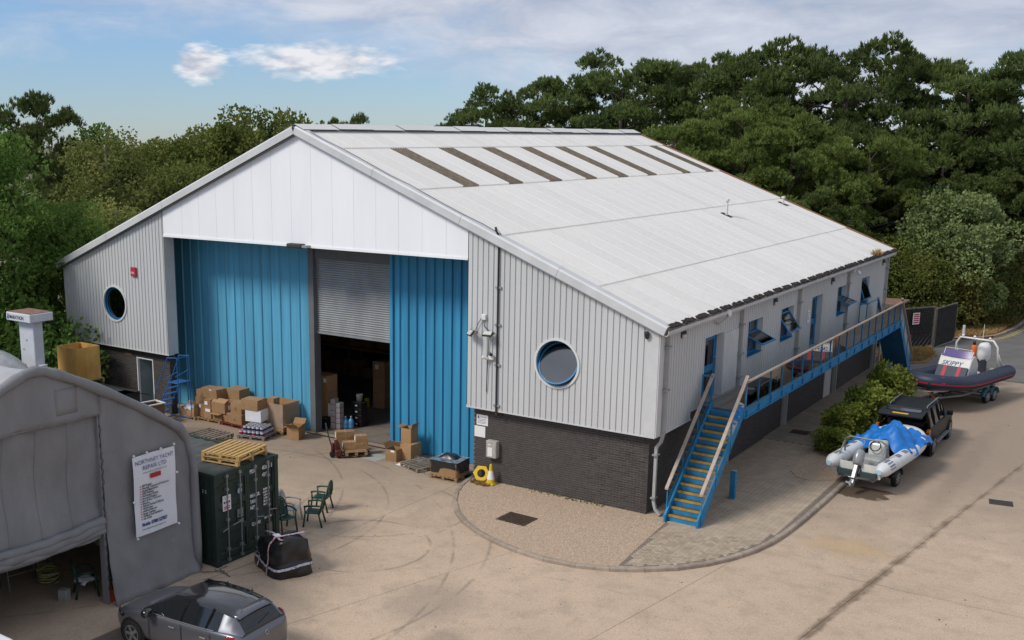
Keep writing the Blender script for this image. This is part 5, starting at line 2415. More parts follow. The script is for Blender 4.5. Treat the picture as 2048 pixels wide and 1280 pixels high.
carton(-19.62, -19.24, .36, .8, ZP + .465, ZP + .78, 'box with a square white label, second up', label=(.15, .6, .3, .75))
carton(-19.95, -19.5, .55, 1.05, ZP + .785, ZP + 1.19, 'left box of the top layer with bowed lid', rz=R(3))
carton(-19.47, -18.98, .5, 1.1, ZP + .785, ZP + 1.2, 'middle box of the top layer with a taped lid', rz=R(-4), label=(.1, .4, .85, .95))
carton(-19.62, -18.98, .82, 1.3, ZP, ZP + .78, 'plain box in the middle of the pile carrying the top layer')
carton(-18.95, -18.25, 1.0, 1.62, ZP + .0, ZP + 1.2, 'tall grey-brown box at the back against the blue door', tape=False)
carton(-19.15, -18.62, .38, .8, ZP, ZP + .30, 'low box lying open at its front side', openf=[('front', -8)])
carton(-19.18, -18.42, .36, .92, ZP + .32, ZP + .74, 'wide box with raised lid and a label on its right end', openf=[('back', 12), ('front', 150)], side_label=(.3, .8, .3, .75))
carton(-18.58, -18.2, .42, .9, ZP, ZP + .38, 'plain box at the left of the red pallet')
carton(-18.18, -17.5, .36, .95, ZP, ZP + .40, 'lower of two printed boxes on the red pallet', text='E')
carton(-18.14, -17.58, .42, .92, ZP + .405, ZP + .86, 'upper of two printed boxes on the red pallet', text='E', rz=R(3))
# tins of paint on their pallet, white box and carton on top
pallet(-16.2, -.12, ZY, R(14), 'pallet_grey', 'grey pallet under the shrink-wrapped tins', L=1.2, W=1.0)
M('tin_white', (0.55, 0.55, 0.62), 0.4, var=0.1, vscale=5)
M('tin_lid', (0.30, 0.31, 0.36), 0.35, metal=.5)
M('tin_red', (0.25, 0.02, 0.05), 0.4)
M('tin_navy', (0.03, 0.03, 0.09), 0.4)
tb = MB()
tb.lathe([(.078, 0), (.08, .01), (.08, .15), (.074, .17)], 12)
tin_me = tb.mesh('tin_body', 'tin_white', True)
tl = MB()
tl.lathe([(.07, .165), (.081, .172), (.081, .185), (.06, .18)], 12)
lid_me = tl.mesh('lid', 'tin_lid', True)
tr = MB()
tr.lathe([(.0812, .03), (.0812, .12)], 12, cap=False)
band_me = [tr.mesh('band', c, True) for c in ('tin_navy', 'tin_red')]
ca_, sa_ = math.cos(R(14)), math.sin(R(14))
for lay in range(2):
    for i in range(6):
        for jj in range(5):
            if lay == 1 and (i in (0,) or (jj == 4)):
                continue
            lx, ly = -.47 + .185 * i, -.38 + .185 * jj
            if lay == 0 and 0 < i < 5 and 0 < jj < 4:
                continue
            t = thing('paint_tin', 'white paint tin with dark band, packed on the pallet in front of the large box', 'tin',
                      (-16.2 + lx * ca_ - ly * sa_, -.12 + lx * sa_ + ly * ca_, ZP + .001 + .188 * lay), rr_.uniform(0, 6), 'paint tins on the pallet')
            obj('tin_body', tin_me, t)
            obj('lid', lid_me, t)
            obj('band', band_me[1 if rr_.random() < .3 else 0], t)
zt_ = ZP + .19 * 2 + .002
carton(-16.92, -16.22, .0, .6, zt_, zt_ + .44, 'white box standing on the paint tins', mat='white_card', rz=R(12), tape=False, group='cardboard boxes')
carton(-17.08, -16.32, -.05, .55, zt_ + .445, zt_ + .85, 'brown box on top of the white box', rz=R(10))
pallet(-16.15, 1.05, ZY, R(3), 'pallet_brown', 'brown pallet under the huge shrink-wrapped box', L=1.25, W=1.05)
big_t = carton(-16.85, -15.55, .62, 1.62, ZP, ZP + 1.05, 'huge open pallet box half wrapped in clear film', openf=[], tape=False, rz=R(2))
m = MB()
m.box(.0, .672, -.535, -.525, .12, 1.08)
m.box(.674, .684, -.53, .53, .1, 1.08)
m.build('film_wrap', 'film', big_t)
m = MB()
m.box(-.63, -.05, -.2, .46, .75, .77)
m.build('inner_flap', 'card', big_t)
carton(-16.6, -16.25, .9, 1.25, ZP + .60, ZP + 1.16, 'small box poking out of the huge pallet box')
carton(-15.12, -14.62, .36, .92, ZY, ZY + .50, 'empty brown box with open flaps beside the shutter', rz=R(16), openf=[('front', 38), ('left', -20), ('back', 48), ('right', 40)])

# ================================================================== by the shutter: pallet truck and boxes
pallet(-11.75, .35, ZY + .09, R(-42), 'pallet_brown', 'brown pallet raised on the red pallet truck', L=1.2, W=.8)
M('truck_red', (0.10, 0.022, 0.015), 0.6, var=0.4, vscale=8)
pt = thing('pallet_truck', 'rusty red pallet truck with its handle upright, forks under a pallet', 'pallet truck', (-12.02, -.42, ZY), R(48))
for s in (-1, 1):
    m = MB()
    m.bbox(.2, 1.3, s * .2 - .075, s * .2 + .075, .075, .095, .008)
    f_ = m.build('fork', 'truck_red', pt)
    m = MB()
    m.lathe([(.035, -.04), (.035, .04)], 10, mat=T(1.15, s * .2, .036) @ RX(R(90)))
    m.build('roller', 'black_rubber', f_)
m = MB()
m.bbox(-.02, .24, -.26, .26, .08, .32, .03)
m.prism([(-.02, .32), (.22, .32), (.12, .62), (.0, .62)], .26, frame((0, .13, 0), (1, 0, 0), (0, 0, 1)))
bevel(m.build('chassis', 'truck_red', pt), .02, 1)
m = MB()
m.lathe([(.05, 0), (.06, .03), (.06, .3), (.03, .34)], 10, mat=T(-.08, 0, .2))
m.build('pump', 'truck_red', pt, True)
for s in (-1, 1):
    m = MB()
    m.lathe([(.095, -.03), (.1, -.02), (.1, .02), (.095, .03)], 14, mat=T(-.09, s * .08, .101) @ RX(R(90)))
    m.build('steering_wheel', 'black_rubber', pt)
m = MB()
m.tube([(-.1, 0, .35), (-.22, 0, .8), (-.27, 0, 1.05)], .022, 8)
m.tube([(-.27 + .0, .03, 1.03), (-.29, .15, 1.12), (-.31, .15, 1.24), (-.315, 0, 1.29), (-.31, -.15, 1.24), (-.29, -.15, 1.12), (-.27, -.03, 1.03)], .018, 6)
m.build('handle', 'dark_metal', pt)
zq = ZY + .09 + .146
carton(-12.35, -12.02, .02, .70, zq, zq + .27, 'long box at the bottom left of the pallet truck load', rz=R(-42), label=(.1, .8, .2, .8))
carton(-12.35, -12.02, .03, .70, zq + .275, zq + .55, 'long box on top at the left of the pallet truck load', rz=R(-42), label=(.1, .75, .15, .85))
carton(-11.92, -11.63, -.12, .36, zq, zq + .27, 'single box at the front of the pallet truck load', rz=R(-42), label=(.1, .7, .2, .8))
carton(-11.62, -11.3, .18, .66, zq, zq + .24, 'lower box at the right of the pallet truck load', rz=R(-42), label=(.1, .7, .2, .8))
carton(-11.62, -11.32, .2, .62, zq + .245, zq + .50, 'upper box at the right of the pallet truck load', rz=R(-40), label=(.1, .7, .2, .85))
t = thing('steel_plate', 'thin grey board lying on the concrete in front of the shutter', 'board', (-10.82, .42, ZY + .002), R(-4))
m = MB()
m.bbox(-.36, .36, -.40, .40, 0, .008, .003)
m.build('sheet', 'pipe_grey', t)
carton(-10.3, -9.85, .34, .85, ZY, ZY + .44, 'crumpled box with a raised flap left of the blue right door', openf=[('left', 60), ('back', 120)], rz=R(4), label=(.5, .85, .8, .97))
carton(-9.92, -9.45, .72, 1.35, ZY, ZY + .60, 'tall plain box against the blue right door')
carton(-10.22, -9.9, .9, 1.3, ZY, ZY + .52, 'low box behind the crumpled one by the right door', label=(.3, .7, .8, .95))
carton(-10.06, -9.62, .95, 1.35, ZY + .605, ZY + 1.12, 'upright taped box topping the stack by the right door', openf=[('right', 70), ('left', 10)])
pallet(-8.82, .42, ZY, R(-20), 'pallet_grey', 'flat grey pallet with tangled twine left of the wrapped load', L=1.1, W=1.0)
t = thing('twine', 'tangle of white twine on the flat grey pallet', 'twine', (-8.9, .55, ZY + .146))
m = MB()
rr_ = random.Random(9)
for q in range(9):
    cx, cy = rr_.uniform(-.35, .35), rr_.uniform(-.25, .35)
    m.tube([(cx + rr_.uniform(-.25, .25), cy + rr_.uniform(-.2, .2), .02 + abs(rr_.gauss(0, .07))) for _ in range(6)], .008, 4)
tag(m.build('strands', 'film', t), kind='stuff')
t = thing('plastic_bag', 'flat white plastic bag on the ground beside the flat pallet', 'bag', (-9.45, .28, ZY))
m = MB()
m.grid(lambda u, v: ((u - .5) * .5, (v - .5) * .32, .07 * (1 - (2 * u - 1) ** 2) * (1 - (2 * v - 1) ** 2) + .008 * math.sin(17 * u + 9 * v) + .004), 12, 8)
m.build('film_sheet', 'white_plastic', t, True)
# wrapped load
M('wrap_black', (0.016, 0.017, 0.019), 0.28, var=0.3, vscale=6, bump=.35, bscale=14, spec=.7)
M('wrap_clear', (0.32, 0.36, 0.40), 0.15, var=0.6, vscale=4, col2=(0.08, 0.09, 0.10), bump=.3, bscale=10, spec=.9)
pallet(-7.35, .08, ZY, R(3), 'pallet_brown', 'brown pallet under the black wrapped load by the brick wall', L=1.1, W=.9)
t = thing('wrapped_load', 'black film-wrapped pallet load with torn brown corner beside the brick wall', 'wrapped pallet', (-7.35, .08, ZP), R(3))
m = MB()
m.bbox(-.52, .52, -.44, .44, 0, .5, .03)
m.build('cardboard_core', 'card', t)
m = MB()


def wrapf(u, v):
    a = 2 * PI * u
    r = 1 / max(abs(math.cos(a)) / .535, abs(math.sin(a)) / .455)
    z = .10 + .42 * v
    if -PI * .62 + 2 * PI < a < PI * 1.86 and v < .5:
        z = .10 + .42 * max(v, .32 + .2 * math.sin((a - 4.3) * 2))
    w = 1 + .012 * math.sin(13 * a + 9 * v)
    return (r * math.cos(a) * w, r * math.sin(a) * w, z)


m.grid(wrapf, 48, 8, wrap=True)
m.build('film_side', 'wrap_black', t)
m = MB()
m.grid(lambda u, v: ((u - .5) * 1.07, (v - .5) * .91, .522 + .012 * math.sin(9 * u + 4 * v) * math.sin(7 * v)), 10, 8)
m.build('film_top', 'wrap_clear', t, True)
m = MB()
m.grid(lambda u, v: ((u - .5) * .72 - .05, (v - .5) * .46 + .12, .515 + .15 * (1 - abs(2 * u - 1) ** 3) * (1 - abs(2 * v - 1) ** 3) + .012 * math.sin(12 * u + 8 * v)), 14, 10)
m.build('bin_bag', 'wrap_black', t, True)
t = thing('bin_bag', 'small black bin bag on the ground behind the wrapped load', 'bag', (-6.82, .62, ZY))
m = MB()
m.grid(lambda u, v: ((u - .5) * .5, (v - .5) * .55, .14 * (1 - abs(2 * u - 1) ** 3) * (1 - abs(2 * v - 1) ** 3) + .01 * math.sin(15 * u + 9 * v) + .006), 10, 10)
m.build('bag_body', 'wrap_black', t, True)
# ================================================================== strapped black bundle
M('bundle_black', (0.010, 0.010, 0.011), 0.35, var=0.3, vscale=4, bump=.5, bscale=7, spec=.6)
M('tape_band', (0.62, 0.56, 0.60), 0.4, var=0.9, vscale=18, col2=(0.5, 0.12, 0.16), lo=.5, hi=.56)
M('tape_band_blue', (0.62, 0.62, 0.68), 0.4, var=0.9, vscale=18, col2=(0.2, 0.2, 0.3), lo=.5, hi=.6)
t = thing('wrapped_bundle', 'black plastic wrapped bundle tied with printed white tape in the yard', 'bundle', (-6.52, -9.1, ZY), R(-24))
LX, LY, LZ = .80, .56, .92


def bsurf(a, v):
    """closed lumpy block: a angle round, v 0..1 up"""
    ca, sa = math.cos(a), math.sin(a)
    p = 5.0
    r = (abs(ca / LX) ** p + abs(sa / LY) ** p) ** (-1 / p)
    x, y = r * ca, r * sa
    k = 1 - .06 * v - .07 * max(0, v - .7) / .3
    if v < .36:
        k *= 1.05
    topz = LZ * (1 + .14 * x / LX) * (.93 + .07 * math.cos(3 * a))
    z = v * topz
    n = 1 + .022 * math.sin(5 * a + 9 * v) + .016 * math.sin(11 * a - 13 * v) + .01 * math.sin(23 * a + 7 * v)
    return (x * k * n + .05 * v, y * k * n, z)


m = MB()
m.grid(lambda u, v: bsurf(2 * PI * u, v), 64, 26, wrap=True)
nb = len(m.v)
ringi = [26 * 64 + i for i in range(64)]
c = (.05, 0, LZ * 1.03)
m.v.append(c)
for i in range(64):
    m.f.append((ringi[i], ringi[(i + 1) % 64], nb))
    m.mi.append(0)
m.build('plastic_wrap', 'bundle_black', t, True)


def band(path, w, mat, nm='tape'):
    m = MB()
    m.tube(path, w, 6)
    o = m.build(nm, mat, t)
    return o


def ribbon(pts, wdir, w, mat):
    m = MB()
    vs = []
    for p, d in zip(pts, wdir):
        p, d = Vector(p), Vector(d)
        vs += [p - d * w, p + d * w]
    m.add(vs, [(2 * i, 2 * i + 1, 2 * i + 3, 2 * i + 2) for i in range(len(pts) - 1)])
    o = m.build('tape', mat, t, True)


pts, wd = [], []
for i in range(65):
    a = 2 * PI * i / 64
    p = Vector(bsurf(a, .30))
    pts.append((p.x * 1.03, p.y * 1.03, p.z + .03 * math.sin(a * 2)))
    wd.append((0, 0, 1))
ribbon(pts, wd, .035, 'tape_band_blue')
for a0 in (R(-62), R(-118)):
    pts, wd = [], []
    for i in range(18):
        v = .06 + .94 * i / 17
        p = Vector(bsurf(a0, v))
        pts.append((p.x * 1.02, p.y * 1.04 - .01, p.z))
        wd.append((1, 0, 0))
    e = Vector(bsurf(a0, 1.0))
    f = Vector(bsurf(-a0, 1.0))
    for i in range(1, 8):
        q = e.lerp(f, i / 7)
        pts.append((q.x, q.y, LZ * (1.045 + .10 * q.x / LX) + .012))
        wd.append((1, 0, 0))
    if a0 < -1.8:
        pts, wd = pts[:9], wd[:9]
    ribbon(pts, wd, .038, 'tape_band')
pts, wd = [], []
for i in range(14):
    x = lerp(-.66, .70, i / 13)
    pts.append((x, -.22 + .08 * math.sin(i * .4), LZ * (1.0 + .12 * x / LX) + .02 + .01 * math.sin(i)))
    wd.append((0, 1, 0))
ribbon(pts, wd, .035, 'tape_band')
m = MB()
m.box(-.0, .28, -.30, -.12, LZ * 1.06, LZ * 1.064)
m.build('paper_label', 'label_white', t)

# ================================================================== garden chairs
M('chair_green', (0.012, 0.055, 0.038), 0.4, var=0.15, vscale=4)
M('chair_white', (0.50, 0.50, 0.47), 0.5, var=0.2, vscale=4)


def garden_chair(mat, lab, loc, rz, group='plastic garden chairs'):
    """moulded armchair; faces local -y"""
    t = thing('garden_chair', lab, 'chair', loc, rz, group)
    m = MB()
    m.grid(lambda u, v: ((u - .5) * (.44 + .05 * (1 - v)), (v - .5) * .44, .42 - .03 * math.sin(PI * u) * (.5 + .5 * v) + .015 * (1 - v)), 8, 6)
    o = m.build('seat', mat, t, True)
    o.modifiers.new('thickness', 'SOLIDIFY').thickness = .02
    for k in range(7):         # back slats under a rounded hoop
        u = (k - 3) / 3
        hgt = .52 * math.sqrt(max(0, 1 - (abs(u) * .92) ** 2.6))
        m = MB()
        pts = [(u * .17, .22, .42), (u * .20, .26, .42 + hgt * .45), (u * .205, .31, .42 + hgt * .96)]
        m.tube(pts, [.03, .033, .028], 4)
        m.build('back_slat', mat, t)
    m = MB()
    hoop = []
    for i in range(17):
        a = PI * i / 16
        hoop.append((.25 * math.cos(a), .25 + .08 * math.sin(a) ** .7, .46 + .50 * math.sin(a) ** .8))
    m.tube([(.235, .22, .40)] + hoop + [(-.235, .22, .40)], .024, 6)
    m.build('back_hoop', mat, t, True)
    for s in (-1, 1):
        for yy, dy in ((-.2, -.06), (.2, .10)):
            m = MB()
            top = .64 if yy < 0 else .42
            m.tube([(s * .255, yy + dy, 0), (s * .245, yy, .42), (s * .255, yy - .01, top)] if yy < 0 else [(s * .25, yy + dy, 0), (s * .23, yy, .42)], [.03, .026, .022] if yy < 0 else [.03, .024], 6)
            m.build('leg', mat, t, True)
        m = MB()
        m.tube([(s * .255, -.23, .63), (s * .27, -.1, .665), (s * .265, .1, .67), (s * .245, .25, .65)], [.028, .03, .028, .02], 6)
        m.build('armrest', mat, t, True)
    return t


c1 = garden_chair('chair_green', 'green plastic chair farthest from the container, turned to the left', (-8.72, -5.0, ZY), R(-70))
garden_chair('chair_green', 'green plastic chair in front, its back turned to the camera', (-8.02, -6.15, ZY), R(-62))
garden_chair('chair_green', 'green plastic chair half hidden by the container door', (-8.35, -7.05, ZY), R(75))
garden_chair('chair_white', 'off-white plastic chair half hidden behind the container', (-8.75, -6.35, ZY), R(110))
# ================================================================== inside the tent mouth
garden_chair('chair_green', 'green plastic chair with a white cloth inside the tent mouth', (-9.3, -13.35, ZY), R(150))
t = thing('cloth', 'white cloth draped over the seat of the chair in the tent', 'cloth', (-9.26, -13.36, ZY + .425))
m = MB()
m.grid(lambda u, v: ((u - .5) * .46, (v - .5) * .5, .02 + .02 * math.sin(9 * u) * math.sin(8 * v) - .22 * max(0, abs(2 * v - 1) - .72)), 10, 10)
m.build('folds', 'white_card', t, True)
M('bucket_orange', (0.62, 0.085, 0.015), 0.4)
M('tub_grey', (0.36, 0.38, 0.36), 0.6, var=0.3, vscale=6)


def bucket(x, y, mat, lab, r=.15, h=.30, handle=True):
    t = thing('bucket', lab, 'bucket', (x, y, ZY))
    m = MB()
    m.lathe([(r * .78, 0), (r, h), (r * 1.06, h), (r * 1.06, h - .02), (r * 1.02, h - .03)], 18, cap=False)
    m.lathe([(r * .78, .004), (.002, .004)], 18, cap=False)
    m.build('pail', mat, t, True)
    if handle:
        m = MB()
        m.tube([(r * math.cos(a), -.06 - .05 * math.sin(a), h - .03 + .05 * math.sin(a)) for a in [PI * i / 10 for i in range(11)]], .006, 5)
        m.build('handle', 'galv', t)


bucket(-8.52, -13.22, 'bucket_orange', 'orange bucket at the right side of the tent mouth', .16, .32)
bucket(-9.05, -12.95, 'tub_grey', 'pale tub behind the orange bucket in the tent', .13, .34)
bucket(-8.95, -12.72, 'white_plastic', 'white tub farthest right inside the tent', .12, .3)
t = thing('carton', 'pale grey box standing on the floor in the tent mouth', 'box', (-9.45, -13.92, ZY), R(20))
m = MB()
m.bbox(-.12, .12, -.10, .10, 0, .30, .012)
m.build('body', 'tub_grey', t)
m = MB()
m.box(-.121, .121, -.02, .02, .301, .303)
m.build('tape', 'tape', t)
t = thing('trestle', 'metal trestle deep inside the tent', 'trestle', (-11.1, -14.0, ZY), R(80))
for s in (-1, 1):
    for q in (-1, 1):
        m = MB()
        m.tube([(s * .42, q * .22, 0), (s * .40, q * .05, .82)], .018, 6)
        m.build('leg', 'galv', t)
m = MB()
m.tube([(-.45, 0, .82), (.45, 0, .82)], .03, 6)
m.build('top_bar', 'galv', t)
m = MB()
m.tube([(-.42, -.14, .4), (.42, -.14, .4)], .014, 6)
m.build('cross_bar', 'galv', t)
M('hiviz', (0.45, 0.40, 0.03), 0.7, var=0.4, vscale=12, col2=(0.35, 0.35, 0.3))
for x, y, r, lab in ((-10.75, -13.45, .26, 'heap of yellow hoses on the tent floor'), (-11.4, -13.1, .22, 'yellow bundle behind the hoses in the tent')):
    t = thing('hose_coil', lab, 'hose', (x, y, ZY))
    m = MB()
    pts = []
    for i in range(60):
        a = i * .5
        pts.append((r * (1 + .2 * math.sin(i * 1.3)) * math.cos(a), r * math.sin(a), .03 + i * .0055))
    m.tube(pts, .024, 6)
    m.build('coil', 'hiviz', t, True)
M('leaf_fabric', (0.03, 0.16, 0.03), 0.6, var=0.5, vscale=9, col2=(0.2, 0.3, 0.1))
t = thing('parasol', 'folded green parasol leaning just inside the tent', 'parasol', (-9.25, -12.75, ZY))
m = MB()
m.tube([(0, 0, 0), (.05, 0.02, 1.9)], .02, 6)
m.build('pole', 'hiviz', t)
m = MB()
m.grid(lambda u, v: (.05 + (.10 + .20 * v) * math.cos(2 * PI * u) * (1 + .25 * math.sin(10 * PI * u)), .02 + (.10 + .22 * v) * math.sin(2 * PI * u), 1.9 - .65 * v), 24, 4, wrap=True)
m.build('canopy', 'leaf_fabric', t, True)

# ================================================================== goods just inside the shutter
M('film_box', (0.42, 0.42, 0.41), 0.25, var=0.3, vscale=6)
t0 = 2.35
for col in range(4):
    for lay in range(3):
        x0 = -15.98 + .27 * col
        carton(x0, x0 + .26, 2.5 + .03 * col, 3.2, ZY + .02 + .69 * lay, ZY + .02 + .69 * lay + .68,
               '%s carton in column %s of the tall stack left inside the shutter' % (('bottom', 'middle', 'top')[lay], ('one', 'two', 'three', 'four')[col]),
               label=(.25, .8, .62, .86) if lay == 2 else None, tape=False, group='tall cartons inside the shutter')
carton(-15.0, -14.6, 2.62, 3.0, ZY + .31, ZY + .98, 'white printed box inside the shutter behind the black bin', mat='white_card', tape=False)
carton(-15.0, -14.62, 2.62, 3.0, ZY + .005, ZY + .30, 'brown box under the white printed box inside the shutter')
bucket(-14.86, 2.40, 'black_plastic', 'black bin just inside the left of the shutter', .19, .46, False)
for lay in range(5):
    for c_ in range(2):
        t = thing('plastic_crate', '%s film-wrapped carton of the %s red-striped stack inside the shutter' % (('lowest', 'second', 'third', 'fourth', 'top')[lay], ('left', 'right')[c_]), 'carton',
                  (-14.58 + .21 * c_, 2.62 + .06 * c_, ZY + .005 + (.245 - .03 * c_) * lay), R(6), 'red-striped cartons')
        m = MB()
        m.bbox(-.1, .1, -.15, .15, 0, .24 - .03 * c_, .01)
        m.build('body', 'film_box', t)
        m = MB()
        m.box(-.101, .101, -.152, .152, .02, .045)
        m.build('stripe', 'strap_red', t)
M('bottle_blue', (0.10, 0.30, 0.55), 0.15, spec=.8)
for k, (x, y) in enumerate(((-14.22, 2.86), (-14.06, 3.0))):
    t = thing('water_bottle', ('left', 'right')[k] + ' blue water-cooler bottle inside the shutter', 'bottle', (x, y, ZY + .004))
    m = MB()
    m.lathe([(.10, 0), (.125, .02), (.125, .13), (.117, .15), (.125, .17), (.125, .30), (.06, .40), (.035, .42), (.035, .47), (.001, .47)], 16)
    m.build('body', 'bottle_blue', t, True)
    m = MB()
    m.lathe([(.04, .472), (.04, .50), (.001, .50)], 12)
    m.build('cap', 'white_plastic', t)
for lay in range(4):
    t = thing('storage_box', '%s black storage box of the stack behind the blue bottles' % ('lowest', 'second', 'third', 'top')[lay], 'storage box', (-14.05, 3.55, ZY + .005 + .25 * lay), R(-5), 'black storage boxes')
    m = MB()
    m.bbox(-.25, .25, -.2, .2, 0, .22, .02)
    m.build('body', 'black_plastic', t)
    m = MB()
    m.bbox(-.26, .26, -.21, .21, .2205, .245, .008)
    m.build('lid', 'dark_metal', t)
    m = MB()
    m.box(-.05, .05, -.214, -.2005, .08, .14)
    m.build('label_plate', 'label_white', t)
t = thing('paint_kettle', 'pale grey pail standing on the black storage boxes', 'pail', (-14.02, 3.5, ZY + 1.02))
m = MB()
m.lathe([(.11, 0), (.14, .28), (.145, .29), (.13, .27)], 16)
m.build('body', 'tub_grey', t, True)
for q, (x0, y0, n_) in enumerate(((-15.45, 6.2, 3), (-15.95, 8.6, 3))):
    for lay in range(n_):
        carton(x0, x0 + .62, y0, y0 + .55, ZY + .02 + .68 * lay, ZY + .02 + .68 * lay + .67,
               '%s carton of the %s stack deep inside the hall' % (('bottom', 'middle', 'top')[lay], ('nearer', 'farther')[q]), label=(.2, .5, .5, .8) if lay == 2 else None, group='stacked cartons in the hall')
M('rack_orange', (0.40, 0.16, 0.02), 0.5)
t = thing('pallet_rack', 'orange and grey pallet racking at the back of the hall', 'racking', (-19.0, 10.5, ZY), R(0))
for x in (-4, -1.3, 1.4, 4.1):
    for y in (0, 1.0):
        m = MB()
        m.box(x - .05, x + .05, y - .05, y + .05, 0, 4.6)
        m.build('upright', 'frame_grey', t)
for z in (1.4, 2.9, 4.3):
    for y in (0, 1.0):
        m = MB()
        m.box(-4.0, 4.1, y - .03, y + .03, z - .06, z + .06)
        m.build('beam', 'rack_orange', t)
    m = MB()
    m.box(-4.0, 4.1, .0, 1.0, z + .061, z + .08)
    m.build('shelf', 'card_dark', t)
rr_ = random.Random(21)
for z in (0, 1.48, 2.98):
    x = -22.8
    while x < -15.4:
        w_ = rr_.uniform(.5, 1.0)
        carton(x, x + w_, 10.6, 11.4, ZY + z + .004, ZY + z + rr_.uniform(.5, 1.1), 'brown carton stored on the pallet racking at the back of the hall', group='cartons on the racking', tape=False)
        x += w_ + rr_.uniform(.1, .5)
t = thing('plank', 'pale plank leaning inside the right of the shutter', 'plank', (-14.6, 6.6, ZY))
m = MB()
m.box(-.04, .04, -.015, .015, 0, 2.0, mat=RY(R(7)))
m.build('board', 'pallet_new', t)
t = thing('post_guard', 'yellow rack post guard on the hall floor', 'post guard', (-15.75, 6.15, ZY))
m = MB()
m.bbox(-.08, .08, -.08, .08, 0, .4, .02)
m.build('guard', 'cone_yellow', t)

# ================================================================== blue mobile steps by the left door
M('steps_blue', (0.04, 0.15, 0.40), 0.5, var=.2, vscale=5)
st_ = thing('mobile_steps', 'blue tubular mobile steps beside the left sliding door', 'steps', (-21.62, -.2, ZY), R(2))
st_.scale = (1.1, 1.1, 1.12)
for s in (-1, 1):
    y = s * .3
    m = MB()
    m.tube([(0, y, .05), (.85, y, 1.45)], .02, 6)
    m.build('stringer', 'steps_blue', st_)
    m = MB()
    m.tube([(.05, y, .1), (.05, y, .9), (.80, y, 2.35), (1.30, y, 2.40), (1.32, y, .05)], .02, 6)
    m.build('side_rail', 'steps_blue', st_)
    m = MB()
    m.tube([(.55, y, 1.5), (1.3, y, 1.9)], .015, 6)
    m.tube([(.2, y, .06), (1.32, y, .06)], .018, 6)
    m.build('brace', 'steps_blue', st_)
for k in range(6):
    m = MB()
    z = .24 * (k + 1)
    x = .85 * z / 1.45
    m.box(x - .09, x + .09, -.3, .3, z - .015, z + .01)
    m.build('tread', 'steps_blue', st_)
m = MB()
m.box(.80, 1.3, -.3, .3, 1.44, 1.47)
m.build('platform', 'steps_blue', st_)
m = MB()
m.tube([(1.31, -.3, 2.38), (1.31, .3, 2.38)], .02, 6)
m.build('end_rail', 'steps_blue', st_)

# ================================================================== dark store behind the tent with things on its roof
M('store_dark', (0.035, 0.034, 0.036), 0.8, var=.3, vscale=3)
M('plywood', (0.60, 0.36, 0.10), 0.75, var=0.35, vscale=2.2, col2=(0.40, 0.205, 0.045), stretch=(1, 1, .35), detail=9)
M('tarp_silver', (0.34, 0.35, 0.36), 0.35, var=0.35, vscale=3, bump=.5, bscale=5)
M('tarp_green', (0.03, 0.05, 0.045), 0.6, bump=.4, bscale=5)
M('post_white', (0.58, 0.60, 0.64), 0.6, var=.12, vscale=3)
M('rust_top', (0.26, 0.15, 0.11), 0.9, var=.4, vscale=6)
sto = thing('storage_shed', 'low dark shed with corrugated roof behind the tent', 'shed', (-21.8, -5.7, ZY))
m = MB()
m.box(-4.4, 3.3, -4.0, 1.9, 0, 2.2)
m.build('wall', 'store_dark', sto)
m = MB()
vs = []
nn = 56
for i in range(nn):
    x = -4.6 + 8.2 * i / (nn - 1)
    d = .03 * (i % 2)
    vs += [(x, -4.2, 2.42 + d), (x, 1.0, 2.42 + d), (x, 2.2, 2.0 + d)]
fs = []
for i in range(nn - 1):
    fs += [(3 * i, 3 * i + 3, 3 * i + 4, 3 * i + 1), (3 * i + 1, 3 * i + 4, 3 * i + 5, 3 * i + 2)]
m.add(vs, fs)
m.build('roof_sheet', 'store_dark', sto)
zr = ZY + 2.46
pallet(-20.55, -4.85, zr, 0, 'pallet_brown', 'brown pallet under the plywood crate on the dark shed', L=1.3, W=1.2)
cr = thing('plywood_crate', 'open-topped plywood crate on the dark shed roof', 'crate', (-20.55, -4.85, zr + .146))
CH = 1.22
for nm, bx in (('front_panel', (-.56, .56, -.52, -.50)), ('back_panel', (-.56, .56, .50, .52)), ('left_panel', (-.56, -.54, -.498, .498)), ('right_panel', (.54, .56, -.498, .498))):
    m = MB()
    m.box(*bx, 0, CH)
    m.build('panel', 'plywood', cr)
for sx_ in (-1, 1):
    for sy_ in (-1, 1):
        m = MB()
        m.box(sx_ * .52 - .022, sx_ * .52 + .018, sy_ * .475 - .022, sy_ * .475 + .022, .02, CH - .03)
        m.build('corner_batten', 'pallet_new', cr)
m = MB()
m.box(-.535, .535, -.495, .495, 0, .02)
m.build('base', 'plywood', cr)
po = thing('white_tower', 'white box tower with a flat head lettered MARATHON, above the tarpaulin', 'sign tower', (-20.95, -6.5, zr))
m = MB()
m.box(-.42, .42, -.2, .2, 0, 2.50)
bevel(m.build('column', 'post_white', po), .02, 1)
m = MB()
m.box(-.72, .68, -.48, .48, 2.501, 2.80)
bevel(m.build('head', 'post_white', po), .02, 1)
m = MB()
m.box(-.69, .65, -.45, .45, 2.801, 2.815)
m.build('top_sheet', 'rust_top', po)
m = MB()
m.box(.42, .66, -.12, .12, .82, .94)
m.build('side_shelf', 'post_white', po)
text_part('MARATHON', .185, 'print_dark', frame((-.52, -.485, 2.58), (1, 0, 0), (0, 0, 1)), po, sx=.80, bold=.005)
m = MB()
m.prism([(-.06, -.02), (.04, -.02), (.04, .15), (-.01, .17)], .002, frame((-.60, -.484, 2.58), (1, 0, 0), (0, 0, 1)))
m.build('emblem', 'print_blue', po)
for x, z in ((.0, 1.8), (-.2, 1.45), (-.18, .9), (.2, .7)):
    m = MB()
    m.box(x - .05, x + .05, -.206, -.2005, z - .035, z + .035)
    m.build('mark', 'tub_grey', po)
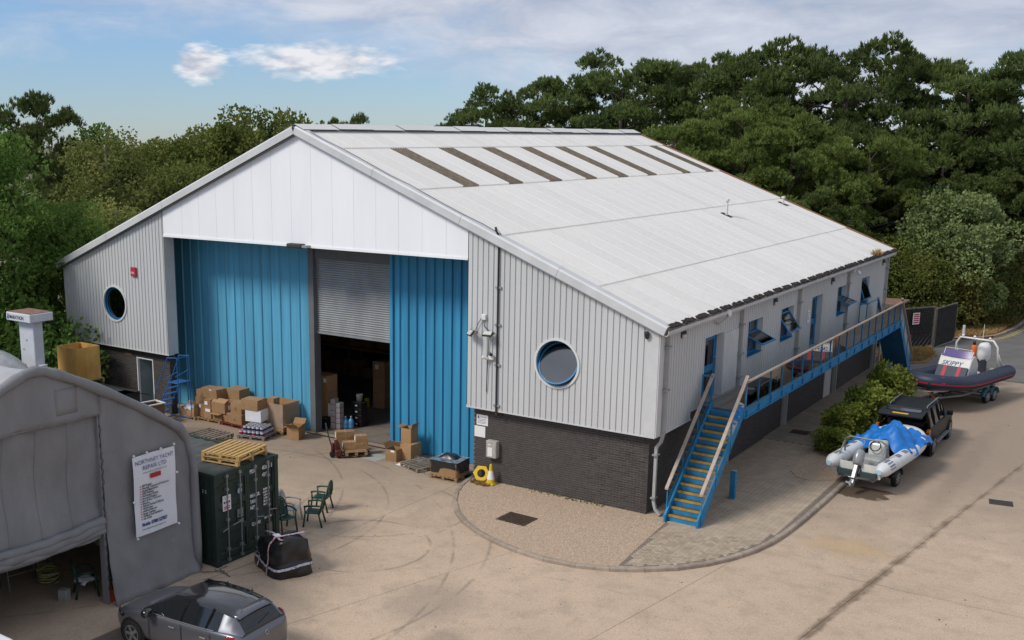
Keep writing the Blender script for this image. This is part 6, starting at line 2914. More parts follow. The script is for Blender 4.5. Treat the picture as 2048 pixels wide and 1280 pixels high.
ta = thing('covered_boat', 'boat under a silver and green tarpaulin behind the tent', 'boat', (-21.1, -8.4, zr))


def hump(x0, x1, wy, h, u, v, ph):
    x = lerp(x0, x1, u)
    a = PI * v
    k = math.sin(PI * min(max(u, .0), 1.0)) ** .35
    return (x, wy * math.cos(a) * (.5 + .5 * k), h * k * abs(math.sin(a)) ** .6 + .03 * math.sin(9 * u + 5 * v + ph) + .02 * math.sin(23 * v + 7 * u))


m = MB()
m.grid(lambda u, v: hump(-1.9, 2.4, 1.1, 1.75, u, v, 0), 26, 20)
m.build('silver_cover', 'tarp_silver', ta, True)
m = MB()
m.grid(lambda u, v: hump(-2.2, 1.35, 1.2, 1.6, u, v, 1), 22, 20)
m.build('green_cover', 'tarp_green', ta, True)
m = MB()
m.tube([(2.1, -.5, .6), (2.6, -.2, .5), (3.0, .1, .05)], .02, 5)
m.build('strap', 'label_white', ta)
m = MB()
m.tube([(2.55, .3, .8), (2.62, .2, .1)], .035, 6)
m.build('oar', 'sticker_blue', ta)
tr_ = thing('white_trough', 'white rimmed timber bin by the left brick wall', 'bin', (-21.1, -1.5, ZY), R(80))
m = MB()
for a, b, c_, d_ in ((-.75, .75, -.33, -.30), (-.75, .75, .30, .33), (-.75, -.72, -.30, .30), (.72, .75, -.30, .30)):
    m.box(a, b, c_, d_, .0, .82)
m.build('sides', 'card_dark', tr_)
m = MB()
for a, b, c_, d_ in ((-.79, .79, -.37, -.28), (-.79, .79, .28, .37), (-.79, -.70, -.28, .28), (.70, .79, -.28, .28)):
    m.box(a, b, c_, d_, .821, .86)
m.build('rim', 'white_frame', tr_)
# ================================================================== vehicles
M('car_grey', (0.14, 0.145, 0.165), 0.28, metal=0.6, var=.05, vscale=3, coat=.6)
M('car_black', (0.008, 0.008, 0.010), 0.12, coat=.8, spec=.6)
M('car_glass', (0.010, 0.012, 0.014), 0.06, spec=.7)
M('tail_red', (0.22, 0.012, 0.02), 0.15, coat=.6)
M('suv_black', (0.007, 0.008, 0.010), 0.42, coat=.03, spec=.2, var=.3, vscale=5)
M('alloy', (0.32, 0.32, 0.33), 0.35, metal=.7)
M('plate_yellow', (0.70, 0.42, 0.01), 0.5)
M('amber', (0.55, 0.16, 0.01), 0.3)
M('tyre', (0.014, 0.014, 0.014), 0.85, bump=.2, bscale=60)


def loft(stations, prof, mats_of):
    """stations: list of dict; prof(st) -> half section points (y>=0) from bottom centre to top centre"""
    half_n = None
    vs = []
    for st in stations:
        h = prof(st)
        half_n = len(h)
        full = [(st['x'], y, z) for y, z in h] + [(st['x'], -y, z) for y, z in h[-2:0:-1]]
        vs += full
    n = 2 * half_n - 2
    out = {}
    for i in range(len(stations) - 1):
        for k in range(n):
            k2 = (k + 1) % n
            kk = k if k < half_n - 1 else n - 1 - k
            out.setdefault(mats_of(i, kk), []).append((i * n + k, (i + 1) * n + k, (i + 1) * n + k2, i * n + k2))
    return vs, out, n


def wheel(parent, x, y, r, w, spokes=5, name='wheel', rim='alloy'):
    s = 1 if y > 0 else -1
    q = T(x, y, r) @ RX(R(-90 * s))
    m = MB()
    m.lathe([(r * .62, -w / 2), (r * .93, -w / 2), (r, -w / 3), (r, w / 3), (r * .93, w / 2), (r * .62, w / 2)], 24, mat=q, cap=True)
    wl_ = m.build(name, 'tyre', parent)
    smooth_angle(wl_, 40)
    m = MB()
    m.lathe([(r * .66, w / 2 - .012), (r * .66, w / 2 + .006), (r * .60, w / 2 + .006), (r * .58, w / 2 - .03)], 24, mat=q, cap=False)
    for k in range(spokes):
        a = 2 * PI * k / spokes
        m.box(.02, r * .62, -.035, .035, w / 2 - .025, w / 2 + .004, mat=q @ RZ(a))
    m.lathe([(.06, w / 2 - .02), (.055, w / 2 + .01), (.001, w / 2 + .012)], 12, mat=q)
    m.build('rim', rim, wl_)
    m = MB()
    m.lathe([(r * .6, w / 2 - .05), (.001, w / 2 - .05)], 20, mat=q, cap=False)
    m.build('brake_disc', 'black_plastic', wl_)
    return wl_


def sub_mesh(vs, faces, name, mat, parent, sub=0):
    used = sorted({i for f in faces for i in f})
    mp = {a: b for b, a in enumerate(used)}
    m = MB()
    m.add([vs[i] for i in used], [tuple(mp[i] for i in f) for f in faces])
    o = m.build(name, mat, parent, True)
    if sub:
        subsurf(o, sub)
    return o


# ---- grey hatchback
car = thing('parked_car', 'grey hatchback with black roof parked in front of the tent', 'car', (-4.86, -13.62, ZY), R(183))
LB = [dict(x=2.03, w=.50, b=.56, c=.02, lo=.30), dict(x=1.97, w=.70, b=.66, c=.03, lo=.24), dict(x=1.72, w=.83, b=.77, c=.05, lo=.2), dict(x=1.25, w=.875, b=.87, c=.06, lo=.2),
      dict(x=.85, w=.88, b=.94, c=.05, lo=.2), dict(x=.1, w=.885, b=.955, c=.02, lo=.2), dict(x=-.8, w=.885, b=.985, c=.02, lo=.2), dict(x=-1.35, w=.88, b=1.02, c=.02, lo=.2),
      dict(x=-1.72, w=.85, b=1.02, c=.02, lo=.24), dict(x=-1.90, w=.79, b=.97, c=.02, lo=.28), dict(x=-1.98, w=.66, b=.86, c=.01, lo=.34)]


def lprof(s):
    w, b, lo = s['w'], s['b'], s['lo']
    return [(0, lo), (w * .82, lo), (w * .97, lo + .08), (w, lo + .30), (w * .995, lerp(lo, b, .78)), (w * .955, b - .015), (w * .87, b + s['c'] * .4), (w * .45, b + s['c']), (0, b + s['c'] * 1.1)]


vs, fc, n = loft(LB, lprof, lambda i, k: 'b')
cap = [tuple(range(n))[::1], tuple((len(LB) - 1) * n + k for k in range(n))[::-1]]
o = sub_mesh(vs, fc['b'] + cap, 'body', 'car_grey', car, 2)
GH = [dict(x=1.02, b=.93, w=.74, t=.70, r=.945), dict(x=.62, b=.95, w=.80, t=.66, r=1.18), dict(x=.22, b=.955, w=.82, t=.61, r=1.365), dict(x=-.3, b=.96, w=.83, t=.60, r=1.435), dict(x=-.95, b=.985, w=.825, t=.59, r=1.425),
      dict(x=-1.30, b=1.01, w=.80, t=.57, r=1.385), dict(x=-1.56, b=1.01, w=.76, t=.56, r=1.335), dict(x=-1.74, b=1.01, w=.72, t=.60, r=1.17), dict(x=-1.88, b=.985, w=.68, t=.63, r=1.03)]


def gprof(s):
    return [(0, s['b'] - .03), (s['w'] - .03, s['b'] - .03), (s['w'], s['b']), (lerp(s['w'], s['t'], .9), lerp(s['b'], s['r'], .86)), (s['t'] * .93, s['r'] - .012), (s['t'] * .5, s['r'] + .008), (0, s['r'] + .012)]


def gm(i, k):
    if k < 2:
        return 'x'
    if k == 2:
        return 'side' if i <= 4 else 'pillar'
    if i <= 1:
        return 'screen' if k > 3 else 'roof'
    if i >= 6:
        return 'rear' if k > 3 else 'pillar'
    return 'roof'


vs, fc, n = loft(GH, gprof, gm)
for s in (-1, 1):
    sub_mesh(vs, [f for f in fc['side'] if vs[f[0]][1] * s > 0], 'side_glass', 'car_glass', car)
for s in (-1, 1):
    sub_mesh(vs, [f for f in fc['pillar'] if vs[f[0]][1] * s > 0], 'rear_pillar', 'car_grey', car)

sub_mesh(vs, fc['roof'], 'roof', 'car_black', car)
sub_mesh(vs, fc['screen'], 'windscreen', 'car_glass', car)
sub_mesh(vs, fc['rear'] + [tuple(8 * n + k for k in range(n))[::-1]], 'rear_window', 'car_glass', car)
for s in (-1, 1):
    m = MB()      # chrome line under the side glass, window dividers
    m.tube([(.75, s * .815, .955), (.1, s * .838, .962), (-.8, s * .84, .99), (-1.2, s * .825, 1.01)], .012, 6)
    m.build('trim', 'alloy', car)
    for xx in (-.25, -.98):
        m = MB()
        m.tube([(xx + .02, s * .832, .98), (xx - .03, s * .70, 1.25), (xx - .06, s * .60, 1.41)], .022, 4)
        m.build('window_pillar', 'car_black', car)
    m = MB()
    m.bbox(-.09, .09, -.12, .12, -.06, .09, .03, mat=T(.66, s * .97, 1.0))
    smooth_angle(m.build('mirror', 'car_black', car), 60)
    for xx in (.0, -.92):
        m = MB()
        m.tube([(xx - .08, s * .885, .80), (xx + .08, s * .89, .80)], .018, 6)
        m.build('door_handle', 'alloy', car)
    # door shut lines
    m = MB()
    for xx in (.72, -.27, -1.12):
        m.tube([(xx, s * .886, .94), (xx - .01, s * .893, .6), (xx, s * .885, .34)], .006, 4)
    m.build('shut_line', 'black_plastic', car)
    m = MB()
    m.grid(lambda u, v: (-1.58 - .30 * u + .03 * v, s * (.868 - .17 * u * u), .90 + .10 * v - .02 * u), 6, 3)
    o = m.build('tail_light', 'tail_red', car, True)
    o.modifiers.new('thickness', 'SOLIDIFY').thickness = .03
    m = MB()
    m.grid(lambda u, v: (1.58 + .34 * u, s * (.83 - .24 * u * u), .66 + .09 * v - .03 * u), 6, 3)
    o = m.build('headlight', 'car_glass', car, True)
    o.modifiers.new('thickness', 'SOLIDIFY').thickness = .03
    for xx in (1.27, -1.27):
        m = MB()
        m.lathe([(.37, -.10), (.385, -.01), (.37, .012), (.30, .012)], 24, mat=T(xx, s * .872, .33) @ RX(R(-90 * s)))
        m.build('wheel_arch', 'black_plastic', car)
        wheel(car, xx, s * .80, .32, .20)
m = MB()
m.grid(lambda u, v: (-1.45 - .24 * v, (u - .5) * 1.08, 1.375 - .055 * v - .03 * (2 * u - 1) ** 2), 8, 2)
o = m.build('spoiler', 'car_grey', car, True)
o.modifiers.new('thickness', 'SOLIDIFY').thickness = .03
m = MB()
m.lathe([(.045, 0), (.055, .006), (.045, .012), (.03, .012)], 16, mat=T(-1.965, 0, .86) @ RY(R(-68)), cap=False)
m.build('badge', 'alloy', car)
m = MB()
m.tube([(-1.78, -.30, 1.16), (-1.84, .1, 1.09)], .012, 5)
m.build('wiper', 'black_plastic', car)
m = MB()
m.box(-2.0, -1.97, -.26, .26, .40, .51)
m.build('number_plate', 'plate_yellow', car)

# ---- white van, only its roof corner in view
M('van_white', (0.74, 0.75, 0.76), 0.3, coat=.4)
van = thing('parked_van', 'white van, only the corner of its roof showing at the bottom left', 'van', (-6.95, -19.25, ZY), R(180))
m = MB()
m.prism([(-2.3, .35), (2.4, .35), (2.45, .95), (1.6, 1.15), (1.0, 1.95), (.7, 2.06), (-2.2, 2.08), (-2.32, 1.9)], 1.84, frame((0, .92, 0), (1, 0, 0), (0, 0, 1)))
bevel(m.build('body', 'van_white', van), .08, 3)
m = MB()
m.prism([(1.08, 1.2), (1.60, 1.2), (1.04, 1.86)], 1.70, frame((.03, .85, .02), (1, 0, 0), (0, 0, 1)))
m.build('windscreen', 'car_glass', van)
for s in (-1, 1):
    for xx in (1.5, -1.4):
        wheel(van, xx, s * .86, .33, .2)

# ---- black 4x4 with its tailgate up
suv = thing('parked_suv', 'black four-wheel-drive car with raised tailgate, hitched to the white boat trailer', 'car', (4.45, 14.05, ZY), R(89.5))
SB = [dict(x=2.36, w=.72, b=.80, lo=.42), dict(x=2.28, w=.84, b=.92, lo=.38), dict(x=1.9, w=.90, b=1.02, lo=.36), dict(x=1.0, w=.91, b=1.08, lo=.36), dict(x=0, w=.91, b=1.10, lo=.36),
      dict(x=-1.2, w=.91, b=1.10, lo=.36), dict(x=-2.1, w=.905, b=1.08, lo=.38), dict(x=-2.30, w=.88, b=.78, lo=.42), dict(x=-2.34, w=.84, b=.70, lo=.46)]


def sprof(s):
    w, b, lo = s['w'], s['b'], s['lo']
    return [(0, lo), (w * .9, lo), (w * .99, lo + .08), (w, lerp(lo, b, .55)), (w * .985, b - .05), (w * .93, b), (w * .5, b + .03), (0, b + .035)]


vs, fc, n = loft(SB, sprof, lambda i, k: 'b')
o = sub_mesh(vs, fc['b'] + [tuple(range(n)), tuple((len(SB) - 1) * n + k for k in range(n))[::-1]], 'body', 'suv_black', suv, 1)
SG = [dict(x=1.05, b=1.07, w=.80, t=.74, r=1.10), dict(x=.62, b=1.09, w=.84, t=.70, r=1.52), dict(x=.40, b=1.09, w=.845, t=.68, r=1.68), dict(x=-.4, b=1.10, w=.85, t=.68, r=1.745),
      dict(x=-1.5, b=1.10, w=.85, t=.68, r=1.745), dict(x=-2.12, b=1.09, w=.84, t=.67, r=1.715)]
vs, fc, n = loft(SG, gprof, lambda i, k: 'x' if k < 2 else ('side' if k == 2 else ('screen' if i <= 1 and k > 3 else 'roof')))
for s in (-1, 1):
    sub_mesh(vs, [f for f in fc['side'] if vs[f[0]][1] * s > 0], 'side_glass', 'car_glass', suv)
sub_mesh(vs, fc['roof'], 'roof', 'suv_black', suv)
sub_mesh(vs, fc['screen'], 'windscreen', 'car_glass', suv)
for s in (-1, 1):
    for xx, w_ in ((.42, .05), (-.35, .05), (-1.2, .06), (-2.06, .10)):
        m = MB()
        m.tube([(xx, s * .855, 1.10), (xx - .01, s * .80, 1.4), (xx - .02, s * .69, 1.715)], w_ * .7, 4)
        m.build('window_pillar', 'suv_black', suv)
    m = MB()
    m.tube([(.35, s * .62, 1.73), (.25, s * .62, 1.80), (-1.5, s * .62, 1.82), (-1.65, s * .62, 1.76)], .022, 6)
    m.build('roof_rail', 'galv', suv)
    m = MB()
    m.box(-1.0, 1.0, s * .93 - .06, s * .93 + .06, .38, .43)
    m.build('side_step', 'galv', suv)
    m = MB()
    m.bbox(-.08, .08, -.10, .10, -.07, .10, .03, mat=T(.72, s * 1.0, 1.17))
    m.build('mirror', 'suv_black', suv)
    m = MB()
    m.box(-2.345, -2.12, s * .86 - .05, s * .86 + .05, .86, 1.02)
    tl_ = m.build('tail_light', 'tail_red', suv)
    m = MB()
    m.box(-2.34, -2.12, s * .86 - .049, s * .86 + .049, 1.022, 1.12)
    m.build('indicator', 'amber', tl_)
    m = MB()
    m.box(-2.375, -2.34, s * .68 - .09, s * .68 + .09, .55, .62)
    m.build('reflector', 'tail_red', suv)
    for xx in (1.42, -1.42):
        m = MB()
        m.lathe([(.46, -.1), (.475, -.01), (.46, .02), (.38, .02)], 24, mat=T(xx, s * .895, .40) @ RX(R(-90 * s)))
        m.build('wheel_arch', 'suv_black', suv)
        wheel(suv, xx, s * .82, .385, .26, 6)
m = MB()
q = T(-2.10, 0, 1.74) @ RY(R(-4))
m.bbox(-.98, .0, -.72, .72, -.03, .045, .02, mat=q)
tg = m.build('tailgate', 'suv_black', suv)
m = MB()
m.box(-.42, -.08, -.58, .58, .046, .050, mat=q)
m.build('rear_glass', 'car_glass', tg)
m = MB()
m.box(-.80, -.68, -.26, .26, .046, .054, mat=q)
m.build('number_plate', 'plate_yellow', tg)
m = MB()
m.tube([tuple(q @ Vector(p)) for p in ((-.05, -.6, .06), (-.2, -.55, .12), (-.25, 0, .13), (-.2, .55, .12), (-.05, .6, .06))], .018, 6)
m.build('spoiler_bar', 'dark_metal', tg)
for s in (-1, 1):
    m = MB()
    m.tube([(-2.1, s * .62, 1.45), tuple(q @ Vector((-.5, s * .62, -.02)))], .012, 5)
    m.build('gas_strut', 'dark_metal', suv)
m = MB()
m.bbox(-2.0, -1.0, -.6, .6, 1.12, 1.32, .05)
m.build('cargo_cover', 'black_plastic', suv)
m = MB()
m.box(-2.40, -2.28, -.80, .80, .46, .60)
bevel(m.build('rear_bumper', 'black_plastic', suv), .03, 1)

# ---- inflatable boats
M('tube_white', (0.66, 0.67, 0.66), 0.45, var=.08, vscale=4)
M('tube_grey', (0.17, 0.18, 0.23), 0.5)
M('tube_navy', (0.022, 0.032, 0.062), 0.5, var=.15, vscale=4)
M('hull_white', (0.62, 0.62, 0.58), 0.3, coat=.3, var=.12, vscale=3)
M('hull_green', (0.035, 0.055, 0.055), 0.5)
M('red_vinyl', (0.40, 0.012, 0.03), 0.5)
M('navy_vinyl', (0.018, 0.028, 0.055), 0.5)
M('tarp_blue', (0.008, 0.17, 0.55), 0.45, var=.25, vscale=5, bump=.8, bscale=9)
M('mudguard', (0.05, 0.16, 0.20), 0.5)
M('orange', (0.68, 0.14, 0.025), 0.5)
M('purple_screen', (0.12, 0.09, 0.25), 0.15)
M('engine_grey', (0.32, 0.33, 0.34), 0.35, metal=.3)


def rib_path(L, b, z0, rise, n=40):
    """centre line of the tube: stern to bow to stern"""
    pts = []
    for i in range(n + 1):
        t_ = i / n
        s = 1 if t_ <= .5 else -1
        f = abs(t_ - .5) * 2            # 1 at the sterns, 0 at the bow
        if f > .42:
            k = (f - .42) / .58
            x = lerp(L * .5 - L * .36, -L / 2, k)
            y = s * b
        else:
            a = f / .42 * PI / 2
            x = L * .5 - L * .36 + L * .36 * math.cos(a) ** .9
            y = s * b * math.sin(a) ** .75
        z = z0 + rise * max(0, (x + L * .05) / (L * .55)) ** 2
        pts.append((x, y, z))
    return pts


def rib_boat(name, lab, loc, rz, L, b, r, z0, rise, mats):
    t = thing(name, lab, 'boat', loc, rz)
    pts = rib_path(L, b, z0, rise)
    p0, p1 = Vector(pts[0]), Vector(pts[1])
    d = (p0 - p1).normalized()
    ext = [tuple(p0 + d * .42), tuple(p0 + d * .36), tuple(p0 + d * .2), tuple(p0 + d * .02)]
    q0 = Vector(pts[-1])
    ext2 = [tuple(q0 + d * .02), tuple(q0 + d * .2), tuple(q0 + d * .36), tuple(q0 + d * .42)]
    rad = [r * .28, r * .5, r * .82, r] + [r] * (len(pts) - 2) + [r, r * .82, r * .5, r * .28]
    m = MB()
    m.tube(ext + pts[1:-1] + ext2, rad, 16)
    tb_ = m.build('tube', mats['tube'], t, True)
    # hull
    m = MB()
    zk = z0 - .48
    st = [(-L / 2, b - r * .3, zk + .10, zk), (-L * .1, b - r * .3, zk + .14, zk), (L * .2, b * .85, zk + .22, zk + .05), (L * .36, b * .5, zk + .38 + rise * .5, zk + .22), (L * .46, .05, z0 + rise * .7, z0 + rise * .4)]
    vs = []
    for x, w, zc_, zkk in st:
        vs += [(x, w, z0 - r * .4), (x, w * .92, zc_), (x, 0, zkk), (x, -w * .92, zc_), (x, -w, z0 - r * .4)]
    fs = []
    for i in range(len(st) - 1):
        for k in range(4):
            fs.append((i * 5 + k, i * 5 + k + 1, (i + 1) * 5 + k + 1, (i + 1) * 5 + k))
    m.add(vs, fs)
    m.build('hull', mats['hull'], t)
    m = MB()
    m.prism([(b - r * .3, z0 + .05), (b * .9, zk + .12), (0, zk + .0), (-b * .9, zk + .12), (-b + r * .3, z0 + .05)], .04, frame((-L / 2 - .02, 0, 0), (0, 1, 0), (0, 0, 1)))
    m.build('transom', mats['transom'], t)
    m = MB()
    P = [(x, y * .82) for x, y, z in pts[2:-2]]
    m.prism(P[::-1], .03, T(0, 0, z0 - .20))
    m.build('deck', mats['deck'], t)
    return t, pts, tb_


def trailer(name, lab, loc, rz, L, w, mats, axles, tongue, hw=.85, zf=.42):
    t = thing(name, lab, 'trailer', loc, rz)
    for s in (-1, 1):
        m = MB()
        m.tube([(-L / 2, s * w, zf), (L * .18, s * w, zf), (L / 2, .06 * s, zf - .02)], .05, 4)
        m.build('frame_rail', 'galv', t)
    m = MB()
    m.tube([(L / 2 - .1, 0, zf - .02), (L / 2 + tongue, 0, zf - .02)], .05, 4)
    m.build('drawbar', 'galv', t)
    for x in (-L / 2 + .05, -L * .05, L * .2):
        m = MB()
        m.tube([(x, -w, zf), (x, w, zf)], .04, 4)
        m.build('cross_member', 'galv', t)
    for ax in axles:
        m = MB()
        m.tube([(ax, -hw, .28), (ax, hw, .28)], .035, 6)
        m.build('axle', 'galv', t)
        for s in (-1, 1):
            wheel(t, ax, s * hw, .28, .16, 6)
            m = MB()
            vs = []
            for i in range(11):
                a = PI * (0.02 + .96 * i / 10)
                vs += [(ax + .36 * math.cos(a), s * hw - .11, .30 + .34 * math.sin(a)), (ax + .36 * math.cos(a), s * hw + .11, .30 + .34 * math.sin(a))]
            m.add(vs, [(2 * i, 2 * i + 2, 2 * i + 3, 2 * i + 1) for i in range(10)])
            o = m.build('mudguard', mats, t, True)
            o.modifiers.new('thickness', 'SOLIDIFY').thickness = .015
    m = MB()
    m.tube([(L / 2 + .1, 0, zf), (L / 2 + .05, 0, zf + .55)], .035, 6)
    m.lathe([(.05, -.06), (.08, -.04), (.08, .04), (.05, .06)], 10, mat=T(L / 2 + .03, 0, zf + .42) @ RX(R(90)))
    m.build('winch_post', 'dark_metal', t)
    return t


def outboard(parent, x, z, col, s=1.0, tilt=0.0, mat2='engine_grey'):
    q = T(x, 0, z) @ RY(tilt) @ Matrix.Scale(s, 4)
    m = MB()
    m.lathe([(.02, .62), (.13, .60), (.19, .50), (.20, .30), (.18, .12), (.13, .06), (.02, .05)][::-1], 16, mat=q @ Matrix.Diagonal((1.35, .85, 1, 1)))
    cw = m.build('engine_cowl', col, parent, True)
    m = MB()
    m.box(-.10, .08, -.055, .055, -.62, .08, mat=q)
    m.box(-.24, .14, -.10, .10, -.44, -.42, mat=q)
    m.lathe([(.01, -.22), (.06, -.12), (.065, .08), (.03, .18)], 10, mat=q @ T(-.03, 0, -.64) @ RY(R(90)))
    bevel(m.build('engine_leg', mat2, parent), .015, 1)
    m = MB()
    for k in range(3):
        m.box(-.012, .012, 0, .13, -.03, .03, mat=q @ T(-.27, 0, -.64) @ RX(2 * PI * k / 3) @ RZ(.4))
    m.build('propeller', mat2, parent)
    m = MB()
    m.box(.06, .24, -.12, .12, -.22, .16, mat=q)
    m.build('engine_bracket', 'dark_metal', parent)


def on_tube(pts, f, ang, r):
    """point on the tube surface at path fraction f; ang 0 = top, positive outward"""
    k = f * (len(pts) - 1)
    i = min(int(k), len(pts) - 2)
    p = Vector(pts[i]).lerp(Vector(pts[i + 1]), k - i)
    t_ = (Vector(pts[i + 1]) - Vector(pts[i])).normalized()
    out = Vector((t_.y, -t_.x, 0))
    if out.dot(Vector((p.x * .3, p.y, 0))) < 0:
        out = -out
    return p + (Vector((0, 0, 1)) * math.cos(ang) + out * math.sin(ang)) * r


def tube_patch(parent, pts, f0, f1, a0, a1, r, mat, name='patch', n=6):
    m = MB()
    m.grid(lambda u, v: tuple(on_tube(pts, lerp(f0, f1, u), lerp(a0, a1, v), r)), n, 4)
    o = m.build(name, mat, parent, True)
    return o


# white boat on the near trailer
HB1 = R(84)
B1 = (4.42, 9.0, ZY)
wb, wp, wt = rib_boat('inflatable_boat', 'white inflatable boat under a crumpled blue tarpaulin on a trailer', B1, HB1, 4.5, .80, .235, .88, .22,
                      dict(tube='tube_white', hull='hull_white', transom='hull_white', deck='tub_grey'))
for side in (0, 1):
    for f in (.10, .165, .23, .30):
        a, b = (f, f + .032)
        if side:
            a, b = 1 - b, 1 - a
        tube_patch(wt, wp, a, b, -.15, .55, .238, 'tube_grey')
    a, b = (.0, .045) if side == 0 else (.955, 1.0)
    tube_patch(wt, wp, a, b, -.5, 1.5, .238, 'tube_grey')
    q = Vector(wp[0 if side == 0 else -1]) + Vector((-.43, 0, 0))
    m = MB()
    m.lathe([(.09, 0), (.08, .02), (.001, .025)], 12, mat=T(*q) @ RY(R(-90)))
    m.build('end_cap', 'sticker_blue', wt)
m = MB()
m.prism([(.62, .95), (.60, .72), (0, .58), (-.60, .72), (-.62, .95)], .03, frame((-2.30, 0, 0), (0, 1, 0), (0, 0, 1)))
m.build('transom_pad', 'hull_white', wb)
m = MB()
m.box(-2.40, -2.28, -.62, .62, .52, .70)
m.build('lower_hull_band', 'hull_green', wb)
outboard(wb, -2.42, .85, 'engine_grey', .95, R(28))
m = MB()
m.bbox(-.75, -.05, -.26, .26, .70, 1.32, .08)
bevel(m.build('console', 'hull_white', wb), .04, 2)
m = MB()
m.bbox(-1.55, -.95, -.45, .45, .70, .95, .05)
m.build('seat', 'tub_grey', wb)
m = MB()
m.tube([(.17 * math.cos(a), .17 * math.sin(a), 0) for a in [2 * PI * k / 18 for k in range(18)]], .018, 6, closed=True, mat=T(-.80, 0, 1.20) @ RY(R(-60)))
m.build('steering_wheel', 'black_plastic', wb)
m = MB()
m.tube([(-1.55, -.72, .98), (-1.75, -.66, 1.55), (-1.80, -.5, 1.66), (-1.80, .5, 1.66), (-1.75, .66, 1.55), (-1.55, .72, .98)], .03, 8)
m.tube([(-2.1, -.72, .98), (-1.78, -.66, 1.5)], .024, 6)
m.tube([(-2.1, .72, .98), (-1.78, .66, 1.5)], .024, 6)
m.build('roll_frame', 'galv', wb, True)
tp = thing('tarpaulin', 'crumpled bright blue tarpaulin heaped over the bow of the white boat', 'tarpaulin', (B1[0] + .72 * math.cos(HB1), B1[1] + .72 * math.sin(HB1), ZY), HB1)


def tarp(u, v):
    x = lerp(-1.05, 1.35, u)
    y = lerp(-1.06, 1.06, v)
    e = max(abs(2 * u - 1), abs(2 * v - 1))
    z = 1.22 + .62 * math.exp(-((y + .15) / .45) ** 2) * math.exp(-((x + .25) / .7) ** 2)
    z += .09 * math.sin(5.2 * x + 3.1 * y + .5) * math.cos(4.3 * y - 1.2 * x) + .05 * math.sin(11 * x - 7 * y) + .028 * math.sin(19 * y + 13 * x)
    z -= .22 * max(0, e - .75) / .25 * (1 + .6 * math.sin(9 * (u + v)))
    x += .14 * math.sin(6 * v * PI) * max(0, e - .5)
    y += .10 * math.sin(7 * u * PI) * max(0, e - .5)
    return (x, y, z)


m = MB()
m.grid(tarp, 40, 36)
m.build('sheet', 'tarp_blue', tp, True)
trailer('boat_trailer', 'black-wheeled trailer under the white inflatable boat', (4.30, 8.45, ZY), HB1, 3.4, .55, 'black_plastic', [-.35], .75, .84)

# navy boat with the name on its console
HB2 = R(-104.5)
B2 = (4.38, 21.9, ZY)
nb_, np_, nt_ = rib_boat('inflatable_boat', 'navy inflatable boat lettered SKIPPY with white console and arch on a trailer', B2, HB2, 5.75, 1.02, .31, 1.15, .26,
                         dict(tube='tube_navy', hull='hull_white', transom='hull_white', deck='hull_white'))
tube_patch(nt_, np_, .02, .98, 1.62, 1.80, .315, 'red_vinyl', 'rubbing_strip', 60)
tube_patch(nt_, np_, .02, .98, 1.95, 2.10, .315, 'black_rubber', 'rubbing_strip', 60)
tube_patch(nt_, np_, .425, .437, -1.2, 2.4, .316, 'red_vinyl', 'strap', 2)
m = MB()
P = [(x - .45, z) for x, z in ((.95, 1.0), (.95, 1.15), (.55, 1.95), (.42, 2.12), (.2, 2.14), (-.15, 1.75), (-.15, 1.0))]
m.prism(P[::-1], 1.36, frame((0, .68, 0), (1, 0, 0), (0, 0, 1)))
con = bevel(m.build('console', 'hull_white', nb_), .04, 2)
# seat back on the console front, navy with two red stripes
fx0, fz0, fx1, fz1 = .535, 1.12, .15, 1.83
ang = math.atan2(fx0 - fx1, fz1 - fz0)
q = T(fx0, 0, fz0) @ RY(-ang)
m = MB()
m.bbox(.0, .07, -.66, .66, .0, .60, .03, mat=q)
sb_ = m.build('seat_back', 'navy_vinyl', nb_)
for y in (-.30, .30):
    m = MB()
    m.box(.071, .078, y - .07, y + .07, .01, .595, mat=q)
    m.build('stripe', 'red_vinyl', sb_)
m = MB()
m.bbox(.53, 1.0, -.66, .66, 1.0, 1.12, .03)
cu_ = m.build('seat_cushion', 'navy_vinyl', nb_)
qf = frame(tuple(q @ Vector((.02, -.53, .635))), (0, 1, 0), tuple((q.to_3x3() @ Vector((0, 0, 1)))))
text_part('SKIPPY', .29, 'print_blue', qf, nb_, sx=1.0, shear=.25)
m = MB()
m.grid(lambda u, v: (.05 - .18 * v + .05 * (1 - (2 * u - 1) ** 2), (u - .5) * 1.28, 2.04 + .28 * v), 8, 3)
o = m.build('windscreen', 'purple_screen', nb_, True)
m = MB()
m.tube([(.05, -.56, 2.0), (-.13, -.56, 2.38), (-.11, .56, 2.38), (.05, .56, 2.0)], .018, 6)
m.build('grab_rail', 'white_plastic', nb_)
m = MB()
m.bbox(-1.25, -.55, -.34, .34, 1.0, 1.5, .06)
js = m.build('jockey_seat', 'navy_vinyl', nb_)
m = MB()
m.bbox(-1.38, -1.26, -.34, .34, 1.0, 1.75, .04)
m.build('seat_back', 'navy_vinyl', nb_)
m = MB()
m.bbox(-.55, -.62 + .3, -.25, .25, 1.5, 1.85, .05)
m.build('bag', 'red_vinyl', nb_)
m = MB()
m.tube([(-2.0, -.92, 1.40), (-1.85, -.88, 2.35), (-1.80, -.70, 2.62), (-1.80, .70, 2.62), (-1.85, .88, 2.35), (-2.0, .92, 1.40)], .045, 8)
m.tube([(-2.45, -.92, 1.40), (-1.92, -.88, 2.1)], .035, 8)
m.tube([(-2.45, .92, 1.40), (-1.92, .88, 2.1)], .035, 8)
m.build('arch', 'white_plastic', nb_, True)
for y in (-.6, -.1, .55):
    m = MB()
    m.lathe([(.05, 0), (.06, .04), (.03, .09)], 10, mat=T(-1.8, y, 2.665))
    m.build('lamp', 'white_plastic', nb_, True)
m = MB()
m.tube([(-1.8, .25, 2.65), (-1.8, .25, 3.3)], .012, 5)
